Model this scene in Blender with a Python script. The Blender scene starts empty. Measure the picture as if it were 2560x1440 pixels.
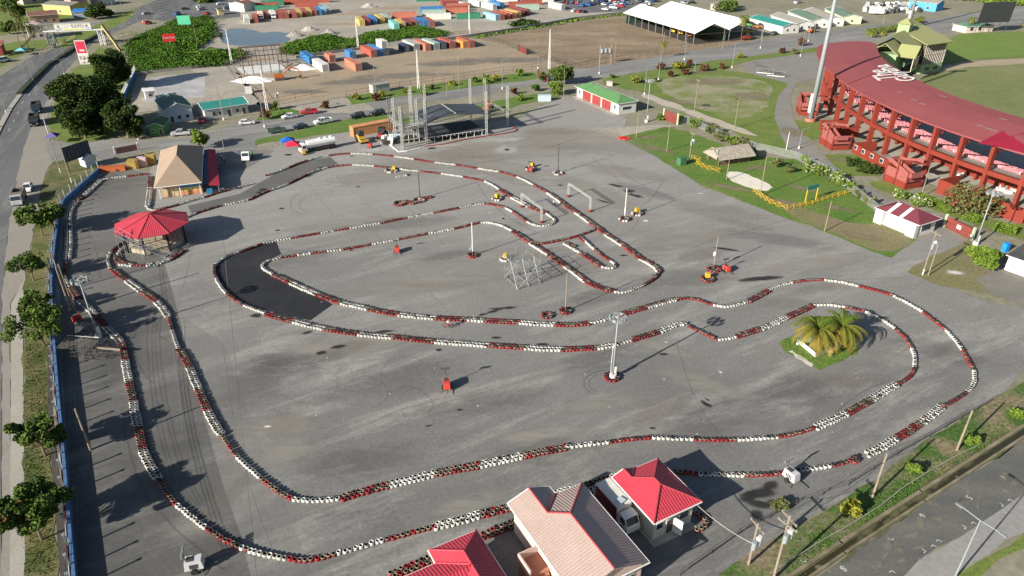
import bpy, math, random
import numpy as np
from mathutils import Vector
sc=bpy.context.scene
COL=sc.collection
R=math.radians
# ---------------- camera, world, sun, exposure ----------------
CH=62.0; PITCH=R(29.6); FPX=1800.0
cam=bpy.data.cameras.new("camera"); camo=bpy.data.objects.new("camera",cam); COL.objects.link(camo)
camo.location=(0,0,CH); camo.rotation_euler=(math.pi/2-PITCH,0,0)
cam.sensor_width=36; cam.lens=FPX/2560*36; cam.clip_start=1; cam.clip_end=4000
sc.camera=camo
SUN_EL=R(23.0); SH_AZ=R(50.8)     # shadows run 50.8 deg clockwise from the view direction
w=bpy.data.worlds.new("World"); sc.world=w; w.use_nodes=True
nt=w.node_tree; bg=nt.nodes["Background"]
sky=nt.nodes.new("ShaderNodeTexSky"); sky.sky_type='NISHITA'; sky.sun_disc=False
sky.sun_elevation=SUN_EL; sky.sun_rotation=SH_AZ+math.pi
sky.air_density=1.0; sky.dust_density=1.2; sky.ozone_density=1.5
nt.links.new(sky.outputs[0],bg.inputs[0]); bg.inputs[1].default_value=0.055
sl=bpy.data.lights.new("sun",'SUN'); sl.energy=5.0; sl.angle=R(0.5); sl.color=(1.0,0.93,0.82)
so=bpy.data.objects.new("sun",sl); COL.objects.link(so)
so.rotation_euler=(math.pi/2-SUN_EL,0,-SH_AZ)
sc.view_settings.view_transform='Standard'; sc.view_settings.look='None'
sc.view_settings.exposure=0.95; sc.view_settings.gamma=1.0
# ---------------- helpers ----------------
RG=np.random.default_rng(7); random.seed(7)
CP,SP=math.cos(PITCH),math.sin(PITCH)
def G(x,y,z=0.0):
    """point at height z seen at photo position (x,y)"""
    dx=(x-1280)/FPX; dy=-(y-720)/FPX
    d=(dx,CP+dy*SP,-SP+dy*CP); t=(CH-z)/-d[2]
    return Vector((d[0]*t,d[1]*t,z))
def HT(bx,by,ty):
    g=G(bx,by); lo,hi=0.0,80.0
    for _ in range(40):
        H=(lo+hi)/2; Z=H-CH
        y=720-FPX*(g.y*SP+Z*CP)/(g.y*CP-Z*SP)
        if y>ty: lo=H
        else: hi=H
    return lo
def ang(a,b): return math.atan2(b[1]-a[1],b[0]-a[0])
def lin(h):
    if isinstance(h,str):
        h=[int(h[i:i+2],16)/255 for i in (0,2,4)]
        return tuple(c/12.92 if c<=.04045 else ((c+.055)/1.055)**2.4 for c in h)
    return tuple(h)
MATS={}
def mat(name,c,rough=.75,metal=0.0,var=.18,ns=1.5,bump=0.0,corr=0.0,spec=.3,c2=None,fine=0.0,emit=None,alpha=None,attr=False,streak=None,cspan=.25,nsf=.35):
    """procedural surface: colour broken by world-space noise, optional ribs (corr), bump, second colour"""
    if name in MATS: return MATS[name]
    m=bpy.data.materials.new(name); m.use_nodes=True; t=m.node_tree; N=t.nodes; L=t.links
    b=N["Principled BSDF"]; b.inputs["Roughness"].default_value=rough; b.inputs["Metallic"].default_value=metal
    b.inputs["Specular IOR Level"].default_value=spec
    c=lin(c); tc=N.new("ShaderNodeTexCoord")
    src=tc.outputs["Object"]
    if streak:
        mp=N.new("ShaderNodeMapping"); mp.inputs["Rotation"].default_value=(0,0,streak[0]); mp.inputs["Scale"].default_value=(streak[1],streak[2],1); L.new(src,mp.inputs[0]); src2=mp.outputs[0]
    else: src2=src
    nz=N.new("ShaderNodeTexNoise"); nz.inputs["Scale"].default_value=ns; nz.inputs["Detail"].default_value=6; nz.inputs["Roughness"].default_value=.62; L.new(src2,nz.inputs["Vector"])
    rmp=N.new("ShaderNodeMapRange"); rmp.inputs[1].default_value=.5-cspan; rmp.inputs[2].default_value=.5+cspan
    L.new(nz.outputs["Fac"],rmp.inputs[0])
    mx=N.new("ShaderNodeMix"); mx.data_type='RGBA'
    L.new(rmp.outputs[0],mx.inputs[0])
    if attr:
        at=N.new("ShaderNodeVertexColor"); at.layer_name="Col"
        d1=N.new("ShaderNodeMix"); d1.data_type='RGBA'; d1.blend_type='MULTIPLY'; d1.inputs[0].default_value=1; L.new(at.outputs[0],d1.inputs[6]); d1.inputs[7].default_value=(1-var,)*3+(1,)
        L.new(d1.outputs[2],mx.inputs[6]); L.new(at.outputs[0],mx.inputs[7])
    else:
        cc=lin(c2) if c2 else tuple(min(1,x*(1+var)) for x in c)
        ca=c if c2 else tuple(x*(1-var) for x in c)
        mx.inputs[6].default_value=(*ca,1); mx.inputs[7].default_value=(*cc,1)
    out=mx.outputs[2]
    if fine:
        n2=N.new("ShaderNodeTexNoise"); n2.inputs["Scale"].default_value=ns*14; n2.inputs["Detail"].default_value=3; L.new(src,n2.inputs["Vector"])
        r2=N.new("ShaderNodeMapRange"); r2.inputs[1].default_value=.3; r2.inputs[2].default_value=.7; r2.inputs[3].default_value=1-fine; r2.inputs[4].default_value=1+fine; L.new(n2.outputs["Fac"],r2.inputs[0])
        m2=N.new("ShaderNodeMix"); m2.data_type='RGBA'; m2.blend_type='MULTIPLY'; m2.inputs[0].default_value=1
        L.new(out,m2.inputs[6]); L.new(r2.outputs[0],m2.inputs[7]); out=m2.outputs[2]
    L.new(out,b.inputs["Base Color"])
    h=None
    if corr:
        uv=N.new("ShaderNodeUVMap"); wv=N.new("ShaderNodeTexWave"); wv.bands_direction='X'; wv.inputs["Scale"].default_value=corr; L.new(uv.outputs[0],wv.inputs[0]); h=wv.outputs["Fac"]; st=.6; dist=.05
        # rib troughs slightly darker in colour, crests slightly lighter
        rr=N.new("ShaderNodeMapRange"); rr.inputs[3].default_value=.90; rr.inputs[4].default_value=1.04; L.new(h,rr.inputs[0])
        m3=N.new("ShaderNodeMix"); m3.data_type='RGBA'; m3.blend_type='MULTIPLY'; m3.inputs[0].default_value=1; L.new(out,m3.inputs[6]); L.new(rr.outputs[0],m3.inputs[7]); L.new(m3.outputs[2],b.inputs["Base Color"])
    elif bump:
        n3=N.new("ShaderNodeTexNoise"); n3.inputs["Scale"].default_value=ns*6; n3.inputs["Detail"].default_value=4; L.new(src,n3.inputs["Vector"]); h=n3.outputs["Fac"]; st=bump; dist=.1
    if h is not None:
        bp=N.new("ShaderNodeBump"); bp.inputs["Strength"].default_value=st; bp.inputs["Distance"].default_value=dist; L.new(h,bp.inputs["Height"]); L.new(bp.outputs[0],b.inputs["Normal"])
    if emit: b.inputs["Emission Color"].default_value=(*lin(emit),1); b.inputs["Emission Strength"].default_value=1
    if alpha=='attr':
        at2=N.new("ShaderNodeAttribute"); at2.attribute_name="fade"
        nn=N.new("ShaderNodeTexNoise"); nn.inputs["Scale"].default_value=nsf; nn.inputs["Detail"].default_value=7; nn.inputs["Roughness"].default_value=.65; L.new(src2,nn.inputs["Vector"])
        ad=N.new("ShaderNodeMath"); ad.operation='MULTIPLY_ADD'; L.new(nn.outputs["Fac"],ad.inputs[0]); ad.inputs[1].default_value=5.0; ad.inputs[2].default_value=-2.5
        a2=N.new("ShaderNodeMath"); a2.operation='MULTIPLY_ADD'; L.new(at2.outputs["Fac"],a2.inputs[0]); a2.inputs[1].default_value=1.6; a2.inputs[2].default_value=-.3
        a3=N.new("ShaderNodeMath"); a3.operation='ADD'; a3.use_clamp=True; L.new(ad.outputs[0],a3.inputs[0]); L.new(a2.outputs[0],a3.inputs[1])
        a4=N.new("ShaderNodeMath"); a4.operation='MULTIPLY'; L.new(a3.outputs[0],a4.inputs[0]); L.new(at2.outputs["Alpha"] if False else at2.outputs["Fac"],a4.inputs[1])
        a5=N.new("ShaderNodeMath"); a5.operation='MINIMUM'; L.new(a4.outputs[0],a5.inputs[0]); a5.inputs[1].default_value=metal if False else 1.0
        a6=N.new("ShaderNodeMath"); a6.operation='MULTIPLY'; L.new(a5.outputs[0],a6.inputs[0]); a6.inputs[1].default_value=1.0; a6.label='opacity'; m["op"]=a6.name
        L.new(a6.outputs[0],b.inputs["Alpha"])
    elif alpha is not None: b.inputs["Alpha"].default_value=alpha
    MATS[name]=m; return m
def asphalt(name,c,pale,dark,rot,lane=True):
    """worn asphalt: paving lanes, broad wear, dust streaks, blotches and grit, all in world metres"""
    m=bpy.data.materials.new(name); m.use_nodes=True; t=m.node_tree; N=t.nodes; L=t.links; b=N["Principled BSDF"]; b.inputs["Roughness"].default_value=.9; b.inputs["Specular IOR Level"].default_value=.2
    tc=N.new("ShaderNodeTexCoord"); cur=None
    def mp(r,sx,sy):
        q=N.new("ShaderNodeMapping"); q.vector_type='TEXTURE'; q.inputs["Rotation"].default_value=(0,0,r); q.inputs["Scale"].default_value=(sx,sy,1); L.new(tc.outputs["Object"],q.inputs[0]); return q.outputs[0]
    def nz(v,s,d=6,r=.6,dis=0):
        n=N.new("ShaderNodeTexNoise"); n.inputs["Scale"].default_value=s; n.inputs["Detail"].default_value=d; n.inputs["Roughness"].default_value=r; n.inputs["Distortion"].default_value=dis; L.new(v,n.inputs["Vector"]); return n.outputs["Fac"]
    def rng(f,a,b_,c_,d): q=N.new("ShaderNodeMapRange"); q.inputs[1].default_value=a; q.inputs[2].default_value=b_; q.inputs[3].default_value=c_; q.inputs[4].default_value=d; L.new(f,q.inputs[0]); return q.outputs[0]
    def mix(f,a,b_,mode='MIX'):
        q=N.new("ShaderNodeMix"); q.data_type='RGBA'; q.blend_type=mode
        if isinstance(f,float): q.inputs[0].default_value=f
        else: L.new(f,q.inputs[0])
        for i,x in((6,a),(7,b_)):
            if isinstance(x,tuple): q.inputs[i].default_value=(*x,1)
            else: L.new(x,q.inputs[i])
        return q.outputs[2]
    w=tc.outputs["Object"]; s1=mp(rot,3.2,1)
    col=mix(rng(nz(s1,.045,7,.62,.6),.38,.62,0,1),dark,c)
    col=mix(rng(nz(mp(rot+.15,5,1),.16,9,.74,.4),.49,.64,0,.9),col,pale)
    col=mix(rng(nz(w,.5,7,.75,.5),.53,.70,0,.6),col,dark)
    if lane:
        br=N.new("ShaderNodeTexBrick"); br.offset=.5; br.inputs["Scale"].default_value=1; br.inputs["Brick Width"].default_value=38; br.inputs["Row Height"].default_value=4.2; br.inputs["Mortar Size"].default_value=.05; br.inputs["Mortar Smooth"].default_value=.6; br.inputs["Color1"].default_value=(.91,.91,.91,1); br.inputs["Color2"].default_value=(1.07,1.065,1.05,1); br.inputs["Mortar"].default_value=(1.12,1.1,1.05,1); L.new(mp(R(-61),1,1),br.inputs["Vector"])
        col=mix(.75,col,br.outputs["Color"],'MULTIPLY')
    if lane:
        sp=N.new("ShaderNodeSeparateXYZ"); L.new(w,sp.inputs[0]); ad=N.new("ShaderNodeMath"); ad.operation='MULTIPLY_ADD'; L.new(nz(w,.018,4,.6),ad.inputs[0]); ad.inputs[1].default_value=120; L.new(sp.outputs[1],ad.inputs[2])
        col=mix(rng(ad.outputs[0],95,230,0,.82),col,pale)      # dust toward the stage, plus lens vignetting painted in as a darker near end
    f=rng(nz(w,2.3,4,.8),.3,.7,.82,1.18); col=mix(1.0,col,f,'MULTIPLY'); f=rng(nz(s1,7,3,.8),.3,.7,.86,1.14); col=mix(1.0,col,f,'MULTIPLY')
    L.new(col,b.inputs["Base Color"]); MATS[name]=m; return m
class MB:
    """collects shapes, then links them as one mesh object"""
    def __init__(s): s.v=[]; s.f=[]; s.m=[]; s.k=0
    def add(s,vs,fs):
        o=len(s.v); s.v+= [tuple(x) for x in vs]; s.f+=[tuple(i+o for i in f) for f in fs]; s.m+=[s.k]*len(fs); return s
    def mi(s,k): s.k=k; return s
    def box(s,cx,cy,z0,sx,sy,sz,rot=0.0,taper=1.0):
        c,n=math.cos(rot),math.sin(rot); vs=[]
        for z,t in((z0,1),(z0+sz,taper)):
            for a,b in((-.5,-.5),(.5,-.5),(.5,.5),(-.5,.5)):
                x,y=a*sx*t,b*sy*t; vs.append((cx+x*c-y*n,cy+x*n+y*c,z))
        return s.add(vs,[(3,2,1,0),(4,5,6,7),(0,1,5,4),(1,2,6,5),(2,3,7,6),(3,0,4,7)])
    def bb(s,x0,y0,z0,x1,y1,z1): return s.box((x0+x1)/2,(y0+y1)/2,z0,abs(x1-x0),abs(y1-y0),z1-z0)
    def tube(s,a,b,r,r2=None,n=6,caps=True):
        a=Vector(a);b=Vector(b);d=b-a
        if d.length<1e-6: return s
        r2=r if r2 is None else r2; q=d.to_track_quat('Z','Y'); vs=[]
        for p,rr in((a,r),(b,r2)):
            for i in range(n):
                t=2*math.pi*i/n; vs.append(p+q@Vector((rr*math.cos(t),rr*math.sin(t),0)))
        fs=[(i,(i+1)%n,n+(i+1)%n,n+i) for i in range(n)]
        if caps: fs+=[tuple(range(n-1,-1,-1)),tuple(range(n,2*n))]
        return s.add(vs,fs)
    def path(s,pts,r,n=5):
        for a,b in zip(pts,pts[1:]): s.tube(a,b,r,n=n)
        return s
    def prism(s,poly,z0,z1):
        n=len(poly); vs=[(x,y,z0) for x,y in poly]+[(x,y,z1) for x,y in poly]
        return s.add(vs,[tuple(range(n-1,-1,-1)),tuple(range(n,2*n))]+[(i,(i+1)%n,n+(i+1)%n,n+i) for i in range(n)])
    def slab(s,vs,t=.08):
        """planar face given thickness t downward"""
        vs=[Vector(v) for v in vs]; n=len(vs); nn=(vs[1]-vs[0]).cross(vs[2]-vs[0]).normalized()
        if nn.z<0: vs.reverse(); nn=-nn
        lo=[v-nn*t for v in vs]
        return s.add(vs+lo,[tuple(range(n)),tuple(range(2*n-1,n-1,-1))]+[(i,n+i,n+(i+1)%n,(i+1)%n) for i in range(n)])
    def extr(s,prof,x0,x1,axis='y'):
        """profile in (y|x, z) swept along the other axis"""
        n=len(prof); 
        if axis=='y': vs=[(p,x0,z) for p,z in prof]+[(p,x1,z) for p,z in prof]
        else: vs=[(x0,p,z) for p,z in prof]+[(x1,p,z) for p,z in prof]
        return s.add(vs,[tuple(range(n)),tuple(range(2*n-1,n-1,-1))]+[(i,n+i,n+(i+1)%n,(i+1)%n) for i in range(n)])
    def cyl(s,cx,cy,z0,h,r,n=12,r2=None): return s.tube((cx,cy,z0),(cx,cy,z0+h),r,r2,n)
    def wheel(s,x,y,z,r,wd,n=12): return s.tube((x,y-wd/2,z),(x,y+wd/2,z),r,n=n)
    def ball(s,c,r,n=8,sz=1.0):
        vs=[];fs=[]; m=n//2+1
        for j in range(m+1):
            th=math.pi*j/m
            for i in range(n):
                p=2*math.pi*i/n; vs.append((c[0]+r*math.sin(th)*math.cos(p),c[1]+r*math.sin(th)*math.sin(p),c[2]+r*sz*math.cos(th)))
        for j in range(m):
            for i in range(n): fs.append((j*n+i,j*n+(i+1)%n,(j+1)*n+(i+1)%n,(j+1)*n+i))
        return s.add(vs,fs)
    def mesh(s,name,mats):
        me=bpy.data.meshes.new(name); me.from_pydata(s.v,[],s.f)
        for m in (mats if isinstance(mats,(list,tuple)) else [mats]): me.materials.append(m)
        me.polygons.foreach_set("material_index",s.m)
        autouv(me); me.update(); return me
    def build(s,name,mats,parent=None,loc=None,rz=None,smooth=False):
        me=s.mesh(name,mats); o=bpy.data.objects.new(name,me); COL.objects.link(o)
        if smooth: me.polygons.foreach_set("use_smooth",[True]*len(me.polygons))
        if parent: o.parent=parent
        if loc is not None: o.location=loc
        if rz is not None: o.rotation_euler=(0,0,rz)
        return o
def autouv(me):
    nl=len(me.loops); nv=len(me.vertices); npl=len(me.polygons)
    if not npl: return
    co=np.empty(nv*3); me.vertices.foreach_get("co",co); co=co.reshape(-1,3)
    nr=np.empty(npl*3); me.polygons.foreach_get("normal",nr); nr=nr.reshape(-1,3)
    ls=np.empty(npl,dtype=int); lt=np.empty(npl,dtype=int); me.polygons.foreach_get("loop_start",ls); me.polygons.foreach_get("loop_total",lt)
    vi=np.empty(nl,dtype=int); me.loops.foreach_get("vertex_index",vi)
    pf=np.repeat(np.arange(npl),lt); n=nr[pf]
    u=np.stack([-n[:,1],n[:,0],np.zeros(nl)],1); l=np.linalg.norm(u,axis=1); flat=l<.05
    u[flat]=(1,0,0); l[flat]=1; u/=l[:,None]; v=np.cross(n,u); p=co[vi]
    uv=np.stack([(p*u).sum(1),(p*v).sum(1)],1).astype(np.float32)
    lay=me.uv_layers.new(name="UVMap"); lay.data.foreach_set("uv",uv.ravel())
def tag(o,label=None,cat=None,group=None,kind=None):
    if label: o["label"]=label
    if cat: o["category"]=cat
    if group: o["group"]=group
    if kind: o["kind"]=kind
    return o
def thing(name,label,cat,loc=(0,0,0),rz=0.0,group=None,kind=None):
    o=bpy.data.objects.new(name,None); COL.objects.link(o); o.location=loc; o.rotation_euler=(0,0,rz); o.empty_display_size=.5
    return tag(o,label,cat,group,kind)
def dup(root,loc,rz,label=None,group=None,scale=None):
    r=root.copy(); COL.objects.link(r); r.location=loc; r.rotation_euler=(0,0,rz)
    if label: r["label"]=label
    if group: r["group"]=group
    if scale: r.scale=scale
    for ch in list(root.children):
        c=ch.copy(); COL.objects.link(c); c.parent=r
        for g in ch.children:
            d=g.copy(); COL.objects.link(d); d.parent=c
    return r
def struct(o): o["kind"]="structure"; return o
# flat sheets on the ground, each a few mm above the one below
def chaikin(p,k=1,closed=True):
    for _ in range(k):
        q=[]; n=len(p)
        for i in range(n if closed else n-1):
            a,b=p[i],p[(i+1)%n]; q+=[a*.75+b*.25,a*.25+b*.75]
        p=q
    return p
def edge_pts(px,smooth=0,jit=0.0,step=3.0,seed=0):
    p=[Vector(G(*q)[:2]) for q in px]
    if smooth: p=chaikin(p,smooth)
    if jit:
        r=np.random.default_rng(seed+len(px)); out=[]
        for i in range(len(p)):
            a,b=p[i],p[(i+1)%len(p)]; n=max(1,int((b-a).length/step))
            for k in range(n):
                q=a.lerp(b,k/n); out.append(q+Vector(r.normal(0,jit,2)))
        p=out
    return p
def sheet(name,px,m,lev,smooth=0,jit=0.0,step=3.0,label=None,kind="structure",world=None):
    p=world or edge_pts(px,smooth,jit,step,seed=int(lev*10))
    import mathutils
    mb=MB(); z=.004*lev
    tri=mathutils.geometry.tessellate_polygon([[Vector((q[0],q[1],0)) for q in p]])
    a=sum(p[i][0]*p[(i+1)%len(p)][1]-p[(i+1)%len(p)][0]*p[i][1] for i in range(len(p)))
    vs=[(q[0],q[1],z) for q in p]; fs=[]
    for t in tri:
        x=[vs[i] for i in t]; cr=(x[1][0]-x[0][0])*(x[2][1]-x[0][1])-(x[1][1]-x[0][1])*(x[2][0]-x[0][0])
        fs.append(t if cr>0 else t[::-1])
    mb.add(vs,fs); o=mb.build(name,m)
    o["kind"]=kind
    if label: o["label"]=label
    return o
def ribbon(pts,w,z,mb):
    pts=[Vector((p[0],p[1])) for p in pts]; L=[];Rr=[]
    for i,p in enumerate(pts):
        d=(pts[min(i+1,len(pts)-1)]-pts[max(i-1,0)]); d.normalize(); n=Vector((-d.y,d.x))*w/2; L.append(p+n); Rr.append(p-n)
    vs=[(q.x,q.y,z) for q in L]+[(q.x,q.y,z) for q in Rr]; n=len(pts)
    mb.add(vs,[(n+i,n+i+1,i+1,i) for i in range(n-1)])
def decals(name,items,m,lev,opacity=None):
    """soft-edged stains: each item = (px, py, rx metres, ry metres, angle) ; fade attribute 1 in the middle, 0 at the rim"""
    vs=[];fs=[];fa=[]
    for k,(x,y,rx,ry,an) in enumerate(items):
        c=G(x,y); o=len(vs); z=.004*lev+.0012*(k%6); ca,sa=math.cos(an),math.sin(an)
        vs.append((c.x,c.y,z)); fa.append(1.0); n=24; r=np.random.default_rng(k+int(lev)*31)
        rad=1+.3*np.cumsum(r.normal(0,.5,n))/3; rad-=np.linspace(0,rad[-1]-rad[0],n)
        for j,(q,a) in enumerate(((.45,.85),(.75,.45),(1.05,0.0))):
            for i in range(n):
                t=2*math.pi*i/n; X=rx*q*math.cos(t)*rad[i];Y=ry*q*math.sin(t)*rad[i]
                vs.append((c.x+X*ca-Y*sa,c.y+X*sa+Y*ca,z)); fa.append(a)
        for i in range(n):
            fs.append((o,o+1+i,o+1+(i+1)%n))
            for j in range(2):
                a=o+1+j*n; b=a+n; fs.append((a+i,b+i,b+(i+1)%n,a+(i+1)%n))
    me=bpy.data.meshes.new(name); me.from_pydata(vs,[],fs); me.materials.append(m)
    at=me.attributes.new("fade",'FLOAT','POINT'); at.data.foreach_set("value",fa)
    o=bpy.data.objects.new(name,me); COL.objects.link(o); o["kind"]="structure"; return o
# ---------------- ground and roads ----------------
m_ground=mat("dry_ground",(.255,.235,.185),var=.2,ns=.05,c2=(.17,.17,.10),fine=.2,rough=.95,cspan=.2)
mb=MB(); mb.add([(-1500,-300,0),(1500,-300,0),(1500,2600,0),(-1500,2600,0)],[(0,1,2,3)]); struct(mb.build("ground",m_ground))
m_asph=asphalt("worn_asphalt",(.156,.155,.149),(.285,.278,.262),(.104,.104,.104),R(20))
m_asph2=asphalt("street_asphalt",(.135,.138,.142),(.205,.203,.195),(.10,.102,.106),R(-75),False)
m_asph3=asphalt("pale_street_asphalt",(.215,.212,.203),(.285,.278,.262),(.165,.165,.162),R(15),False)
m_dark=mat("fresh_asphalt",(.020,.021,.025),var=.25,ns=.4,fine=.2,rough=.8)
m_grass=mat("mown_grass",(.085,.15,.022),c2=(.165,.19,.05),ns=.16,fine=.28,rough=.95,bump=.3,cspan=.22)
m_grassb=mat("bright_grass",(.06,.145,.016),c2=(.135,.18,.04),ns=.12,fine=.28,rough=.95,bump=.3)
m_dirt=mat("bare_dirt",(.34,.26,.18),c2=(.235,.205,.15),ns=.07,fine=.12,rough=.95,cspan=.2)
m_gravel=mat("grey_gravel",(.37,.335,.275),c2=(.25,.235,.20),ns=.05,fine=.15,rough=.95,cspan=.2)
m_brown=mat("brown_field",(.165,.12,.078),c2=(.28,.215,.145),ns=.06,fine=.3,rough=.95,cspan=.2,streak=(R(10),.6,1.4))
m_conc=mat("pale_concrete",(.36,.34,.30),c2=(.28,.265,.235),ns=.2,fine=.08,rough=.9)
m_sand=mat("white_sand",(.62,.58,.50),var=.12,ns=.3,fine=.08,rough=.95,bump=.3)
m_water=mat("puddle_water",(.10,.13,.16),var=.15,ns=.05,rough=.12,spec=.5)
m_field=mat("cricket_field",(.12,.155,.045),c2=(.185,.19,.085),ns=.035,fine=.12,rough=.95,cspan=.16)
m_outf=mat("outfield_bank",(.11,.18,.03),c2=(.15,.205,.045),ns=.06,fine=.15,rough=.95)
m_white=mat("road_paint",(.50,.50,.48),var=.3,ns=2)
m_kerb=mat("kerb_concrete",(.38,.36,.32),var=.2,ns=.8)
# far container yard and car parks
sheet("gravel_yard",[(500,95),(560,50),(620,-60),(1700,-60),(1600,20),(1480,48),(1300,62),(1190,95),(1150,103),(1100,112),(900,140),(700,165),(500,205),(470,170)],m_gravel,1,jit=.6)
sheet("parking_lot",[(1290,-30),(1740,-30),(1640,5),(1575,28),(1470,32),(1400,25)],m_asph2,2)
sheet("dirt_yard",[(590,178),(700,168),(900,140),(1100,112),(1190,97),(1250,100),(1260,112),(1420,165),(1370,172),(1210,195),(860,240),(655,270),(640,240),(600,200)],m_dirt,3,jit=.4)
sheet("brown_field",[(1190,97),(1560,38),(1700,85),(1800,96),(1890,92),(1900,98),(1750,125),(1440,173),(1270,112)],m_brown,4,jit=.3)
sheet("gravel_yard",[(345,195),(520,180),(565,165),(600,185),(640,240),(655,270),(640,262),(470,262),(330,285),(322,250)],m_gravel,3,jit=.4)
sheet("concrete_slab",[(380,195),(513,183),(512,242),(420,250),(358,256),(362,240)],mat("stained_slab",(.42,.42,.42),c2=(.30,.30,.30),ns=.12,cspan=.12),5)
sheet("concrete_slab",[(590,170),(690,152),(722,178),(612,188)],mat("site_slab",(.55,.55,.53),var=.1,ns=.3),6)
sheet("puddle",[(545,95),(560,72),(610,70),(640,76),(655,82),(700,78),(730,88),(722,103),(690,112),(620,115),(560,112)],m_water,5,smooth=2,jit=.5)
# highway on the left
sheet("highway",[(-500,1500),(3,1500),(3,1080),(6,760),(14,640),(22,560),(38,470),(62,360),(80,315),(112,262),(150,195),(195,142),(232,108),(275,86),(330,62),(360,48),(420,52),(560,46),(600,42),(600,0),(560,-30),(450,-30),(380,5),(300,36),(230,70),(150,103),(90,135),(0,190),(-300,330)],m_asph2,7)
sheet("road_shoulder",[(3,1500),(3,1080),(6,760),(14,640),(22,560),(38,470),(62,360),(80,315),(112,262),(150,195),(178,168),(150,238),(128,262),(118,300),(118,340),(122,370),(135,400),(112,432),(103,480),(82,600),(60,700),(28,760),(27,1080),(24,1500)],mat("shoulder_dirt",(.27,.25,.215),c2=(.22,.205,.18),ns=.15,fine=.1,rough=.95),8,jit=.15)
sheet("pavement",[(24,1500),(27,1080),(28,760),(60,700),(72,640),(60,720),(57,800),(60,1080),(64,1500)],m_conc,9)
sheet("grass_verge",[(64,1500),(60,1080),(57,800),(60,700),(78,620),(85,560),(100,480),(112,440),(130,405),(180,398),(240,395),(250,425),(160,510),(148,560),(128,720),(122,860),(125,1080),(150,1500)],mat("verge_grass",(.06,.085,.018),c2=(.15,.135,.06),ns=.25,fine=.35,rough=.95,cspan=.12,bump=.4),10,jit=.2)
sheet("grass_verge",[(150,240),(178,175),(215,150),(250,118),(300,130),(330,190),(325,250),(310,300),(285,345),(180,362),(125,345),(120,300)],m_grass,9,jit=.3)
# side street and the yards that front it
sheet("side_street",[(118,345),(140,352),(200,362),(280,345),(350,352),(480,345),(560,318),(640,302),(700,300),(760,283),(830,272),(900,252),(1060,228),(1280,200),(1430,176),(1750,126),(1900,100),(2040,80),(2300,50),(2560,15),(2560,60),(2060,115),(1960,130),(1780,152),(1660,170),(1500,197),(1440,210),(1330,215),(1200,240),(1000,262),(940,282),(780,315),(700,335),(645,348),(640,372),(560,372),(390,372),(300,392),(262,402),(240,395),(180,398),(132,405),(118,380)],m_asph3,11)
sheet("gravel_track",[(850,243),(905,250),(935,275),(860,283),(770,284),(690,272),(650,268),(655,262),(760,255)],m_gravel,12,jit=.3)
sheet("grass_verge",[(640,350),(700,337),(780,318),(940,284),(960,276),(970,300),(1050,290),(1060,320),(940,352),(860,332),(780,340),(640,362)],m_grassb,13,jit=.2)
sheet("grass_verge",[(868,243),(1000,222),(1200,195),(1330,180),(1345,198),(1200,215),(1000,243),(880,262)],m_grassb,13,jit=.3)
sheet("grass_verge",[(640,300),(660,272),(700,268),(770,280),(760,284),(700,298)],m_grassb,13,jit=.3)
sheet("grass_verge",[(1045,292),(1200,262),(1300,240),(1420,225),(1390,245),(1300,262),(1260,275),(1060,300)],m_grassb,13,jit=.3)
sheet("grass_verge",[(1505,197),(1660,172),(1780,153),(1960,131),(2040,120),(2045,128),(1890,150),(1850,160),(1810,175),(1960,195),(1965,210),(1950,240),(1975,300),(2010,360),(1990,400),(1860,345),(1740,280),(1620,235),(1510,210)],m_grass,12,jit=.4)
sheet("worn_lawn",[(1640,195),(1790,185),(1930,205),(1935,230),(1900,290),(1820,300),(1740,270),(1650,228)],mat("worn_lawn",(.27,.245,.17),c2=(.13,.175,.04),ns=.1,fine=.2,rough=.95,cspan=.12),13,smooth=2,jit=.6)
sheet("sand_strip",[(1600,235),(1640,240),(1720,272),(1800,300),(1880,330),(1900,345),(1840,332),(1760,300),(1680,270),(1610,246)],mat("pale_sand",(.40,.36,.29),var=.15,ns=.2,fine=.12),14,smooth=1,jit=.4)
# the big asphalt yard
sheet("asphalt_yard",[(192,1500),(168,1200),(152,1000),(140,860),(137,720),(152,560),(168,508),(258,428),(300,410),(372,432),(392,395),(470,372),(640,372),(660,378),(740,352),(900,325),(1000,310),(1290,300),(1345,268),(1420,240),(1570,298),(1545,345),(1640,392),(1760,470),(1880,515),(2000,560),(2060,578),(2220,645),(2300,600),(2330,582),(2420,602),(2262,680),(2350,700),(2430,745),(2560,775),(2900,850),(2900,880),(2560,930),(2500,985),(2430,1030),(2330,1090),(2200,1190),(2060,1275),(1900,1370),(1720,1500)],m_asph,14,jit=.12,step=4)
m_yd=mat("pale_concrete_yard",(.21,.205,.20),c2=(.27,.262,.25),ns=.05,fine=.06,streak=(R(-30),.5,1.5),alpha='attr',rough=.9)
sheet("concrete_path",[(1290,330),(1545,345),(1640,322),(1720,315),(1660,312),(1560,318),(1440,322)],m_gravel,15,jit=.3)
sheet("roadside_green",[(-60,120),(40,104),(110,98),(130,112),(60,135),(0,165),(-60,180)],m_grass,8,jit=.6)
sheet("roadside_green",[(130,100),(200,80),(290,40),(340,20),(330,45),(280,70),(215,100),(160,122)],m_grass,8,jit=.6)
sheet("roadside_green",[(-60,0),(120,-10),(260,-12),(220,30),(130,60),(40,80),(-60,100)],m_grass,4,jit=1)
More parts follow.
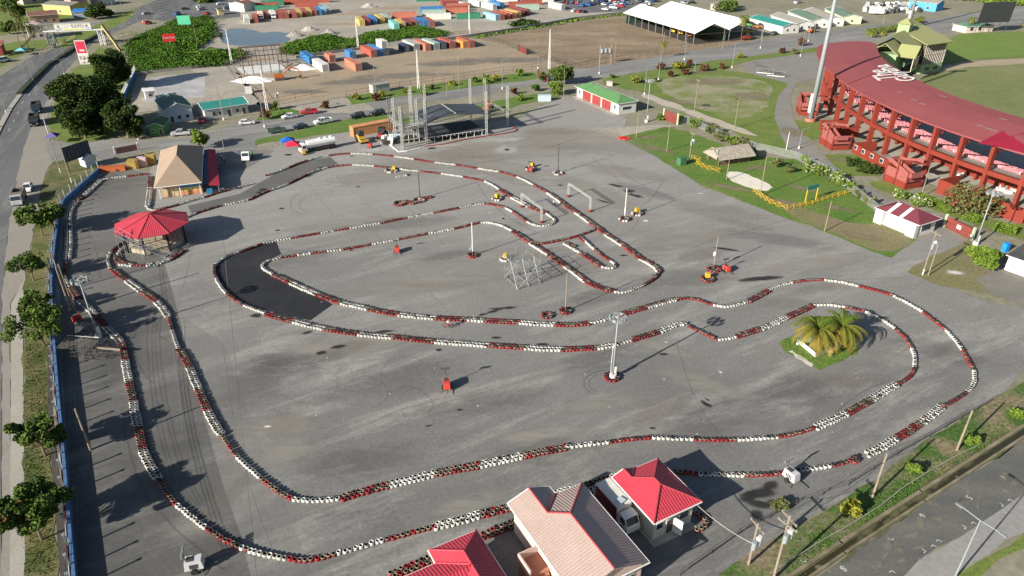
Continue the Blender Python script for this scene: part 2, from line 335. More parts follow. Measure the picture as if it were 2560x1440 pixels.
# grass areas right of the yard
sheet("grass_field",[(1545,345),(1660,318),(1720,330),(1800,360),(1900,392),(1990,400),(2060,440),(2180,520),(2190,560),(2290,600),(2222,645),(2060,578),(1990,555),(1880,512),(1760,465),(1700,430),(1640,392)],m_grassb,16,jit=.25)
sheet("bare_ground",[(1890,478),(1960,505),(2060,540),(2140,560),(2240,560),(2290,598),(2222,642),(2100,590),(2080,580),(1990,553),(1960,520)],mat("bare_earth",(.21,.165,.105),c2=(.155,.16,.06),ns=.12,fine=.2,rough=.95,cspan=.16),17,smooth=1,jit=.3)
sheet("sand_patch",[(1810,432),(1850,428),(1900,450),(1935,468),(1915,480),(1870,470),(1825,452)],m_sand,18,smooth=2,jit=.15)
sheet("dirt_verge",[(2262,680),(2330,640),(2420,604),(2480,630),(2560,650),(2600,690),(2440,730),(2350,716)],mat("dirt_verge",(.20,.17,.10),c2=(.14,.15,.055),ns=.12,fine=.2,rough=.95),18,jit=.2)
sheet("weathered_tarmac",[(2440,700),(2500,650),(2600,690),(2700,760),(2620,800),(2520,760)],mat("weathered_tarmac",(.22,.205,.17),c2=(.15,.15,.14),ns=.15,fine=.1,streak=(R(30),.4,1.6)),19,jit=.4)
# paths round the stadium
m_path=mat("path_tarmac",(.185,.18,.168),c2=(.235,.225,.205),ns=.15,fine=.08,rough=.9)
sheet("access_path",[(1850,160),(1890,150),(2040,130),(2070,160),(2060,190),(1990,210),(1975,240),(1985,300),(2010,345),(2060,385),(2160,395),(2260,380),(2140,420),(2110,436),(2210,490),(2330,560),(2460,628),(2560,700),(2700,800),(2640,830),(2420,620),(2290,555),(2190,510),(2060,440),(1990,400),(1955,345),(1935,290),(1945,240),(1975,210),(1880,185)],m_path,15,jit=.05)
sheet("lawn",[(2060,388),(2145,385),(2215,425),(2200,440),(2120,440),(2085,415)],m_grass,16)
sheet("lawn",[(2165,455),(2215,450),(2260,470),(2300,465),(2240,485),(2200,478)],m_grass,16,smooth=1)
sheet("lawn",[(1985,300),(2050,305),(2060,345),(2030,350),(2005,335)],m_grass,16)
sheet("lawn",[(2290,495),(2360,500),(2460,545),(2530,560),(2600,560),(2600,610),(2520,590),(2400,550),(2280,505)],m_grass,16)
sheet("stadium_floor",[(2000,285),(2110,300),(2180,360),(2220,400),(2310,455),(2460,505),(2540,545),(2800,560),(2800,300),(2300,230),(2080,200)],m_conc,14)
sheet("cricket_field",[(2280,200),(2400,168),(2560,160),(3000,170),(3400,500),(2700,380),(2560,300),(2420,260),(2330,225)],m_field,20,smooth=1)
sheet("outfield_bank",[(2330,165),(2370,100),(2400,85),(2560,78),(3000,90),(3000,150),(2560,146),(2420,152)],m_outf,19)
sheet("boundary_path",[(2330,172),(2360,165),(2420,152),(2560,146),(3000,150),(3000,166),(2560,160),(2420,168),(2350,182)],mat("tan_path",(.33,.27,.19),var=.15,ns=.3),21)
# parking pad and canal at lower right
sheet("parking_pad",[(1950,1500),(2100,1400),(2300,1270),(2560,1100),(2900,900),(2900,1100),(2560,1235),(2450,1310),(2300,1400),(2200,1500)],mat("pad_tarmac",(.085,.088,.088),c2=(.14,.137,.12),ns=.2,fine=.1,rough=.9,streak=(R(35),.5,1.4),cspan=.2),15,jit=.1)
sheet("pale_road",[(2200,1500),(2300,1400),(2450,1310),(2560,1235),(2900,1100),(2900,1300),(2560,1330),(2380,1440),(2330,1500)],mat("pale_tarmac",(.235,.235,.235),c2=(.29,.275,.25),ns=.12,fine=.1,rough=.9),16,jit=.12)
sheet("grass_strip",[(2370,1455),(2470,1385),(2560,1330),(2640,1290),(2660,1310),(2560,1360),(2490,1400),(2420,1455)],m_grass,17,jit=.2)
sheet("grass_verge",[(1720,1500),(1900,1370),(2060,1275),(2200,1190),(2330,1090),(2430,1030),(2560,955),(2700,900),(2800,900),(2560,1098),(2300,1262),(2100,1390),(1940,1500)],mat("scrub_grass",(.19,.155,.095),c2=(.055,.11,.02),ns=.16,fine=.4,rough=.95,cspan=.08,bump=.4),15,jit=.15)
# small grass island and other patches
sheet("grass_island",[(1948,855),(1975,842),(2120,852),(2148,872),(2145,885),(2050,927),(2030,915),(1960,880)],m_grassb,17,smooth=0,jit=.08,step=1)
sheet("fresh_asphalt",[(690,603),(703,636),(655,660),(656,672),(700,694),(790,738),(832,762),(776,802),(700,785),(610,762),(560,728),(540,695),(538,665),(560,642),(600,626)],m_dark,17)
sheet("asphalt_patch",[(826,393),(846,411),(700,470),(560,515),(480,535),(470,515),(600,485),(680,440),(760,405)],mat("older_patch",(.115,.113,.108),var=.2,ns=.25,fine=.1),16)
sheet("concrete_forecourt",[(500,560),(555,550),(640,1440),(520,1500),(470,1200),(430,820)],mat("smooth_strip",(.175,.172,.165),var=.07,ns=.1,fine=.04,alpha='attr'),15)
bpy.data.objects.remove(bpy.data.objects["concrete_forecourt"])
sheet("bare_apron",[(430,405),(560,372),(690,376),(655,400),(600,430),(510,455),(480,420)],mat("apron",(.21,.20,.18),c2=(.15,.148,.14),ns=.2,fine=.08),15,jit=.2)
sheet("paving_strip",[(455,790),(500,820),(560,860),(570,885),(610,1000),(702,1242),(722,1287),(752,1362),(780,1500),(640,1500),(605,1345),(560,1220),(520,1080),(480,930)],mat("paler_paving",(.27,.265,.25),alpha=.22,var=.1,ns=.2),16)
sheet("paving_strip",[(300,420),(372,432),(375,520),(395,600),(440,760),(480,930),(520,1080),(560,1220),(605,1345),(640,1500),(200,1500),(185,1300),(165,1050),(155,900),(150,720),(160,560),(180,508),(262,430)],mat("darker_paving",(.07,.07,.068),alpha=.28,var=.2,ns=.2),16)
# stains, dust and tyre marks lying on the asphalt
def faded(name,c,op,streak=None,**k):
    m=mat(name,c,alpha='attr',streak=streak,**k); m.node_tree.nodes[m["op"]].inputs[1].default_value=op; return m
rr=np.random.default_rng(3)
pale=[(1100,395,26,10,R(25)),(1300,370,30,14,R(10)),(1450,350,24,12,R(-30)),(950,440,16,7,R(20)),(1240,420,20,8,R(-35)),(1480,480,22,5,R(-50)),(1390,540,16,6,R(25)),(1220,640,20,3,R(8)),(1000,720,18,4,R(10)),(1130,700,14,3,R(4)),(800,870,9,3,R(12)),(960,860,8,3,R(30)),(700,1070,7,2.5,R(5)),(720,1130,5,3,R(40)),(1500,1010,9,2,R(12)),(1340,1090,10,2,R(12)),(1660,870,8,2,R(-35)),(1750,960,8,3,R(-30)),(1560,640,14,4,R(20)),(1720,600,16,4,R(20)),(2040,660,16,4,R(15)),(1560,430,14,5,R(-30)),(870,560,14,3,R(15)),(1800,530,12,5,R(-20)),(1020,350,12,4,R(5)),(1160,1260,7,2,R(20)),(480,1320,4,2,R(20)),(2250,900,7,2.5,R(-30))]
decals("dust_patch",pale,faded("pale_dust",(.31,.295,.26),.6,streak=(R(20),.35,1.8),ns=.1,nsf=.5),22)
darkp=[(720,900,10,4,R(10)),(1000,950,12,5,R(20)),(1180,1010,14,4,R(15)),(1500,900,10,4,R(20)),(1780,1050,12,5,R(20)),(2000,980,10,4,R(20)),(1350,1130,12,3,R(12)),(900,1150,11,4,R(15)),(700,650,14,6,R(12)),(1700,700,14,5,R(10)),(1500,740,9,4,R(15)),(300,900,5,16,R(8)),(400,1150,7,12,R(-10)),(1620,480,14,4,R(-40)),(1950,600,14,4,R(-20)),(1000,560,16,4,R(12)),(640,960,6,10,R(-10)),(2360,880,8,4,R(-30)),(2330,560,8,3,R(-20)),(1120,640,10,3,R(20)),(560,420,10,5,R(20)),(240,470,14,10,R(20))]
decals("worn_patch",darkp,faded("dark_wear",(.085,.085,.083),.22,streak=(R(28),.5,1.6),ns=.1),23)
decals("tan_patch",[(1750,640,8,3,R(20)),(1420,680,8,2.5,R(15)),(2120,950,6,2,R(10)),(850,880,7,3,R(30)),(1640,1030,8,3,R(30)),(1850,560,9,2.5,R(-30)),(2050,720,8,2.5,R(10)),(1380,330,14,4,R(5)),(720,1050,5,3,R(60)),(560,1250,2,7,R(-20)),(1960,760,7,2,0)],faded("tan_dust",(.25,.22,.18),.28,ns=.2),24)
oil=[(1222,783,3.4,.75,R(30)),(1258,772,3.0,.7,R(10)),(845,868,1.6,.6,R(12)),(803,884,1.0,.6,R(20)),(770,832,1.2,.5,R(30)),(962,830,1.9,.45,R(10)),(1096,876,.8,.6,0),(640,790,1.3,.9,0),(1240,846,.9,.4,0),(1355,862,1.4,.5,0),(658,475,1.2,1.1,R(60)),(650,483,.8,1.6,R(70)),(704,522,1.0,.7,0),(694,577,.8,.6,0),(895,468,.8,.5,0),(1268,375,1.0,1.1,0),(880,391,.8,.5,0),(1400,464,.9,.6,0),(1590,490,3.4,1.2,R(-40)),(1575,478,2.0,1.6,R(-40)),(1540,465,2.2,.8,R(-30)),(1658,887,1.0,.5,0),(1510,505,.6,2.2,R(50)),(1072,1066,.6,.3,R(20)),(1630,1072,.6,.3,0),(1258,547,.4,.6,0),(1815,624,3,.5,R(-20)),(1905,697,6,1,R(10)),(1240,480,.4,.5,0),(1640,690,1,.6,0),(800,420,1.4,.8,R(20)),(770,440,1.4,1.2,R(50)),(720,388,1.0,1.6,R(70)),(1560,640,1.2,.5,0),(878,627,.6,.4,0),(1148,1026,.5,.3,0)]
decals("oil_stain",oil,faded("oil",(.028,.026,.024),.95,ns=.8,rough=.5),28)
decals("wet_patch",[(1760,1009,1.0,.5,R(-55)),(1766,1000,.7,.35,R(-55)),(1772,1015,.6,.35,R(-55)),(1900,1235,2.4,1.0,R(5)),(1925,1215,1.6,1.0,R(20)),(1900,1262,2.4,.8,R(-20)),(1940,1260,1.6,.8,0),(1890,1290,1.0,.9,R(20)),(1880,1240,2,1,R(20))],faded("wet",(.035,.034,.032),.9,ns=.8,rough=.25),29)
decals("chalk_patch",[(1614,553,.9,.8,0),(1752,485,.9,.5,0),(1665,857,.5,.25,0),(1802,932,.4,.4,0),(1195,1016,.25,.15,0),(1000,482,.5,.2,0),(670,1068,.6,.3,0),(2385,683,2.4,1.3,0),(1225,533,.5,.3,0)]+[(float(rr.uniform(650,2450)),float(rr.uniform(650,1100)),float(rr.uniform(.08,.3)),float(rr.uniform(.06,.14)),float(rr.uniform(0,3))) for _ in range(70)],faded("chalk",(.62,.60,.56),.9,ns=.6),30)
decals("lime_dust",[(1000,372,9,3,R(5)),(1250,350,10,3,R(5)),(1100,365,9,2.5,R(5)),(1268,375,5,5,0),(930,375,7,2.5,R(5))],faded("lime",(.5,.49,.47),.6,ns=.2),25)
pr_=np.random.default_rng(21)
decals("moss_patch",[(2120+380*t+float(pr_.normal(0,6)),1385-290*t-40*t*(1-t)+float(pr_.normal(0,5)),float(pr_.uniform(1.2,2.8)),float(pr_.uniform(.4,.8)),R(38)) for t in np.linspace(0,1,22)],faded("pad_moss",(.12,.125,.06),.8,ns=.5,nsf=.8),26)
decals("bare_patch",[(float(2050+480*t+pr_.normal(0,40)),float(1440-300*t+pr_.normal(0,28)+45),float(pr_.uniform(.3,1.3)),float(pr_.uniform(.2,.6)),float(pr_.uniform(.3,1))) for t in pr_.random(42)],faded("pad_bare",(.25,.23,.18),.6,ns=.6,nsf=1.2),27)
decals("grass_wear",[(1640,372,7,2,R(-40)),(1830,470,7,2,R(-30)),(1700,405,4,2,0),(1950,505,6,2,R(-25)),(1890,420,5,2,R(10)),(2000,470,6,2,R(-40)),(2090,520,6,2,R(-40)),(1780,380,4,2,R(20)),(2150,590,6,2,R(-30)),(1790,205,14,7,0),(1700,255,9,4,R(-40)),(1880,240,8,6,0),(1745,180,12,3,0),(1980,330,4,6,0),(1620,345,4,2,0),(2110,400,6,2,0),(2230,450,4,2,0),(2440,570,5,1.5,R(-40))],faded("worn_grass",(.24,.20,.13),.75,ns=.3,nsf=.3),26)
decals("mud_patch",[(1250,420-270,30,7,R(5)),(1000,190,26,6,R(12)),(880,205,18,5,R(10)),(1120,160,22,5,R(8)),(760,230,14,4,0)],faded("grey_mud",(.20,.19,.165),.7,ns=.2,nsf=.12),26)
decals("rut_patch",[(1350,110,30,10,R(5)),(1480,85,24,8,R(5)),(1300,140,20,6,0),(1600,110,18,6,0),(1000,180,20,4,R(12)),(1130,150,20,4,R(12)),(640,150,14,5,0),(900,35,30,8,0),(1000,20,30,10,0),(850,60,22,6,0),(1180,80,20,6,0)],faded("pale_earth",(.42,.33,.23),.6,ns=.2,nsf=.1),27)
# tyre marks and pavement seams
mk=MB()
def pxpath(pts,w,z=.004*31,k=2):
    p=[Vector(G(*q)[:2]) for q in pts]; p=[p[0]]+chaikin(p,k,False)+[p[-1]]; ribbon(p,w,z,mk)
for s in (0,11):
    pxpath([(370+s*1.3,790),(365+s,850),(372+s,950),(385+s,1040),(410+s,1150),(460+s,1250),(540+s,1330),(640+s,1400)],.17)
    pxpath([(390+s,790),(385+s,870),(400+s,980),(420+s,1080),(450+s,1180),(500+s,1270)],.17)
pxpath([(345,800),(330,860),(345,920),(380,960)],.18); pxpath([(310,1050),(318,1120),(350,1220),(420,1310),(500,1380),(560,1430)],.2)
for cx,cy,rx,ry in((745,962,82,50),(915,940,48,32),(900,980,48,38),(1000,935,60,40),(1000,1010,60,40)):
    a_=rr.uniform(0,6); pxpath([(cx+(rx+4*math.sin(3*t+cx))*math.cos(t)+t*3,cy+(ry+3*math.sin(2*t+cy))*math.sin(t)) for t in np.linspace(a_,a_+rr.uniform(2.2,4.2),14)],.10)
for cx,cy,rx,ry in((800,510,75,35),(805,512,58,27),(1530,960,60,26),(1530,960,72,34),(470,820,80,45)):
    pxpath([(cx+rx*math.cos(t),cy+ry*math.sin(t)) for t in np.linspace(2.2,5.2,16)],.16)
for l in ([(210,560),(240,620),(250,700)],[(300,540),(330,560),(350,580)],[(1690,860),(1720,960),(1760,1040),(1810,1100)],[(2080,1040),(2150,980),(2230,950)],[(240,620),(280,640),(300,660)]): pxpath(l,.12)
struct(mk.build("tyre_marks",faded("rubber_marks",(.06,.06,.06),.0,ns=1) if False else mat("rubber_marks",(.075,.074,.072),var=.25,ns=.6,alpha=.26)))
mk=MB()
for l in ([(553,548),(640,1440)],[(555,860),(590,1100),(650,1300),(700,1420)],[(495,560),(430,830),(460,1100)]): pxpath(l,.10,.004*20,0)
for l in ([(900,545),(1120,780)],[(840,440),(1030,610)],[(1000,500),(1120,620)],[(760,450),(960,690)],[(1250,430),(1330,500)],[(1560,870),(1880,1170)],[(1100,1010),(1560,890)],[(700,1000),(1200,880)],[(1400,500),(1760,420)],[(1560,640),(2000,560)],[(1900,780),(2380,960)],[(800,1260),(1560,1060)],[(1290,660),(1500,560)]): pxpath(l,.07,.004*20,0)
struct(mk.build("pavement_seams",mat("seam",(.235,.225,.205),var=.25,ns=.5,alpha=.5)))
mk=MB()
for l in ([(1200,430),(1320,470),(1440,458)],[(1440,440),(1500,428)],[(1600,520),(1630,495),(1660,450)],[(1540,590),(1575,580),(1590,560),(1605,530)],[(1480,395),(1540,445),(1560,470)],[(1380,620),(1330,640),(1290,650)],[(1370,625),(1420,612)],[(1550,1000),(1480,1040)],[(2100,700),(2260,695)],[(2270,870),(2240,890)]): pxpath(l,.5,.004*21,1)
struct(mk.build("sand_trails",mat("sand_trail",(.30,.27,.22),var=.25,ns=.4,alpha=.3)))
# lane paint on the highway, parking numbers and corner ticks on the pad
mk=MB()
for l in ([(20,330),(52,268)],[(52,262),(100,205)],[(110,190),(170,140)]):
    a,b=G(*l[0]),G(*l[1]); n=max(2,int((b-a).length/9))
    for i in range(n):
        p=a.lerp(b,(i+.1)/n); q=a.lerp(b,(i+.42)/n); ribbon([p,q],.15,.004*9,mk)
for x,y,an in((2302,1247,0),(2523,1249,2),(2508,1264,1),(2432,1306,2),(2415,1320,1),(2332,1363,2),(2314,1379,1),(2228,1427,2),(2203,1303,0),(2228,1352,0),(2120,1348,0),(2345,1350,2),(2498,1135,0),(2008,1408,0)):
    c=G(x,y); an=an*1.6+R(35)
    for d in (an,an+math.pi/2): ribbon([c,c+Vector((math.cos(d)*.42,math.sin(d)*.42,0))],.09,.004*20,mk)
struct(mk.build("road_markings",m_white))
def text_mesh(name,body,size,m,loc,rot,parent=None,extr=.004,space=1.0,bold=0.0):
    cu=bpy.data.curves.new(name,'FONT'); cu.body=body; cu.size=size; cu.extrude=extr; cu.align_x='CENTER'; cu.align_y='CENTER'; cu.space_character=space; cu.offset=bold
    to=bpy.data.objects.new(name,cu); COL.objects.link(to); dg=bpy.context.evaluated_depsgraph_get(); me=bpy.data.meshes.new_from_object(to.evaluated_get(dg))
    bpy.data.objects.remove(to); me.materials.clear(); me.materials.append(m); me.name=name
    o=bpy.data.objects.new(name,me); COL.objects.link(o); o.location=loc; o.rotation_euler=rot
    if parent: o.parent=parent
    return o
for t,x,y in(("4",2508,1192),("5",2422,1243),("6",2306,1289),("8",2108,1421)):
    o=text_mesh("painted_number",t,1.0,m_white,G(x,y,.09),(0,0,R(215))); struct(o)
# ---------------- tyre barriers ----------------
# photo paths with the colour of each run: w white, r red, b both rows (front white, back red), 2 = double row
def ring_mesh(nseg,tyres):
    prof=[(.18,.02),(.27,0.0),(.30,.06),(.30,.15),(.27,.20),(.19,.185)]
    V=[];Fc=[]
    for t in range(tyres):
        o=len(V)
        for i in range(nseg):
            a=2*math.pi*i/nseg
            for r,z in prof: V.append((r*math.cos(a)*.93,r*math.sin(a)*.93,z+t*.205))
        n=len(prof)
        for i in range(nseg):
            j=(i+1)%nseg
            for k in range(n-1): Fc.append((o+i*n+k,o+j*n+k,o+j*n+k+1,o+i*n+k+1))
            Fc.append((o+i*n+n-1,o+j*n+n-1,o+j*n,o+i*n))
    return np.array(V),Fc
m_tyre=mat("painted_tyre",(.5,.5,.5),attr=True,var=.25,ns=5,rough=.7,spec=.3)
RED=(.26,.022,.026); WHT=(.60,.60,.57); BLK=(.022,.021,.02); TAN=(.25,.215,.16)
def tyre_cols(V,colr,wear):
    """painted flanks, worn or dirty top ring"""
    r=np.hypot(V[:,0],V[:,1]); top=V[:,2]>V[:,2].max()-.07
    c=np.tile(np.array(colr),(len(V),1)); inner=r<.18
    c[inner]=BLK
    if wear==1: c[top&~inner]=np.array(TAN)*RG.uniform(.7,1.1)
    if wear==2: c[top&~inner]=np.array(BLK)*2
    return c
stacks=[]   # x,y,colour,double?,segment id
SEG=[]
def run(pts,dbl=False,where=""):
    """pts: [(x,y)], string of (colour code) per leg"""
    pass
def line(spec,where,off=.29):
    """spec: list of (x,y) or colour tokens ; token applies to the leg(s) that follow"""
    col='w';dbl=False; prev=None; carry=0.0; P=[]
    side=0
    for s in spec:
        if isinstance(s,str): 
            if P and len(P)>1: emit(P,col,dbl,where,off); P=[P[-1]]
            col=s[0]; dbl=s[1:] ; continue
        P.append(Vector(G(s[0],s[1],.3)[:2]))
    if len(P)>1: emit(P,col,dbl,where,off)
def emit(P,col,dbl,where,off):
    d=.565; seg=len(SEG); SEG.append((col,dbl,where))
    if len(P)>2: P=[P[0]]+chaikin(P,2,False)+[P[-1]]
    L=[0]; 
    for a,b in zip(P,P[1:]): L.append(L[-1]+(b-a).length)
    n=max(1,int(round(L[-1]/d)))
    for k in range(n):
        t=(k+.5)*L[-1]/n; i=max(j for j in range(len(L)) if L[j]<=t); i=min(i,len(P)-2)
        u=(t-L[i])/max(1e-6,L[i+1]-L[i]); p=P[i].lerp(P[i+1],u); dr=(P[i+1]-P[i]).normalized(); nn=Vector((-dr.y,dr.x))
        j=RG.normal(0,.022,2)
        if dbl:
            for sgn in(-1,1):
                q=p+nn*off*sgn+dr*(.28*(sgn>0)); cc=col
                if 'x' in dbl: cc='r' if sgn*(1 if 'p' in dbl else -1)>0 else 'w'
                stacks.append((q.x+j[0],q.y+RG.normal(0,.03),cc,seg))
        else: stacks.append((p.x+j[0],p.y+j[1],col,seg))
line(['r',(310,604),(292,614),(277,630),'w',(270,645),(270,656),(277,672),'r2',(285,677),(300,688),(316,700),'w2',(333,712),(352,726),'r2',(372,738),(390,752),'w2',(407,770),(420,790),'r',(422,793),(431,825),'w',(438,850),(447,872),'r2',(462,895),(474,918),'w2',(484,945),(496,972),'r2',(506,997),(518,1024),'w2',(530,1050),(552,1084),'r',(572,1114),(592,1140),'w',(615,1163),(650,1193),'r',(690,1224),(730,1247),'w',(790,1252),(850,1245),'r2',(910,1227),(972,1211),'w2',(1030,1197),(1085,1183),'r2',(1140,1172),(1197,1162),'w2',(1250,1150),(1306,1139),'r2',(1360,1128),(1415,1117),'w',(1470,1110),(1524,1104),'r',(1575,1097),(1628,1093)],"the middle barrier at the front of the yard")
line(['w',(1630,1092),(1680,1095),(1735,1097),'r',(1790,1099),(1843,1098),'w',(1895,1095),(1948,1090),'r',(1990,1083),(2037,1068),'w2',(2075,1052),(2117,1033),'r2',(2147,1015),(2179,998),'w2',(2207,980),(2242,960),'r',(2266,948),(2280,935),(2286,918),'w',(2288,890),(2280,870),'r',(2264,842),(2238,820),'w',(2200,793),(2163,777),'r',(2140,771),(2113,766),'w',(2070,760),(2033,762),'r2',(2003,776),(1970,791),'w2',(1940,806),(1904,820),'r2',(1872,830),(1842,840),'w',(1820,845),(1795,848),'r',(1750,828),(1718,811),'w2',(1700,806),(1652,827),'r2',(1615,838),(1580,849),'w',(1540,861),'w2',(1520,864),(1496,868),'r2',(1450,871),(1408,872),'w2',(1360,871),(1314,868),'r2',(1270,865),(1224,862),'w2',(1160,858),(1091,853),'r2',(1040,848),(985,842),'w2',(940,839),(899,834),'r2',(855,828),(814,821),'w2',(775,813),(737,803),'r2',(700,794),(666,784)],"the long barrier round the palm island")
line(['w',(664,782),(635,772),(608,762),'r',(585,747),(565,732),'w',(550,715),(539,694),'r',(535,680),(537,661),'w',(562,641),(598,629),'r',(628,619),(656,608),'w',(692,600),(729,594),'r',(765,588),(801,582),'w',(835,575),'r',(873,570),'w',(912,563),(951,557),'r',(985,550),(1019,543),'w',(1050,537),(1084,531),'r',(1115,525),(1149,519),'w',(1180,512),(1211,508),'r',(1240,511),(1263,518),'w',(1272,523),(1281,528),'r',(1300,541),(1318,553),'w',(1335,562),(1360,565),(1385,557),(1389,548),(1365,532),'r2',(1345,524),(1324,516),'w2',(1300,503),(1281,493),'r2',(1266,483),(1251,474),'w',(1230,460),(1211,452),'r',(1185,446),(1158,441),'w',(1130,437),(1103,433),'r',(1076,430),(1050,427),'w',(1020,424),(993,421),'r',(965,417),(935,414),'w',(908,412),(880,411),'r',(850,413),(820,418),'w',(795,424),(768,434),'r',(745,447),(722,458),'w',(700,467),(675,475),'r',(650,485),(622,499),'w',(590,506),(555,512),'r',(522,522),(490,532),'w',(462,544)],"the inner barrier behind the dark asphalt")
line(['w',(682,685),(662,674),(653,665),(665,652),(703,643),'r',(743,637),'w',(778,632),'r',(817,627),'w',(855,623),'r',(890,617),(928,610),'w',(962,604),(998,597),'r',(1034,590),(1070,583),'w',(1102,577),(1136,571),'r',(1168,563),(1201,555),'w',(1225,555),(1255,563),(1282,577),'r2',(1303,590),(1326,606),'wx2p',(1350,622),(1372,636),'r2',(1390,648),(1412,664),'wx2p',(1438,682),(1465,703),'r2',(1497,718),(1530,726)],"the inner loop barrier left of the scaffold")
line(['w',(1536,728),(1557,731),(1585,722),(1608,712),'r',(1635,698),(1648,680),'wx2',(1640,666),(1603,646),'r2',(1582,630),(1560,614),'wx2',(1538,600),(1516,586),'r2',(1498,571),(1478,557),'wx2',(1460,544),(1441,531),'r2',(1424,519),(1408,508),'wx2',(1390,494),(1371,481),'r',(1352,471),(1333,461),'w',(1313,450),(1292,441),'r',(1270,434),(1247,428),'w',(1220,424),(1193,420),'r',(1166,415),(1140,411),'w',(1113,408),(1087,405),'r',(1060,401),(1035,397),'w',(1010,393),(985,390),'r',(960,387),(932,385),'w',(905,383),(877,383),'r',(850,384),(822,388),'w',(795,393),(770,400),'r',(745,408),(722,418),'w',(698,427),(674,436),'r',(663,438)],"the far barrier in front of the stage")
line(['r2',(682,686),(705,695),(727,706),'w2',(758,720),(791,734),'r2',(820,745),(852,756),'w2',(885,763),(920,771),'r2',(958,779),(996,785),'w2',(1040,790),(1087,794),'r2',(1127,796),(1168,797),'w2',(1212,800),'r2',(1255,803),(1297,804),'w2',(1340,808),(1386,810),'r2',(1430,811),(1475,807),'w',(1510,800),(1548,786),'r2',(1580,777),(1616,767),'wx2p',(1655,756),(1690,747),'r',(1725,744),'r',(1755,751),(1783,761),'w',(1808,766),(1828,765),(1870,753),'r2',(1895,740),(1920,726)],"the middle barrier below the scaffold")
line(['w',(1922,723),(1950,712),(1982,705),'r',(2020,699),(2060,698),'w',(2105,704),(2147,714),'r',(2190,724),(2232,737),'w',(2272,757),(2307,778),'r',(2337,801),(2365,823),'w',(2388,848),(2407,874),'r',(2421,900),(2435,925),'w',(2438,950),(2430,967),(2418,979),'r',(2390,998),(2357,1014),'w2',(2332,1036),(2303,1055),'r2',(2275,1075),(2243,1094),'w2',(2207,1116),(2168,1134)],"the outermost barrier at the right")
line(['r2',(2150,1143),(2130,1150),'r',(2105,1157),(2080,1163),'w',(2040,1170),(1995,1176),(1968,1180),'r',(1915,1186),(1863,1187),'w',(1800,1186),(1746,1184),'r',(1710,1180),(1680,1177)],"the front barrier beyond the small red roof")
line(['w',(1560,1180),(1525,1192),'r',(1497,1201),(1460,1211),'w',(1420,1222),(1385,1231)],"the barrier behind the box truck")
line(['r2',(965,1443),(1020,1420),(1085,1392)],"the double row by the lower red roof"); line(['r2',(1200,1342),(1250,1322),(1300,1300)],"the double row between the red and peach roofs"); line(['r',(1735,1278),(1755,1290),(1768,1303),(1762,1318),(1738,1327)],"the small curve by the open white door"); line(['w',(1733,1275),(1738,1277)],"the small curve by the open white door")
line(['w2',(1502,1216),(1478,1230)],"the pair beside the box truck")
line(['r2',(1300,1262),(1245,1274),(1206,1284),'w2',(1150,1300),(1090,1315),'r',(1025,1332),(962,1348),'w',(900,1366),(841,1383),'r',(782,1399),(750,1401),(718,1396),'w',(680,1388),(640,1381),(598,1367),'r',(555,1345),(515,1320),'w',(478,1293),(440,1261),'r',(415,1228),(395,1196),'w2',(378,1170),(358,1128),'r2',(350,1090),(346,1068),'w2',(338,1035),(333,1004),'r2',(328,980),(323,954),'w2',(317,928),(313,902),'r2',(310,880),(303,856),'w2',(286,838),(266,818),'r2',(254,803),(240,789),'w2',(222,770),(200,751),'r2',(188,735),(178,720),'w',(170,706),(160,690),'r',(162,672),(166,655)],"the outer barrier at the near left")
line(['w2',(168,648),(172,618),(172,590),(170,550),(172,525),(190,503)],"the pile of tyres along the blue wall",.42)
line(['r2',(192,500),(210,489),'w2',(225,475),(252,450),'w',(285,443),(318,440),'r',(345,436),(372,434)],"the barrier along the blue wall")
line(['r2',(376,440),(375,468),'w2',(373,490),(369,515),'w',(370,522),(390,524),'r',(420,518),(448,510),'w',(480,500),(511,492),'r',(545,481),(576,472),'w',(605,465),(632,458)],"the barrier beside the tan roofed hall")
line(['w',(533,478),(560,470)],"the barrier by the tan roofed hall")
line(['r',(1330,604),(1350,610),(1395,601),(1442,590),(1482,576),(1499,566)],"the thin cross barrier")
line(['r',(1446,592),(1462,604)],"the spur barrier"); 
line(['w',(1449,590),(1486,622),'r',(1508,640),(1526,651),'w',(1540,660),(1534,671),(1503,666),'r2',(1478,648),(1453,632),'w',(1430,620),(1408,607)],"the hairpin barrier")
line(['r',(1412,604),(1440,616)],"the hairpin barrier")
line(['w',(305,620),(293,636),'r2',(291,647),(302,656),(322,659),'w',(330,661),(332,662),'r',(348,663),(365,662),'w2',(395,658),(425,647),'r2',(442,636),(458,625)],"the ring round the gazebo foot")
line(['w',(297,660),(330,664)],"the ring round the gazebo foot")
line(['r2',(700+309,502),(1038,508)],"the broken row by the lone pole"); line(['r2',(1050,496),(1078,492)],"the broken row by the lone pole")
line(['w2',(989,440),(1018,436)],"the short white block by the yellow barrier")
def circle(x,y,wpx,c1,c2,where):
    c=G(x,y); r=wpx/2/FPX*(c-camo.location).length-.3; n=max(6,int(round(2*math.pi*r/.6))); seg=len(SEG); SEG.append(('o',False,where))
    for i in range(n):
        a=2*math.pi*i/n; cc=c1 if not c2 or i%3 else c2
        stacks.append((c.x+r*math.cos(a),c.y+r*math.sin(a),cc,seg))
circle(1181,641,30,'r',None,"the ring round the flag pole"); circle(1413,780,34,'r',None,"the ring round the cabled pole"); circle(1367,791,34,'r',None,"the empty ring")
circle(1529,946,42,'r',None,"the ring round the tall light mast"); circle(1784,675,36,'r',None,"the ring round the pole with the white float"); circle(1769,700,36,'r',None,"the ring holding a yellow block")
circle(1561,550,30,'w','r',"the ring round the leaning pole"); circle(1593,536,30,'w','r',"a small ring"); circle(1395,435,28,'w','r',"a small ring"); circle(1243,499,28,'w','r',"a small ring")
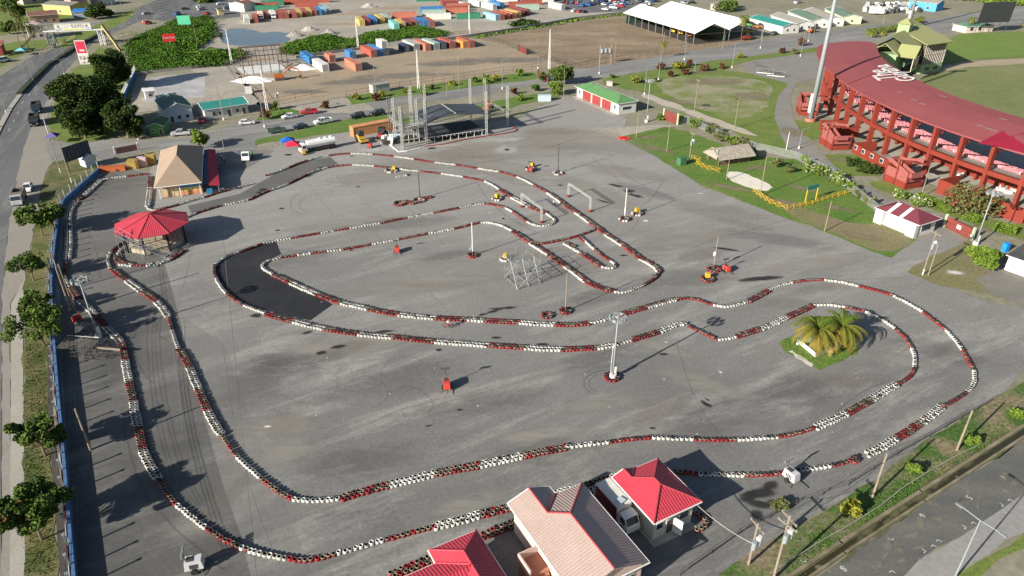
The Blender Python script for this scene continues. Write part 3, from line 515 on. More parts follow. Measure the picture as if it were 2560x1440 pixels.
circle(1263,650,30,'w',None,"a small ring"); circle(979,428,34,'w','r',"a small ring"); circle(999,511,32,'r',None,"a small ring"); circle(1046,503,34,'r','w',"a small ring"); circle(1325,423,26,'r','w',"a small ring")
# variants share meshes
def vmesh(colr,wear,tyres,nseg=18):
    V,Fc=ring_mesh(nseg,tyres); V[len(V)//2:,:2]+=RG.normal(0,.018,2); me=bpy.data.meshes.new("tyre_stack"); me.from_pydata(V.tolist(),[],Fc); me.materials.append(m_tyre)
    c=tyre_cols(V,colr,wear); ca=me.color_attributes.new("Col",'FLOAT_COLOR','POINT'); ca.data.foreach_set("color",np.c_[c,np.ones(len(c))].ravel()); me.polygons.foreach_set("use_smooth",[True]*len(me.polygons)); return me
VAR={'w':[vmesh(np.array(WHT)*s,0,2) for s in(1,.92,.8)]+[vmesh(np.array(WHT)*.9,1,2)],
     'r':[vmesh(np.array(RED)*s,k,2) for s,k in((1,1),(.75,1),(1.15,0),(.7,2),(.9,1))]}
cw={'w':[.5,.3,.14,.06],'r':[.28,.26,.18,.12,.16]}
def depth(s): return math.sqrt(s[0]**2+s[1]**2+CH**2)
def visible(s):
    Z=-CH; zc=s[1]*CP-Z*SP
    if zc<1: return False
    x=1280+FPX*s[0]/zc; y=720-FPX*(s[1]*SP+Z*CP)/zc
    return -5<x<2565 and -5<y<1445
stacks=[s for s in stacks if visible(s)]
order=sorted(range(len(stacks)),key=lambda i:depth(stacks[i])); near=set(order[:300])
WORD={'w':'white','r':'red'}
for i in sorted(near,key=lambda i:stacks[i][3]):
    x,y,c,seg=stacks[i]; sc_,db,where=SEG[seg]
    if c=='w' and RG.random()<.02: c='r'
    me=VAR[c][RG.choice(len(VAR[c]),p=cw[c])]; o=bpy.data.objects.new("tyre_stack",me); COL.objects.link(o); o.location=(x,y,.062); o.rotation_euler=(R(RG.normal(0,2)),R(RG.normal(0,2)),RG.uniform(0,6)); s=RG.uniform(.95,1.05); o.scale=(s,s,RG.uniform(.9,1.08))
    row="";o["tyre_seg"]=seg
    kk="one of the painted tyre stacks of the %s run, %s, %s"%(WORD[c],"double row" if db else "single row",where)
    o["label"]="%s painted tyre stack in %s"%(WORD[c],where); o["category"]="tyre stack"; o["group"]="%s tyre stacks in %s"%(WORD[c],where)
far=[stacks[i] for i in order[300:]]
def tyre_mass(lst,name,label,nseg=10):
    V0,F0=ring_mesh(nseg,2); F0=np.array(F0); nv=len(V0); n=len(lst); Vs=np.empty((n,nv,3)); Cs=np.empty((n,nv,3))
    for k,(x,y,c,seg) in enumerate(lst):
        v=V0.copy(); v[len(v)//2:,:2]+=RG.normal(0,.018,2); v[:,2]*=RG.uniform(.9,1.08); v[:,0]+=x; v[:,1]+=y; v[:,2]+=.06
        wear=RG.choice([0,1,2],p=[.90,.08,.02] if c=='w' else [.34,.42,.24]); Vs[k]=v; Cs[k]=tyre_cols(V0,np.array(WHT if c=='w' else RED)*RG.uniform(.72,1.1),wear)
    me=bpy.data.meshes.new(name); fa=(F0[None]+np.arange(n)[:,None,None]*nv).reshape(-1,4)
    me.vertices.add(n*nv); me.vertices.foreach_set("co",Vs.ravel()); me.loops.add(fa.size); me.loops.foreach_set("vertex_index",fa.ravel()); me.polygons.add(len(fa)); me.polygons.foreach_set("loop_start",np.arange(len(fa))*4); me.polygons.foreach_set("loop_total",np.full(len(fa),4)); me.polygons.foreach_set("use_smooth",[True]*len(fa))
    me.update(calc_edges=True); me.validate(); me.materials.append(m_tyre); ca=me.color_attributes.new("Col",'FLOAT_COLOR','POINT'); ca.data.foreach_set("color",np.c_[Cs.reshape(-1,3),np.ones(n*nv)].ravel())
    o=bpy.data.objects.new(name,me); COL.objects.link(o); o["kind"]="stuff"; o["label"]=label; o["category"]="tyre stacks"; return o
tyre_mass(far,"tyre_barrier","red and white tyre stacks lining the farther track")
print("stacks",len(stacks))
# ---------------- building helpers ----------------
m_wht=mat("white_render",(.55,.55,.53),var=.1,ns=.6,rough=.8,fine=.05)
m_trim=mat("white_trim",(.60,.60,.58),var=.14,ns=1)
m_glass=mat("dark_glass",(.03,.04,.05),rough=.12,spec=.6,var=.3,ns=.5)
m_redroof=mat("red_sheet_roof",(.46,.048,.072),var=.10,ns=.6,corr=.9,rough=.5,fine=.12)
m_pinkroof=mat("faded_red_roof",(.52,.085,.085),var=.1,ns=.5,corr=.9,rough=.5)
m_peach=mat("peach_sheet_roof",(.385,.295,.26),var=.10,ns=.4,corr=.9,rough=.55,fine=.1)
m_cap=mat("dark_red_cap",(.28,.04,.05),var=.15,ns=1)
m_green_roof=mat("green_sheet_roof",(.10,.23,.09),var=.12,ns=.3,corr=.5,rough=.6)
m_teal=mat("teal_sheet_roof",(.03,.22,.19),var=.15,ns=.3,corr=.5)
m_steel=mat("galvanised_steel",(.27,.28,.28),var=.15,ns=2,metal=.3,rough=.5)
m_stl2=mat("pale_grey_paint",(.24,.27,.285),var=.1,ns=1.5,rough=.5)
m_blk=mat("black_paint",(.018,.018,.02),var=.3,ns=1)
m_drk=mat("dark_steel",(.06,.055,.05),var=.3,ns=1)
m_wood=mat("weathered_pole_wood",(.24,.20,.155),var=.25,ns=1.5)
m_rust=mat("rusty_red_paint",(.20,.032,.020),var=.14,ns=.4,fine=.06,rough=.7)
m_lat=mat("faded_red_lattice",(.27,.085,.075),var=.25,ns=3,fine=.3)
m_yel=mat("yellow_paint",(.50,.32,.03),var=.15,ns=1)
m_org=mat("orange_paint",(.38,.10,.03),var=.15,ns=1)
m_blue=mat("blue_wall_paint",(.03,.13,.32),var=.15,ns=.5)
m_grn=mat("green_wall_paint",(.08,.24,.07),var=.15,ns=.5)
m_concg=mat("aged_concrete",(.33,.31,.27),var=.2,ns=.4,fine=.1)
def yroof(p,L,W,xe,we,z0,k,m,hipnear=False,cap=m_cap,trim=m_trim,ct=.10):
    """hipped roof, ridge along x, rect x 0..L, y -W..0, with a narrower gabled bay running to x=-xe over y -W..-W+we"""
    h=W/2; zr=z0+h*k; yb=-W+we/2; zb=z0+we/2*k; xn=L-h if hipnear else L
    mb=MB()
    mb.slab([(-xe,-W,z0),(L,-W,z0),(xn,-h,zr),(h,-h,zr),(we/2,yb,zb),(-xe,yb,zb)])
    mb.slab([(-xe,-W+we,z0),(0,-W+we,z0),(we/2,yb,zb),(-xe,yb,zb)])
    mb.slab([(0,0,z0),(h,-h,zr),(we/2,yb,zb),(0,-W+we,z0)])
    mb.slab([(0,0,z0),(L,0,z0),(xn,-h,zr),(h,-h,zr)])
    if hipnear: mb.slab([(L,0,z0),(L,-W,z0),(xn,-h,zr)])
    mb.build("roof",m,p)
    c=MB(); d=.05
    for a,b in (((-xe,yb,zb+d),(we/2,yb,zb+d)),((we/2,yb,zb+d),(h,-h,zr+d)),((h,-h,zr+d),(xn,-h,zr+d)),((0,0,z0+d),(h,-h,zr+d)),((0,-W+we,z0+d),(we/2,yb,zb+d))): c.tube(a,b,ct,n=6)
    if hipnear: c.tube((L,0,z0+d),(xn,-h,zr+d),ct); c.tube((L,-W,z0+d),(xn,-h,zr+d),ct)
    c.build("ridge_cap",cap,p)
    f=MB(); t=.06
    for a,b in (((0,0),(L,0)),((0,0),(0,-W+we)),((0,-W+we),(-xe,-W+we)),((-xe,-W),(L,-W)),((L,0),(L,-W))):
        f.tube((a[0],a[1],z0-.06),(b[0],b[1],z0-.06),.09,n=4)
    f.tube((-xe,-W,z0),(-xe,yb,zb),.07,n=4); f.tube((-xe,-W+we,z0),(-xe,yb,zb),.07,n=4)
    f.build("fascia",trim,p)
    return zb
def opening(p,x,y,z,wd,h,an,kind="window",frame=None,pane=None,t=.05):
    """window or door set on a wall whose outward normal points along angle an"""
    f=MB(); f.box(x+math.cos(an)*t/2,y+math.sin(an)*t/2,z,t,wd,h,an); o=f.build(kind if kind!="window" else "window",frame or m_trim,p)
    g=MB(); q=t+.015; g.box(x+math.cos(an)*q/2,y+math.sin(an)*q/2,z+.08,q,wd-.16,h-.16,an)
    g.build("pane" if kind=="window" else "door_leaf",pane or m_glass,o); return o
def simple_roof(p,x0,y0,x1,y1,z,rise,kind,axis,m,name="roof",trim=None,t=.09):
    mb=MB(); xm,ym=(x0+x1)/2,(y0+y1)/2; zr=z+rise
    if kind=='gable':
        if axis=='x': mb.slab([(x0,y0,z),(x1,y0,z),(x1,ym,zr),(x0,ym,zr)],t); mb.slab([(x0,y1,z),(x1,y1,z),(x1,ym,zr),(x0,ym,zr)],t)
        else: mb.slab([(x0,y0,z),(x0,y1,z),(xm,y1,zr),(xm,y0,zr)],t); mb.slab([(x1,y0,z),(x1,y1,z),(xm,y1,zr),(xm,y0,zr)],t)
    elif kind=='hip':
        if axis=='x':
            h=(y1-y0)/2; a,b=(x0+h,ym,zr),(x1-h,ym,zr)
            mb.slab([(x0,y0,z),(x1,y0,z),b,a],t); mb.slab([(x0,y1,z),(x1,y1,z),b,a],t); mb.slab([(x0,y0,z),(x0,y1,z),a],t); mb.slab([(x1,y0,z),(x1,y1,z),b],t)
        else:
            h=(x1-x0)/2; a,b=(xm,y0+h,zr),(xm,y1-h,zr)
            mb.slab([(x0,y0,z),(x0,y1,z),b,a],t); mb.slab([(x1,y0,z),(x1,y1,z),b,a],t); mb.slab([(x0,y0,z),(x1,y0,z),a],t); mb.slab([(x0,y1,z),(x1,y1,z),b],t)
    elif kind=='shed':
        if axis=='x': mb.slab([(x0,y0,z),(x1,y0,z),(x1,y1,zr),(x0,y1,zr)],t)
        else: mb.slab([(x0,y0,z),(x0,y1,z),(x1,y1,zr),(x1,y0,zr)],t)
    o=mb.build(name,m,p)
    if trim:
        f=MB()
        for a,b in(((x0,y0),(x1,y0)),((x1,y0),(x1,y1)),((x1,y1),(x0,y1)),((x0,y1),(x0,y0))):
            if kind=='gable' and ((axis=='x' and a[0]==b[0]) or (axis=='y' and a[1]==b[1])):
                mid=((a[0]+b[0])/2,(a[1]+b[1])/2,zr); f.tube((*a,z),mid,.08,n=4); f.tube(mid,(*b,z),.08,n=4)
            else: f.tube((*a,z-.03),(*b,z-.03),.08,n=4)
        f.build("fascia",trim,p)
    return o
def walls(p,x0,y0,x1,y1,h,m,gable=None,rise=0,name="wall",z0=0):
    mb=MB(); mb.bb(x0,y0,z0,x1,y1,h); xm,ym=(x0+x1)/2,(y0+y1)/2; r=rise*.9
    if gable=='x':
        for x in(x0,x1-.1): mb.extr([(y0,h),(y1,h),(ym,h+r)],x,x+.1,'x')
    if gable=='y':
        for y in(y0,y1-.1): mb.extr([(x0,h),(x1,h),(xm,h+r)],y,y+.1,'y')
    return mb.build(name,m,p)
def frame2(a,b,z=0):
    A=G(*a,z);B=G(*b,z); return Vector((A.x,A.y,0)),ang(A,B),(B-A).length
# ---------------- the buildings by the yard ----------------
o,an,L=frame2((1455,1207),(1622,1402),4.3)
p=thing("peach_roof_hall","long house with peach sheet roof and dark red ridge caps at the front of the yard","building",o,an)
yroof(p,12.0,8.6,1.3,5.2,4.3,.36,m_peach,False)
m_pkw=mat("pale_pink_wall",(.55,.42,.37),var=.08,ns=.5)
mb=MB(); mb.bb(.6,-8.0,0,11.6,-.6,4.2); mb.bb(-.9,-8.0,0,.6,-3.9,4.2); mb.extr([(-8.0,4.2),(-.6,4.2),(-4.3,5.55)],11.5,11.6,'x'); mb.extr([(-8.0,4.2),(-3.9,4.2),(-5.95,4.95)],-.9,-.8,'x'); mb.build("wall",m_pkw,p)
opening(p,11.6,-2.2,1.6,1.5,1.6,0); opening(p,11.6,-5.6,1.6,1.5,1.6,0); opening(p,3,-.6,1.6,1.2,1.3,math.pi/2); opening(p,7,-.6,1.6,1.2,1.3,math.pi/2)
m_tst=mat("terracotta_stair",(.36,.17,.11),var=.15,ns=1)
mb=MB(); mb.bb(4.2,-10.2,0,6.6,-8.05,2.1); 
for i in range(8): mb.bb(6.6+i*.32,-9.7,0,6.92+i*.32,-8.2,1.9-i*.22)
so_=mb.build("stair",m_tst,p)
mb=MB(); mb.bb(4.2,-10.3,2.1,6.6,-10.15,3.1); mb.bb(4.1,-10.3,2.1,4.22,-8.05,3.1); mb.bb(6.6,-9.9,.2,9.3,-9.8,2.2); mb.build("parapet",m_pkw,so_)
o,an,L=frame2((1645,1145.5),(1754,1252.5),3.5)
p=thing("red_roof_office","small office with bright red hipped roof and open white door","building",o,an)
yroof(p,7.6,6.5,.05,3.1,3.5,.37,m_redroof,True)
mb=MB(); mb.bb(.6,-5.9,0,7.0,-.6,3.4); mb.bb(.3,-5.9,0,.6,-4.0,3.4); mb.build("wall",mat("office_wall",(.52,.50,.42),var=.1,ns=.5),p)
mb=MB(); mb.bb(-.2,-6.3,0,7.9,-5.91,.12); mb.bb(7.01,-5.9,0,7.9,-.4,.12); mb.build("step",m_concg,p)
opening(p,7.0,-5.1,1.4,1.0,1.0,0); opening(p,7.0,-1.8,1.4,1.3,1.0,0); opening(p,7.0,-3.7,0.12,1.0,2.1,0,"doorway",m_trim,m_drk)
mb=MB(); mb.box(7.55,-3.0,.14,1.15,.05,2.1,R(20)); mb.build("door",m_trim,p)
opening(p,2.5,-5.9,1.5,.9,.9,-math.pi/2)
o,an,L=frame2((1191.3,1324.5),(1265,1440),3.6)
p=thing("red_roof_pavilion","red hipped roof building cut by the bottom edge left of the peach roof","building",o,an)
mb=MB(); z0,k=3.6,.42; zr=z0+2.7*k
mb.slab([(0,0,z0),(0,-5.4,z0),(2.7,-2.7,zr)]); mb.slab([(0,0,z0),(11,0,z0),(8.3,-2.7,zr),(2.7,-2.7,zr)])
mb.slab([(0,-5.4,z0),(1.8,-5.4,z0),(4.5,-2.7,zr),(2.7,-2.7,zr)]); mb.slab([(1.8,-5.4,z0),(1.8,-12,z0),(4.5,-12,zr),(4.5,-2.7,zr)]); mb.slab([(7.2,-5.4,z0),(7.2,-12,z0),(4.5,-12,zr),(4.5,-2.7,zr)]); mb.slab([(7.2,-5.4,z0),(11,-5.4,z0),(8.3,-2.7,zr),(4.5,-2.7,zr)]); mb.slab([(11,0,z0),(11,-5.4,z0),(8.3,-2.7,zr)])
mb.build("roof",m_redroof,p)
c=MB()
for a,b in(((0,0,z0),(2.7,-2.7,zr)),((0,-5.4,z0),(2.7,-2.7,zr)),((2.7,-2.7,zr),(8.3,-2.7,zr)),((1.8,-5.4,z0),(4.5,-2.7,zr)),((4.5,-2.7,zr),(4.5,-12,zr))): c.tube(Vector(a)+Vector((0,0,.05)),Vector(b)+Vector((0,0,.05)),.09)
c.build("ridge_cap",m_redroof,p)
f=MB()
for a,b in(((0,0),(11,0)),((0,0),(0,-5.4)),((0,-5.4),(1.8,-5.4)),((1.8,-5.4),(1.8,-12))): f.tube((*a,z0-.05),(*b,z0-.05),.09,n=4)
f.build("fascia",m_trim,p)
mb=MB(); mb.bb(.6,-4.8,0,10.4,-.6,3.5); mb.bb(2.4,-11.8,0,6.6,-4.8,3.5); mb.build("wall",m_pkw,p)
opening(p,4,-.6,1.5,1.2,1.2,math.pi/2)
# gazebo
c0=Vector((-69.4,126.8,0)); p=thing("octagonal_gazebo","octagonal gazebo with bright red roof and steel stair","gazebo",c0,0)
ez,az_=4.35,6.3; a0=ang(c0,(-75.9,126.4)); oc=[(6.95*math.cos(a0+i*math.pi/4),6.95*math.sin(a0+i*math.pi/4)) for i in range(8)]
mb=MB()
for i in range(8): mb.slab([(*oc[i],ez),(*oc[(i+1)%8],ez),(0,0,az_)],.07)
mb.build("roof",m_redroof,p)
mb=MB()
for i in range(8): mb.tube((*oc[i],ez+.04),(0,0,az_+.04),.06); mb.tube((*oc[i],ez-.08),(*oc[(i+1)%8],ez-.08),.07,n=4)
mb.build("ridge_cap",m_cap,p)
for i in range(8): MB().tube((oc[i][0]*.8,oc[i][1]*.8,0),(oc[i][0]*.8,oc[i][1]*.8,ez+.1),.2,n=8).build("post",m_blk,p)
mb=MB(); mb.prism([(x*.74,y*.74) for x,y in oc],0,.9); mb.build("stage_floor",mat("gazebo_floor",(.36,.32,.24),var=.15,ns=.6),p)
mb=MB()
for i in range(8):
    a=Vector((oc[i][0]*.77,oc[i][1]*.77,0)); b=Vector((oc[(i+1)%8][0]*.77,oc[(i+1)%8][1]*.77,0))
    for z in(1.3,1.8,3.0): mb.tube(a+Vector((0,0,z)),b+Vector((0,0,z)),.04,n=4)
    for t in(.25,.5,.75): q=a.lerp(b,t); mb.tube(q+Vector((0,0,.9)),q+Vector((0,0,3.0)),.03,n=4)
mb.build("railing",m_steel,p)
g=MB(); S0=G(415,645)-c0; S1=G(350,620,2.6)-c0; S2=G(288,588,4.9)-c0
for off in(0,1.1):
    ov=Vector((.25,1,0)).normalized()*off
    for q in(0,1.0): g.path([S0+ov+Vector((0,0,q+.1)),S1+ov+Vector((0,0,q)),S2+ov+Vector((0,0,q))],.05,4)
for a,b in((S0,S1),(S1,S2)):
    for i in range(12):
        q=a.lerp(b,(i+.5)/12); g.tube(q,q+Vector((.28,1.1,0)),.09,n=4); g.tube(q,q+Vector((0,0,1)),.02,n=4)
for s in(S1,S2): g.tube(Vector((s.x,s.y,0)),s,.06,n=5); g.tube(Vector((s.x+.3,s.y+1.1,0)),s+Vector((.3,1.1,0)),.06,n=5)
g.build("stair",m_stl2,p)
# tan roofed hall with red awning
o,an,L=frame2((385,470),(505,456),3.0)
p=thing("tan_roof_hall","hall with tall tan shingle roof and colourful wall panels","building",o,an)
W=9.8; D=27; zr=6.6
m_tan=mat("tan_shingle",(.30,.225,.165),var=.1,ns=.5,fine=.12); 
mb=MB(); mb.slab([(0,0,3),(W,0,3),(W/2,10.5,zr)]); mb.slab([(0,0,3),(0,D,3),(W/2,D-9,zr),(W/2,10.5,zr)]); mb.slab([(W,0,3),(W,D,3),(W/2,D-9,zr),(W/2,10.5,zr)]); mb.slab([(0,D,3),(W,D,3),(W/2,D-9,zr)]); mb.build("roof",m_tan,p)
f=MB(); f.tube((0,0,2.95),(W,0,2.95),.1,n=4); f.tube((0,0,2.95),(0,D,2.95),.1,n=4); f.tube((W,0,2.95),(W,D,2.95),.1,n=4); f.build("fascia",m_trim,p)
walls(p,1.2,1.4,W-.5,D-1,2.9,mat("hall_wall",(.5,.38,.25),var=.1,ns=.5))
for k,x in enumerate(np.linspace(1.7,8.6,8)):
    mb=MB(); x1=x+.86
    mb.mi(0).bb(x,1.3,.1,x1,1.38,1.0); mb.mi(1).bb(x,1.3,1.0,x1,1.38,1.8); mb.mi(2).bb(x,1.3,1.8,x1,1.38,2.6)
    cols=[mat("panel_orange",(.62,.28,.14)),mat("panel_yellow",(.66,.52,.16)),mat("panel_blue",(.05,.25,.5))]
    if k<3: cols=[mat("panel_peach",(.6,.4,.24)),mat("panel_cream",(.62,.5,.3)),mat("panel_sand",(.55,.36,.16))]
    mb.build("wall_panel",cols,p)
for x in(.8,5.0,9.2): MB().bb(x-.12,.5,0,x+.12,.74,3).build("post",m_trim,p)
mb=MB(); mb.bb(W+.1,1,2.2,W+1.5,D-1,2.3); mb.build("gutter_roof",mat("blue_grey_roof",(.06,.08,.13),var=.2,ns=.5),p)
mb=MB(); mb.slab([(W+1.4,-.5,2.4),(W+3.6,-.6,2.1),(W+2.8,D-1,2.1),(W+1.0,D-1,2.4)]); mb.build("awning",mat("crimson_awning",(.36,.03,.05),var=.1,ns=.4),p)
for y in(-.3,8,17,25): MB().tube((W+3.3,y,0),(W+3.3,y,2.1),.06).build("awning_post",m_steel,p)
MB().bb(W+.6,.3,0,W+1.8,1.2,1.0).build("water_tank",mat("tank_blue",(.02,.18,.35)),p)
# long store with green roof and red doors
o,an,L=frame2((1543.75,258.75),(1440,215),3.5)
p=thing("red_door_store","long white store with green roof and red roller doors","building",o,an)
simple_roof(p,-.3,-7.6,24.2,.3,3.4,1.5,'hip','x',m_green_roof,trim=m_trim)
walls(p,0,-7,23.8,-.6,3.4,m_wht)
for i,(a,b) in enumerate(((4.2,9.0),(9.8,14.6),(15.4,20.2))):
    mb=MB(); mb.bb(a,-.6,.1,b,-.5,2.9)
    for k in range(1,5): mb.bb(a+(b-a)*k/5-.03,-.5,.1,a+(b-a)*k/5+.03,-.46,2.9)
    mb.build("red_door",mat("red_shutter",(.26,.045,.04),var=.2,ns=.8),p)
opening(p,2,-.6,1.2,1.0,1.3,math.pi/2); opening(p,22,-.6,1.2,1.0,1.3,math.pi/2); opening(p,0,-3.5,1.2,3.2,1.0,math.pi)
mb=MB(); mb.bb(0,-.4,0,24,1.0,.12); mb.build("apron_slab",m_concg,p)
# twin open shed with bright white roof
o,an,L=frame2((1737,82),(1560,30.5),5)
p=thing("twin_white_roof_shed","huge open shed with two bright white gable roofs","shed",o,an)
m_wr=mat("white_sheet_roof",(.86,.87,.88),var=.03,ns=.2,rough=.5)
for y0,y1,x0,x1,nm in((-19,0,0,60,"roof"),(-38,-19.2,2,62,"roof")):
    simple_roof(p,x0,y0,x1,y1,4.6,3.6,'gable','x',m_wr,nm)
for y in(-.6,-19,-37):
    for x in range(1,60,6): MB().tube((x,y,0),(x,y,4.6),.14).build("post",m_steel,p)
mb=MB(); mb.bb(1,-37,0,59,-.8,.05); mb.build("floor_slab",m_drk,p)
mb=MB(); mb.bb(3,-18.9,0,58,-18.7,4.4); mb.bb(58,-37,0,58.2,-1,4.4); mb.build("partition_wall",mat("dark_green_wall",(.03,.07,.05),var=.3,ns=.4),p)
mb=MB()
for x in(.5,): mb.bb(x,-18.6,3.9,x+.1,-.8,4.1); mb.bb(x,-36.6,3.9,x+.1,-19.6,4.1)
mb.build("gable_truss",m_drk,p)
# maroon roofed hut by the stadium gate
o,an,L=frame2((2298.75,561),(2217,528),3.1)
p=thing("maroon_roof_hut","white hut with maroon roof and two white skylight strips","building",o,an)
simple_roof(p,-.3,-6.8,9.9,.3,3.0,1.6,'hip','x',mat("maroon_roof",(.16,.035,.05),var=.12,ns=.6,corr=.8),trim=m_trim)
walls(p,.4,-6.2,9.2,-.5,3.0,m_wht); mb=MB(); mb.bb(.2,-.5,0,2.0,.5,2.9); mb.bb(7.6,-.5,0,9.4,.5,2.9); mb.bb(2.0,-.4,0,7.6,-.1,.9); mb.build("porch_wall",m_wht,p)
for x in(3.6,6.4):
    mb=MB(); mb.slab([(x,.2,3.13),(x+.8,.2,3.13),(x+.8,-2.9,4.5),(x,-2.9,4.5)],.04); mb.build("skylight",m_trim,p)
opening(p,.4,-3.2,.9,3.0,1.4,math.pi,"window",m_trim,m_glass); opening(p,.4,-.2,0,.8,2.1,math.pi,"doorway",m_drk,m_drk)
# thatched hut
c=G(1820,402); p=thing("thatched_hut","open hut under a ragged grey palm thatch roof","hut",c,R(20))
mb=MB(); r_=np.random.default_rng(5)
m_th=mat("palm_thatch",(.30,.27,.225),var=.3,ns=1.2,fine=.3,rough=1,bump=.6)
for s in(-1,1):
    for i in range(46):
        x=-5.2+i*.23; 
        for q in range(3):
            y0=s*(.1+q*1.05); z0=3.9-q*.55; j=r_.normal(0,.06,3); mb.slab([(x+j[0],y0,z0+j[1]*.5),(x+.3+j[0],y0,z0),(x+.32+j[2],y0+s*1.5,z0-.95+j[1]),(x+j[2],y0+s*1.5,z0-.95)],.07)
for x in(-5.3,5.3):
    for q in range(8): yy=-2.9+q*.75; mb.slab([(x*.8,yy*.4,3.7),(x*.8,(yy+.8)*.4,3.7),(x*1.06,yy+.8,1.9),(x*1.06,yy,1.9)],.06)
mb.build("thatch_roof",m_th,p)
for x in(-4.5,-1.5,1.5,4.5):
    for y in(-2.4,2.4): MB().tube((x,y,0),(x,y,2.6),.09).build("post",m_wood,p)
mb=MB(); mb.bb(-4.4,-2.3,0,4.4,-2.2,1.0); mb.bb(-4.4,2.2,0,4.4,2.3,1.0); mb.build("half_wall",mat("bark_wall",(.13,.09,.06),var=.3,ns=1.5),p)
# houses by the side street
def cottage(name,label,a,b,W,H,rise,rm,wm,kind='gable',axis='x',wins=(),trim=m_trim,oh=.4,zpx=None):
    o,an,L=frame2(a,b,zpx if zpx is not None else 0)
    p=thing(name,label,"building",o,an); y0,y1=(0,W) if W>0 else (W,0)
    simple_roof(p,-oh,y0-oh,L+oh,y1+oh,H,rise,kind,axis,rm,trim=trim); walls(p,0,y0,L,y1,H,wm,gable=axis if kind=='gable' else None,rise=rise)
    for w_ in wins:
        side,t,wd,h=w_[:4]; kd=w_[4] if len(w_)>4 else "window"; z=.9 if kd=="window" else 0
        if side=='f': opening(p,L*t,y0,z,wd,h,-math.pi/2,kd,m_trim,m_glass if kd=="window" else m_drk)
        if side=='r': opening(p,L,y0+(y1-y0)*t,z,wd,h,0,kd,m_trim,m_glass if kd=="window" else m_drk)
        if side=='l': opening(p,0,y0+(y1-y0)*t,z,wd,h,math.pi,kd,m_trim,m_glass if kd=="window" else m_drk)
    return p,L
m_bgr=mat("blue_green_roof",(.055,.11,.12),c2=(.09,.17,.13),ns=.15,corr=.5); m_palebl=mat("pale_blue_wall",(.42,.50,.56),var=.08)
cottage("gabled_house","pale blue house with weathered blue green gable roof behind the large trees",(418,310),(485,300),13,4.0,1.6,m_bgr,m_palebl,'gable','y',(('f',.5,1.0,1.1),('f',.8,1.0,1.1),('f',.22,.9,2.0,"doorway")))
cottage("green_cabin","small green cabin with moss green roof beside the street",(376,340),(412,338),7,2.6,1.0,mat("moss_roof",(.07,.13,.06),var=.25,ns=.6),m_grn,'gable','y',(('f',.3,.9,.9),('f',.8,.9,1.9,"doorway")))
cottage("teal_roof_barrack","long white barrack with teal roof facing the side street",(515,300),(622,283),8,3.0,1.2,m_teal,m_wht,'gable','x',(('f',.2,1,1),('f',.35,1,1),('f',.55,.9,2,"doorway"),('f',.75,1,1),('f',.9,.9,2,"doorway")))
cottage("guard_kiosk","tiny white guard kiosk on the stained concrete slab",(366,250),(390,247),4,2.7,.15,m_trim,m_wht,'shed','x',(('f',.5,1.2,1.0),),oh=.25)
cottage("corner_hut","white hut with dark flat roof at the right edge behind the round bush",(2510,675),(2580,700),7,3.0,.4,mat("dark_felt",(.07,.075,.075),var=.3,ns=.5),m_wht,'shed','x',(('f',.3,1.8,.25),))
cottage("round_panel_shed","little blue and white gate house by the blue wall",(217,420),(245,412),3,2.2,.9,m_palebl,m_palebl,'gable','y',())
# low houses at the far right, long and narrow
m_gr2=mat("grey_green_roof",(.10,.17,.12),c2=(.14,.2,.15),ns=.2,corr=.4); m_gyr=mat("grey_sheet_roof",(.28,.27,.235),var=.12,ns=.3,corr=.4)
for i,(a,b,rm,lab) in enumerate((((1955,85),(1872,62),m_teal,"teal"),((1990,77),(1925,55),m_gyr,"pale grey"),((2027,70),(1968,45),m_gr2,"grey green"),((2062,66),(2005,42),m_gyr,"stained grey"))):
    cottage("long_bungalow","white bungalow with %s roof, %s in the far row"%(lab,("nearest","second","third","fourth")[i]),a,b,-9,3.2,1.3,rm,m_wht,'gable','x',(('l',.3,1.2,1.1),('l',.7,1.2,1.1)))
cottage("cream_house","pale yellow and green house behind the floodlight mast",(2105,60),(2060,38),-9,3.2,1.3,m_gr2,mat("cream_wall",(.55,.56,.36)),'gable','x',(('l',.5,1.2,1.1),))
cottage("blue_store","bright blue building with grey roof among stored scrap at the top right",(2270,22),(2338,30),9,4.2,1.2,m_gyr,mat("sky_blue_wall",(.08,.30,.60)),'gable','x',(('f',.2,1.5,1.3),('f',.7,1.5,1.3)))
cottage("block_ruin","unfinished grey block building beside a bush",(1775,24),(1800,28),6,3.2,.1,m_concg,m_concg,'shed','x',(('f',.3,1,1.2),('f',.7,1,1.2)),trim=None)
cottage("screen_hut","pale pink hut with green roof below the black sight screen",(2413,83),(2480,79),8,2.8,1.2,mat("hut_green_roof",(.09,.2,.13),var=.15,ns=.3,corr=.5),mat("hut_pink_wall",(.6,.5,.44)),'hip','x',(('f',.2,2,1.5),('f',.5,2,1.5)))
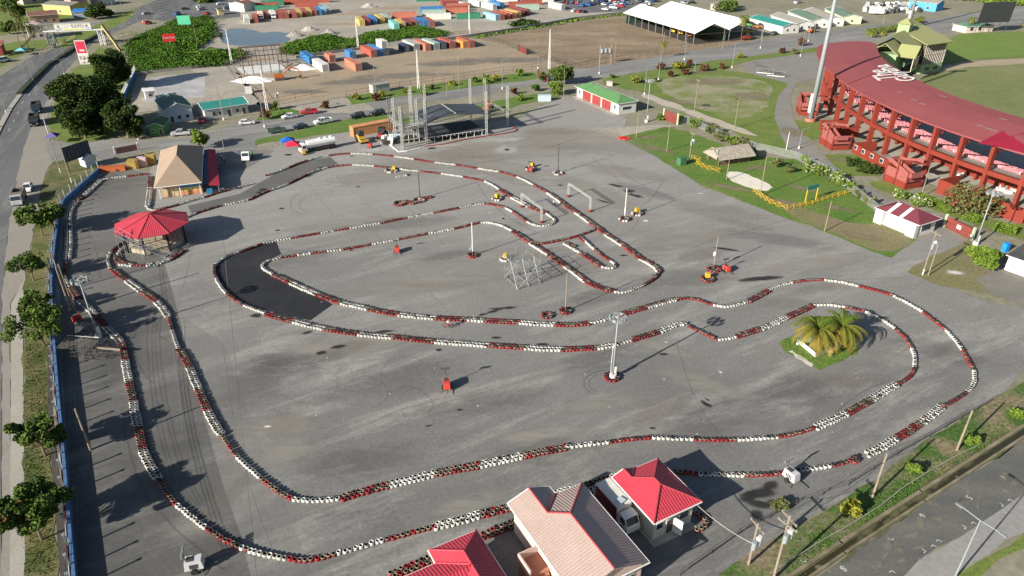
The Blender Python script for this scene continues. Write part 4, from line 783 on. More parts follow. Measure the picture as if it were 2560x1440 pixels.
# houses of the roadside at the far left
m_rr=mat("rusty_roof",(.16,.07,.055),c2=(.24,.12,.09),ns=.3,corr=.4); m_old=mat("old_tin_roof",(.22,.22,.19),c2=(.15,.15,.12),ns=.3,corr=.4)
cottage("roadside_house","low house with rusty brown roof and yellow window shutters",(78,62),(150,56),10,4,1.4,m_rr,mat("tan_house_wall",(.42,.27,.19)),'gable','x',(('f',.2,1.2,1.2),('f',.5,1.2,1.2),('f',.8,1.2,1.2)))
cottage("roadside_house","yellow house under a mossy grey roof behind the rusty roofed one",(112,33),(180,38),12,4.5,1.2,m_old,mat("yellow_house_wall",(.55,.45,.15)),'gable','x',(('f',.25,1.4,1.2),('f',.6,1.4,1.2)))
cottage("roadside_house","pink two storey house with pale red roof at the top left",(182,22),(222,18),12,6.5,1.5,mat("pale_red_roof",(.36,.14,.13),var=.15,ns=.3,corr=.4),mat("pink_house_wall",(.55,.26,.25)),'gable','x',(('f',.3,1.2,1.2),('f',.7,1.2,1.2)))
cottage("roadside_house","wide grey concrete building at the very top left",(60,12),(150,2),12,6,.3,m_concg,mat("grey_house_wall",(.36,.34,.29)),'shed','x',(('f',.3,2,1.4),('f',.6,2,1.4)))
cottage("roadside_house","house under a bright blue tarpaulin roof behind the overpass",(185,46),(226,44),6,3,.8,mat("blue_tarp",(.02,.16,.5),var=.15,ns=.5),mat("blue_grey_wall",(.25,.3,.36)),'shed','x',())
cottage("roadside_house","white two storey house beside the overpass ramp",(75,100),(118,96),9,6,1.2,mat("pink_grey_roof",(.42,.33,.31),var=.15,ns=.3),mat("off_white_wall",(.55,.5,.47)),'hip','x',(('f',.25,1.2,1.2),('f',.7,1.2,1.2)))
cottage("roadside_house","small dark red shack cut by the left edge",(-40,142),(10,138),8,4,.5,mat("red_shack_roof",(.3,.09,.07)),mat("red_shack_wall",(.3,.06,.05)),'shed','x',())
cottage("roadside_house","blue and white shop roof beyond the highway bend",(228,12),(262,14),8,3.5,1,mat("blue_white_roof",(.4,.47,.56),var=.2,ns=.3),m_wht,'gable','x',())
cottage("roundabout_kiosk","small yellow kiosk with dark roof beside the roundabout",(547,38),(560,37),4,2.6,.7,m_drk,mat("kiosk_yellow",(.5,.42,.2)),'gable','x',())
cottage("white_store","white long store with rusty roof at the left of the container yard",(612,30),(640,24),10,4,.9,m_rr,m_wht,'gable','x',())
# black sight screen beyond the field
o,an,L=frame2((2437,85),(2512,82),0)
p=thing("sight_screen","large black sight screen on posts above the far field edge","screen",o,an)
mb=MB(); mb.slab([(-1,0,5.2),(L,0,5.2),(L+4,2,14.5),(-1,2,14.5)],.2) if False else mb.slab([(-.5,0,4.8),(L+.5,0,4.8),(L+1.5,.4,13.5),(.5,.4,13.5)],.25); mb.build("screen_board",mat("screen_black",(.03,.034,.037),var=.2,ns=.3,corr=.3),p)
for x in np.linspace(0,L,5): MB().tube((x,.3,0),(x+.5,.6,13),.12).build("post",m_drk,p)
# ---------------- stadium stand ----------------
SC=Vector((204,198,0)); 
def pol(r,deg,z): return Vector((r*math.cos(R(deg)),r*math.sin(R(deg)),z))
p=thing("stadium_stand","long curved stadium stand with faded red roof and orange red columns","stadium stand",SC,0)
m_sroof=mat("stand_roof_red",(.215,.052,.056),c2=(.255,.072,.074),ns=.08,rough=.75,fine=.03)
A0,A1=146.0,226.0; Rb,Ri=110.3,92.5
mb=MB(); N=60; vs=[]
def rin(d): return Ri+max(0,175-d)*.15
for i in range(N+1):
    d=A0+(A1-A0)*i/N; ri=rin(d); rb=Rb
    if d<172: rb=Rb+(172-d)*.2
    if d<150: k_=((150-d)/4)**2*2.5; rb-=k_; ri+=k_
    for t,z in((0,12.0),(.35,13.1),(.7,13.8),(1,14.0)): vs.append(pol(rb+(ri-rb)*t,d,z))
n=4; fs=[]
for i in range(N):
    for k in range(n-1): fs.append((i*n+k,i*n+k+1,(i+1)*n+k+1,(i+1)*n+k))
lo=[v-Vector((0,0,.35)) for v in vs]; o_=len(vs)
fs2=[tuple(x+o_ for x in f[::-1]) for f in fs]
fs=[f[::-1] for f in fs]; fs2=[f[::-1] for f in fs2]
for i in range(N):
    fs2.append((i*n,(i+1)*n,o_+(i+1)*n,o_+i*n)); fs2.append((i*n+n-1,o_+i*n+n-1,o_+(i+1)*n+n-1,(i+1)*n+n-1))
fs2+= [(0,o_,o_+1,1),(1,o_+1,o_+2,2),(2,o_+2,o_+3,3)]
mb.add(vs+lo,fs+fs2); mb.build("roof",m_sroof,p)
mb=MB(); a,b=pol(Rb-.6,173.2,12.12),pol(rin(168),168,14.1)
pa=[(pol(Rb-.3,177.5-i*1.0,0).xy.to_3d()*1) for i in range(1)]
pts=[]
for i in range(9):
    t=i/8; d=177.0-8.5*t**1.3; rr_=Rb+(rin(d)-Rb)*t; z=12.0+[0,.39,.78,1.1,1.35,1.55,1.75,1.9,2.0][i]+.1; pts.append(pol(rr_,d,z))
mb.path(pts,.1,4); mb.build("roof_seam",mat("roof_fold",(.2,.03,.035)),p)
mb=MB()
for (x0,y0),(x1,y1),(x2,y2),(x3,y3) in (((2448,346),(2506,331),(2600,350),(2600,372)),):
    q=[G(x,y,12.8)-SC for x,y in((2448,350),(2505,331),(2525,343),(2560,338),(2600,345),(2600,382),(2540,368),(2500,358))]
def rz_(v):
    r_=math.hypot(v.x,v.y); t=min(1,max(0,(Rb-r_)/(Rb-Ri))); return float(np.interp(t,[0,.35,.7,1],[12,13.1,13.8,14]))+.04
q=[Vector((v.x,v.y,rz_(v))) for v in q]
bmv=[]; c_=sum(q,Vector())/len(q); c_.z=rz_(c_)
MB().add(q+[c_],[(i,(i+1)%len(q),len(q)) if ((q[i]-c_).cross(q[(i+1)%len(q)]-c_)).z>0 else ((i+1)%len(q),i,len(q)) for i in range(len(q))]).build("new_roof_sheet",mat("crimson_sheet",(.27,.012,.035),var=.05,ns=.3),p)["label"]="patch of new crimson roof sheet"
mb=MB()
for x,y in((2249,232),(2284,250),(2306,260),(2360,233) if False else (2356,248),(2450,313),(2470,320),(2486,325),(2505,305)):
    v=G(x,y,13.2)-SC; z=rz_(v)+.02; mb.box(v.x,v.y,z,1.6,.5,.03,R(-50))
mb.build("roof_stain",mat("roof_patch",(.26,.2,.16)),p)
# lettering painted on the roof
def roof_text(body,px,a,b,size,font_bold=.02):
    A=G(*a,13.2);B=G(*b,13.2); d=ang(A,B); c=G(*px,13.2); v=c-SC; 
    rad=Vector((v.x,v.y,0)).normalized(); nrm=Vector((rad.x*1.6/14,rad.y*1.6/14,1)).normalized()
    X=Vector((math.cos(d),math.sin(d),0)); X=(X-nrm*X.dot(nrm)).normalized(); Y=nrm.cross(X)
    from mathutils import Matrix
    M=Matrix((X,Y,nrm)).transposed().to_euler()
    o=text_mesh("roof_lettering",body,size,m_trim,(v.x,v.y,rz_(v)+.16),M,parent=p,extr=.02,bold=.05); return o
roof_text("The",(2205,192),(2222,202),(2196,184),7.6); roof_text("Guyana",(2234,189),(2275,210),(2212,176),6.6)
cols_deg=[151.5,155.4,159.3,163.1,167.0,170.9,174.7,178.5,182.3,186.1,189.9,193.7,197.5,201.4,205.3,209.4,213.4,217.4]
for d in cols_deg:
    a=R(d); mb=MB(); c=pol(109.4,d,0)
    mb.box(c.x,c.y,0,1.3,.75,11.9,a); mb.build("column",m_rust,p)
    mb=MB(); mb.tube(pol(109.2,d,9.2),pol(102,d,13.0),.22,n=5); mb.tube(pol(109.2,d,11.6),pol(97,d,13.5),.18,n=4); mb.build("roof_brace",m_rust,p)
    mb=MB(); c=pol(101.5,d,0); mb.box(c.x,c.y,0,.6,.6,4.8,a); mb.build("inner_column",m_rust,p)
def arcbox(mb,r0,r1,d0,d1,z0,z1,n=None):
    n=n or max(2,int((d1-d0)/1.3)); vs=[]
    for i in range(n+1):
        d=d0+(d1-d0)*i/n
        for r,z in((r0,z0),(r1,z0),(r1,z1),(r0,z1)): vs.append(pol(r,d,z))
    fs=[]
    for i in range(n):
        for k in range(4): fs.append((i*4+k,i*4+(k+1)%4,(i+1)*4+(k+1)%4,(i+1)*4+k))
    fs=[f[::-1] for f in fs]; fs+=[(0,1,2,3),(n*4+3,n*4+2,n*4+1,n*4)]
    mb.add(vs,fs); return mb
MB_=lambda:MB()
arcbox(MB(),108.9,109.9,150,218,5.2,6.2).build("ring_beam",m_rust,p)
arcbox(MB(),105.5,108.9,150,218,5.5,5.85).build("walkway",m_concg,p)
arcbox(MB(),109.95,110.0,0,0.1,0,.1) if False else None
mb=MB()
for z in(6.55,7.0): mb.path([pol(109.5,170+i*1.5,z) for i in range(33)],.045,4)
for i in range(96): mb.tube(pol(109.5,170+i*.5,6.2),pol(109.5,170+i*.5,7.0),.03,n=4)
mb.build("deck_railing",m_drk,p)
mb=MB(); steps=12
for s in range(steps): arcbox(mb,105.4-(s+1)*1.0,105.5-s*1.0,150,218,5.0-s*.27,5.6-s*.27)
mb.build("seating_terrace",m_concg,p)
mb=MB(); cs=[]
m_seat=mat("faded_pink_seat",(.36,.07,.10),c2=(.60,.34,.36),ns=1.4,cspan=.12)
for s in range(steps):
    r=105.1-s*1.0; z=5.6-s*.27; dd=math.degrees(.6/r); d=150.5
    while d<217.5:
        if (d-170)%3.8>.35:
            a=R(d); c=pol(r,d,0); mb.box(c.x,c.y,z+.3,.45,.5,.08,a); c=pol(r+.22,d,0); mb.box(c.x,c.y,z+.3,.08,.5,.62,a)
        d+=dd
so_=mb.build("stadium_seats",m_seat,p); so_["kind"]="stuff"; so_["label"]="rows of faded pink plastic seats"
arcbox(MB(),93.4,93.8,170,218,0,1.6).build("field_wall",m_concg,p)
arcbox(MB(),100.0,100.3,151,217,0,3.0).build("inner_wall",m_rust,p)
arcbox(MB(),96,108,170,218,.02,.1).build("ground_floor",m_concg,p)
def loww(d0,d1,h,wins):
    w_=arcbox(MB(),116.3,116.7,d0,d1,0,h).build("low_wall",m_rust,p)
    for dd in(d0,d1-.15): arcbox(MB(),110,116.3,dd,dd+.15,0,h,2).build("end_wall",m_rust,w_)
    pass
    for d in wins:
        q=R(d); c=pol(116.72,d,1.2); f=MB(); f.box(c.x,c.y,1.2,.08,1.2,1.1,q); f.build("window",m_trim,w_)
        c=pol(116.78,d,0); f=MB(); f.box(c.x,c.y,1.3,.06,1.0,.9,q); f.build("pane",m_glass,w_)
loww(188.4,195.6,2.6,(189.1,190.7,192.4,194.2)); loww(202.6,212.2,3.2,(208.3,209.0)); loww(178.6,182.5,2.6,(180,181.5))
# three stair towers
def stair_tower(px,d0,wd=6.6):
    c=G(*px)-SC; a=math.atan2(c.y,c.x); r0=math.hypot(c.x,c.y)
    t=bpy.data.objects.new("stair_tower",None); COL.objects.link(t); t.parent=p; t.location=(c.x,c.y,0); t.rotation_euler=(0,0,a+math.pi)
    # local x points to the stand, y along it
    mb=MB(); mb.bb(0,-wd/2,0,5.2,-wd/2+.25,1.2); mb.bb(0,-wd/2,0,.25,wd/2,1.6); mb.bb(0,wd/2-.25,0,5.2,wd/2,1.6); mb.build("tower_base",m_rust,t)
    mb=MB(); 
    for y in(-wd/2+.1,0,wd/2-.1): mb.bb(0,y-.15,0,.3,y+.15,4.2 if y else 6.2)
    mb.bb(4.9,-wd/2,0,5.2,-wd/2+.3,4.2); mb.bb(4.9,wd/2-.3,0,5.2,wd/2,4.2); mb.build("tower_post",m_rust,t)
    mb=MB(); mb.bb(.1,-wd/2+.2,1.6,.16,-.2,3.8); mb.bb(.1,.2,1.6,.16,wd/2-.2,3.8); mb.bb(.3,-wd/2+.1,1.6,4.9,-wd/2+.16,3.8); mb.build("lattice_screen",m_lat,t)
    mb=MB(); L5=wd/2
    for (x0,y0,z0),(x1,y1,z1) in (((.3,-L5,3.0),(.3,L5*.6,4.6)),((2.0,L5,4.6),(2.0,-L5*.6,6.0)),((.3,L5*.7,1.6),(.3,-L5,3.0))):
        for i in range(9):
            t0=i/9; y=y0+(y1-y0)*t0; z=z0+(z1-z0)*t0; mb.bb(x0,min(y,y+(y1-y0)/9),z-.12,x0+1.5,max(y,y+(y1-y0)/9),z+.06)
    mb.bb(.2,L5*.6,4.45,3.6,L5,4.6); mb.bb(.2,-L5-.8,2.85,3.6,-L5,3.0); mb.bb(2.0,-L5,5.8,7.0 if r0>113 else 4,-L5*.6,5.95); mb.build("stair_flight",m_rust,t)
    mb=MB()
    for x in(.25,3.5): mb.bb(x,L5*.6,4.6,x+.05,L5,5.6)
    mb.bb(.25,L5-.05,4.6,3.5,L5,5.6)
    for x in(.22,1.8,3.5):
        z0,z1=(3.0,4.6) if x<2 else (6.0,4.6); vs=[(x,-L5,z0),(x,L5*.6,z1),(x,L5*.6,z1+.95),(x,-L5,z0+.95)]; mb.slab([Vector(v) for v in vs],.05)
    mb.bb(.2,-L5-.8,3.0,3.6,-L5-.75,4.0); mb.bb(.2,-L5-.8,3.0,.25,-L5,4.0); mb.build("stair_railing",m_lat,t)
stair_tower((2233,462),0); stair_tower((2062,366),0); stair_tower((1993,282),0,5.6)
mb=MB()
for x,y,s in((2493,440,1),(2500,475,1),(2510,470,1.2),(2470,432,.9),(2520,482,1),(2400,440,.8),(2410,436,.6),(2455,435,.8),(2535,478,1),(2380,430,.5)):
    c=G(x,y,.2)-SC; mb.box(c.x,c.y,.1,1.5*s,1.0*s,.7*s,s*3)
mb2=tag(mb.build("stacked_white_chairs",m_trim,None,loc=SC),"heaps of white plastic chairs stored under the stand","chairs",kind="stuff")
# scaffold tower seen through the stand
def scaffold(mb,x0,y0,sx,sy,h,lev,r=.04):
    P=[(x0,y0),(x0+sx,y0),(x0+sx,y0+sy),(x0,y0+sy)]
    for x,y in P: mb.tube((x,y,0),(x,y,h),r,n=4)
    for k in range(1,lev+1):
        z=h*k/lev
        for i in range(4): mb.tube((*P[i],z*.98),(*P[(i+1)%4],z*.98),r*.8,n=4); mb.tube((*P[i],z*.98),(*P[(i+1)%4],z*.98-h/lev),r*.7,n=4)
c=G(2540,425,0); mb=MB(); scaffold(mb,0,0,3,2,9,4,.06); tag(mb.build("access_scaffold",m_steel,None,loc=(c.x+8,c.y-4,0),rz=.6),"steel scaffold tower standing in the stand at the right edge","scaffold")
# floodlight masts
def bigmast(b,H,r0,r1,lab,head=True):
    c=G(*b); p=thing("floodlight_mast",lab,"floodlight mast",c)
    MB().tube((0,0,0),(0,0,H),r0,r1,12).build("mast",m_stl2,p,smooth=True); MB().cyl(0,0,0,1.0,r0*2.1,12).build("mast_base",mat("brick_red_base",(.34,.13,.10)),p); MB().box(-r0-.15,-.1,2.6,.5,.9,5.5).build("switch_box",m_trim,p)
    if head: 
        mb=MB(); mb.bb(-3,-.2,H,3,.2,H+.3); 
        for i in range(6): mb.bb(-2.9+i,-.5,H+.3,-2.2+i,.3,H+1.1)
        mb.build("lamp_head",m_steel,p)
bigmast((2025,303),42,.75,.42,"very tall tapering floodlight mast in front of the red stand")
bigmast((2270,72),40,.7,.42,"very tall floodlight mast behind the green pavilion")
# green pavilion
o=Vector((138.5,261,0)); an=math.atan2(24,21)
p=thing("green_pavilion","green roofed members pavilion with glass front and cupola behind the stand","pavilion",o,an)
m_olv=mat("olive_green_roof",(.27,.265,.11),c2=(.24,.265,.12),ns=.2,rough=.7); m_pg=mat("pale_green_wall",(.25,.36,.19),var=.1); m_crm=mat("cream_panel",(.62,.62,.44)); m_gt=mat("green_trim",(.07,.15,.12))
# x along the front, y positive = back (to the far left)
mb=MB(); mb.bb(0,0,0,32,11,9.5); mb.build("wall",m_pg,p)
simple_roof(p,-1.5,-2,33,13,10.2,4.0,'gable','x',m_olv,"main_roof",trim=m_gt)
mb=MB(); mb.bb(-.5,-.6,0,31,-.02,4.2); mb.build("dark_undercroft",m_blk,p)
mb=MB(); mb.bb(-.5,-.4,4.2,31,-.03,9.6); mb.build("glass_front",mat("bluish_glass",(.10,.13,.14),rough=.2,var=.5,ns=.3,spec=.6),p)
mb=MB()
for z in(4.2,6.9,9.6): mb.bb(-.6,-.6,z,31,-.42,z+.35)
for x in range(0,32,4): mb.bb(x-.1,-.6,4.2,x+.1,-.42,9.6)
mb.build("facade_rail",m_pg,p)
q=bpy.data.objects.new("glass_wing",None); COL.objects.link(q); q.parent=p; q.location=(11.2,-3.7,0); q.rotation_euler=(0,0,R(-23))
MB().bb(0,0,0,11,11,3.4).build("wing_wall",m_pg,q); MB().bb(.3,.3,3.5,10.7,10.5,10.4).build("wing_glass",mat("brown_glass",(.10,.09,.075),rough=.3,var=.4,ns=.4),q)
mb=MB()
for i in range(12): mb.bb(.95*i,.0,3.4,.95*i+.12,.12,10.6); mb.bb(11,.95*i,3.4,11.15,.95*i+.12,10.6)
mb.bb(0,-.05,6.8,11.2,.1,7.1); mb.bb(0,-.05,10.4,11.2,.1,10.8); mb.build("vertical_fins",mat("pale_fins",(.55,.5,.45)),q)
mb=MB(); mb.slab([(-2,-1.5,10.8),(12,-1.5,10.8),(12,12,14.5),(-2,12,14.5)],.3); mb.build("wing_roof",m_olv,q)
for x in(2.2,6.8): opening(q,x+1,0,1.0,2.6,1.4,-math.pi/2)
mb=MB(); mb.bb(13,4,12,17,8,16.2); mb.build("cupola",m_pg,p); mb=MB()
for i in range(4):
    P=[(12.6,3.6),(17.4,3.6),(17.4,8.4),(12.6,8.4)]; mb.slab([(*P[i],16.2),(*P[(i+1)%4],16.2),(15,6,18.2)],.15)
mb.build("cupola_roof",m_olv,p)
mb=MB(); mb.bb(-7,1,0,0,9,9); mb.build("side_wing_wall",m_pg,p); mb=MB(); mb.slab([(-9,0,9.2),(1,0,9.2),(1,5,12.8),(-9,5,12.8)],.25); mb.slab([(-9,10,9.2),(1,10,9.2),(1,5,12.8),(-9,5,12.8)],.25); mb.build("side_wing_roof",m_olv,p)
mb=MB(); mb.slab([(-7,-5,8.6),(-7,1.5,8.6),(-3,1.5,12.2),(-3,-5,12.2)],.3); mb.slab([(1,-5,8.6),(1,1.5,8.6),(-3,1.5,12.2),(-3,-5,12.2)],.3); mb.build("gable_roof",m_olv,p)
mb=MB(); mb.bb(-6.4,-4.5,4,.4,-4.3,8.6); mb.build("gable_front",m_crm,p); mb=MB(); mb.bb(-5.9,-4.6,4.5,-.2,-4.52,8.0); mb.build("gable_glass",m_glass,p)
# ---------------- vegetation ----------------
m_leaf=mat("leaf",(.1,.1,.1),attr=True,var=.15,ns=2,rough=.85,spec=.15)
m_bark=mat("bark",(.15,.115,.08),var=.3,ns=2)
def leaf_mesh(P,S,C,name,flat=.5,seed=0):
    """many small leaf faces: P centres, S sizes, C colours"""
    r=np.random.default_rng(seed); n=len(P); nr=r.normal(size=(n,3)); nr[:,2]=np.abs(nr[:,2])+flat; nr/=np.linalg.norm(nr,axis=1)[:,None]
    t=r.normal(size=(n,3)); u=np.cross(nr,t); u/=np.linalg.norm(u,axis=1)[:,None]; v=np.cross(nr,u); S=S[:,None]
    q=np.stack([P-u*S*.5-v*S*.35,P+u*S*.5-v*S*.3,P+u*S*.45+v*S*.4,P-u*S*.4+v*S*.45],1).reshape(-1,3)
    me=bpy.data.meshes.new(name); me.vertices.add(4*n); me.vertices.foreach_set("co",q.ravel()); me.loops.add(4*n); me.loops.foreach_set("vertex_index",np.arange(4*n)); me.polygons.add(n); me.polygons.foreach_set("loop_start",np.arange(n)*4); me.polygons.foreach_set("loop_total",np.full(n,4)); me.update(calc_edges=True)
    ca=me.color_attributes.new("Col",'FLOAT_COLOR','POINT'); ca.data.foreach_set("color",np.c_[np.repeat(C,4,0),np.ones(4*n)].ravel()); me.materials.append(m_leaf); return me
GREENS={'verge':((.03,.04,.012),(.085,.10,.026)),'weed':((.032,.085,.010),(.095,.19,.022)),'dark':((.014,.032,.008),(.055,.085,.016)),'mid':((.045,.085,.016),(.11,.16,.03)),'bright':((.07,.13,.015),(.17,.24,.035)),'yellow':((.17,.17,.02),(.30,.29,.04)),'olive':((.07,.085,.03),(.16,.17,.06)),'red':((.09,.035,.02),(.15,.07,.035))}
def crown_pts(r,n,blobs,shell=.75):
    P=np.empty((n,3)); w=np.array([b[3]**2*b[4] for b in blobs]); idx=r.choice(len(blobs),n,p=w/w.sum()); b=np.array(blobs)[idx]
    d=r.normal(size=(n,3)); d/=np.linalg.norm(d,axis=1)[:,None]; rad=shell+(1-shell)*r.random(n)+r.normal(0,.06,n); rad[r.random(n)<.25]*=.7
    P=b[:,:3]+d*np.stack([b[:,3],b[:,3],b[:,4]],1)*rad[:,None]; return P,idx
def tree(name,label,cat,base,H,W,tone='dark',n=2500,leaf=.5,trunk=.3,low=.25,seed=1,group=None,flower=None,world=None):
    r=np.random.default_rng(seed); g=world if world is not None else G(*base)
    t=thing(name,label,cat,(g.x,g.y,0),0,group); R_=W/2; blobs=[]
    nb=int(9+W*1.1)+(14 if name=='roadside_tree' else 0)
    for i in range(nb):
        a=r.uniform(0,6.28); q=R_*math.sqrt(r.random())*.72; z=H*(low+(1-low)*r.uniform(.12,.8)); f=1-abs(z/H-.5)*.7; br=R_*(r.uniform(.15,.27) if name=='roadside_tree' else r.uniform(.26,.44))*f; q*=1.15 if name=='roadside_tree' else 1
        blobs.append((q*math.cos(a)*f,q*math.sin(a)*f,z,br,br*r.uniform(.6,.95)))
    P,idx=crown_pts(r,n,blobs); P[:,2]=np.maximum(P[:,2],H*low*.5)
    lo,hi=[np.array(x) for x in GREENS[tone]]; tb=r.random(nb)[idx]; mixv=np.clip(tb*.6+r.random(n)*.5,0,1)[:,None]; C=lo*(1-mixv)+hi*mixv
    if flower is not None:
        k=r.random(n)<flower[1]; C[k]=np.array(flower[0])*r.uniform(.7,1.1,(k.sum(),1))
    me=leaf_mesh(P,leaf*r.uniform(.6,1.4,n),C,"crown",seed=seed); o=bpy.data.objects.new("crown",me); COL.objects.link(o); o.parent=t
    if trunk:
        mb=MB(); mb.tube((0,0,0),(0.1,0,H*.45),trunk,trunk*.6,8)
        for b in blobs[:(18 if name=='roadside_tree' else 7)]: mb.tube((0.05,0,H*r.uniform(.2,.42)),(b[0]*.95,b[1]*.95,b[2]+(b[4]*.6 if name=='roadside_tree' else 0)),trunk*.4,trunk*.12,5)
        mb.build("trunk",m_bark,t)
    return t
def bush(label,base,W,H,tone,seed,n=260,group=None,leaf=.3,flower=None,name="shrub"):
    return tree(name,label,"shrub",base,H,W,tone,n,leaf,.06,.0,seed,group,flower)
# big dark trees by the highway
tree("broad_tree","tallest dark tree beside the red billboard on the highway verge","tree",(285,222),14,16,'dark',14000,.5,.5,.1,11)
tree("broad_tree","widest dense dark green tree in the middle of the verge clump","tree",(232,325),17,21,'dark',22000,.5,.6,.05,12)
tree("broad_tree","rounded dark tree behind the green cabin","tree",(322,345),11,12,'dark',9000,.42,.4,.1,13)
tree("broad_tree","lower dark tree at the near foot of the verge clump","tree",(215,345),11,13,'dark',8000,.45,.4,.05,14)
tree("young_tree","bright green young tree on the street corner above the tan roof","tree",(503,372),5.8,6.2,'bright',1500,.45,.2,.15,15)
tree("spreading_tree","round spreading green tree at the red gate near the green roofed store","tree",(1402,212),6.5,10,'mid',2800,.5,.35,.3,16)
tree("young_tree","pale green thin tree at the back corner of the yard","tree",(1392,238),6,6.5,'bright',800,.45,.2,.1,17)
tree("young_tree","small dark tree left of the red gate","tree",(1357,205),3.6,3.6,'mid',600,.4,.15,.1,18)
FL=(.62,.13,.05)
for i,(bx,by,W,H,n,lab,fl) in enumerate(((108,590,11.5,6.6,6500,"spreading tree overhanging the dump truck on the left road",None),(85,702,7.5,5.6,3000,"small loose tree below the bend of the blue wall",None),(112,866,10,6.6,5500,"ragged tree with bare twigs beside the left road",None),(105,792,6.5,5,2400,"low leafy tree just above the ragged tree",None),(114,1140,7.6,5.8,6500,"compact round tree on the left verge",None),(105,1350,9.8,6.6,11000,"large near tree with orange blossoms on the left verge",(FL,.012)))):
    tree("roadside_tree",lab,"tree",(bx,by),H,W,'mid',n,.26 if by>700 else .34,.16,.45,30+i,"flame trees along the left verge",fl)
tree("flame_tree","flat crowned tree with red blossoms in front of the stand wall","tree",(2420,528),5,13,'olive',2600,.45,.25,.35,41,None,((.22,.04,.025),.14))
tree("round_bush","big round green bush at the right edge of the yard","shrub",(2455,668),4.2,6.6,'bright',3200,.4,.2,.05,42)
for i,(x,y,W,H,lab) in enumerate(((2010,408,3,2.6,"single white flowering bush at the left end of the fence"),(2025,430,4.5,3.2,"largest bush thick with white blossoms by the mesh fence"),(2052,440,5,3.2,"second white blossomed bush along the mesh fence"),(2085,452,5,2.6,"low white flowering bush by the mesh fence"),(2108,466,4.5,2.4,"last white flowering bush before the long fence gap"),(2248,495,4,2.2,"white flowering bush behind the maroon roofed hut"),(2300,515,5,2.2,"long flowering hedge bush behind the maroon roofed hut"))):
    bush(lab,(x,y),W,H,'bright',50+i,700,"white flowering bushes along the fence",.35,((.5,.52,.38),.22),"flowering_bush")
for i,(x,y,W,H,lab) in enumerate(((2130,415,5,2.2,"dark spreading shrub on the lawn before the stand"),(2165,430,6,2.4,"widest dark shrub on the lawn before the stand"))): bush(lab,(x,y),W,H,'dark',60+i,800,None,.35)
for i,(x,y,W,H,t,lab) in enumerate(((2285,1182,2.5,1.8,'bright',"round green bush in the middle of the canal verge"),(2128,1285,2.8,2.0,'yellow',"yellow green bush nearest the bottom on the canal verge"),(2428,1112,2.4,1.5,'bright',"green bush beside the canal near the upper pole"),(2545,1045,2.8,1.6,'bright',"green bush on the canal verge at the right edge"),(1950,1270,2.2,1.0,'olive',"thin olive bush at the puddle"))):
    bush(lab,(x,y),W,H,t,70+i,1200,"bushes on the canal verge",.2)
for i,(x,y,t,s) in enumerate(((893,250,'yellow',3),(955,242,'yellow',2.8),(942,252,'red',3.4),(1015,233,'yellow',2.5),(1062,238,'bright',3.2),(1080,224,'olive',3),(1130,214,'yellow',3),(1186,205,'bright',3),(1215,208,'bright',4.5),(1240,200,'yellow',3),(1300,190,'bright',4),(688,275,'bright',4),(665,298,'red',4.5),(812,272,'red',3.6),(1340,228,'mid',4),(1285,236,'red',3),(1300,252,'bright',3),(1583,207,'yellow',3.5),(1652,175,'red',4),(1690,172,'yellow',5),(1702,172,'yellow',4),(1722,165,'red',4),(1760,178,'red',4.5),(1712,186,'red',3.5),(1675,192,'red',3),(1848,145,'yellow',3),(1805,172,'red',3),(1955,133,'red',3.6),(2000,115,'red',5),(1985,135,'olive',3),(1600,208,'olive',3),(1530,195,'mid',2),(550,92,'mid',3),(1640,205,'olive',2))):
    cn={'yellow':"yellow green",'red':"brownish red",'bright':"bright green",'olive':"olive",'mid':"plain green"}[t]
    bush("%s ornamental shrub on the grass strip, %s"%(cn,"left of the stage" if x<960 else "behind the stage" if x<1310 else "along the main back road"),(x,y),s,s*.75,t,100+i,300,"ornamental shrubs on the verges",.45)
for i,(x,y,s) in enumerate(((1740,318,5),(1778,335,5),(1800,352,4.5),(1825,362,5),(1855,372,5),(1880,392,4),(1700,300,4),(1940,420,4),(1970,432,3),(2130,478,3.5),(2150,495,3),(2175,510,3),(1650,300,3))):
    bush("scrubby pale shrub in the ragged row along the mesh fence",(x,y),s,s*.65,'olive' if i%3 else 'bright',150+i,300,"scrubby shrubs along the mesh fence",.4)
def hedge(label,a,b,w,h,seed):
    A,B=G(*a),G(*b); L=(B-A).length; r=np.random.default_rng(seed); n=int(L*w*60+300); P=np.c_[r.uniform(0,L,n),r.uniform(-w/2,w/2,n),r.uniform(.1,h,n)]; f=r.integers(0,3,n); P[f==0,2]=h; P[f==1,1]=w/2*np.sign(P[f==1,1]); P+=r.normal(0,.06,P.shape)
    lo,hi=[np.array(x) for x in GREENS['bright']]; m_=r.random((n,1)); me=leaf_mesh(P,.3*r.uniform(.6,1.4,n),lo*(1-m_)+hi*m_,"clipped_hedge",seed=seed); o=bpy.data.objects.new("clipped_hedge",me); COL.objects.link(o); o.location=A; o.rotation_euler=(0,0,ang(A,B)); tag(o,label,"hedge")
hedge("long clipped hedge behind the maroon roofed hut",(2290,497),(2385,535),2.0,1.4,1); hedge("short clipped hedge between path and stand",(2412,545),(2450,558),2.2,1.2,2); hedge("clipped hedge at the right edge by the light mast",(2485,572),(2540,585),2.4,1.3,3)
def inpoly(p,poly):
    x,y=p[:,0],p[:,1]; c=np.zeros(len(p),bool); n=len(poly)
    for i in range(n):
        x1,y1=poly[i]; x2,y2=poly[(i+1)%n]; k=((y1>y)!=(y2>y))&(x<(x2-x1)*(y-y1)/((y2-y1) or 1e-9)+x1); c^=k
    return c
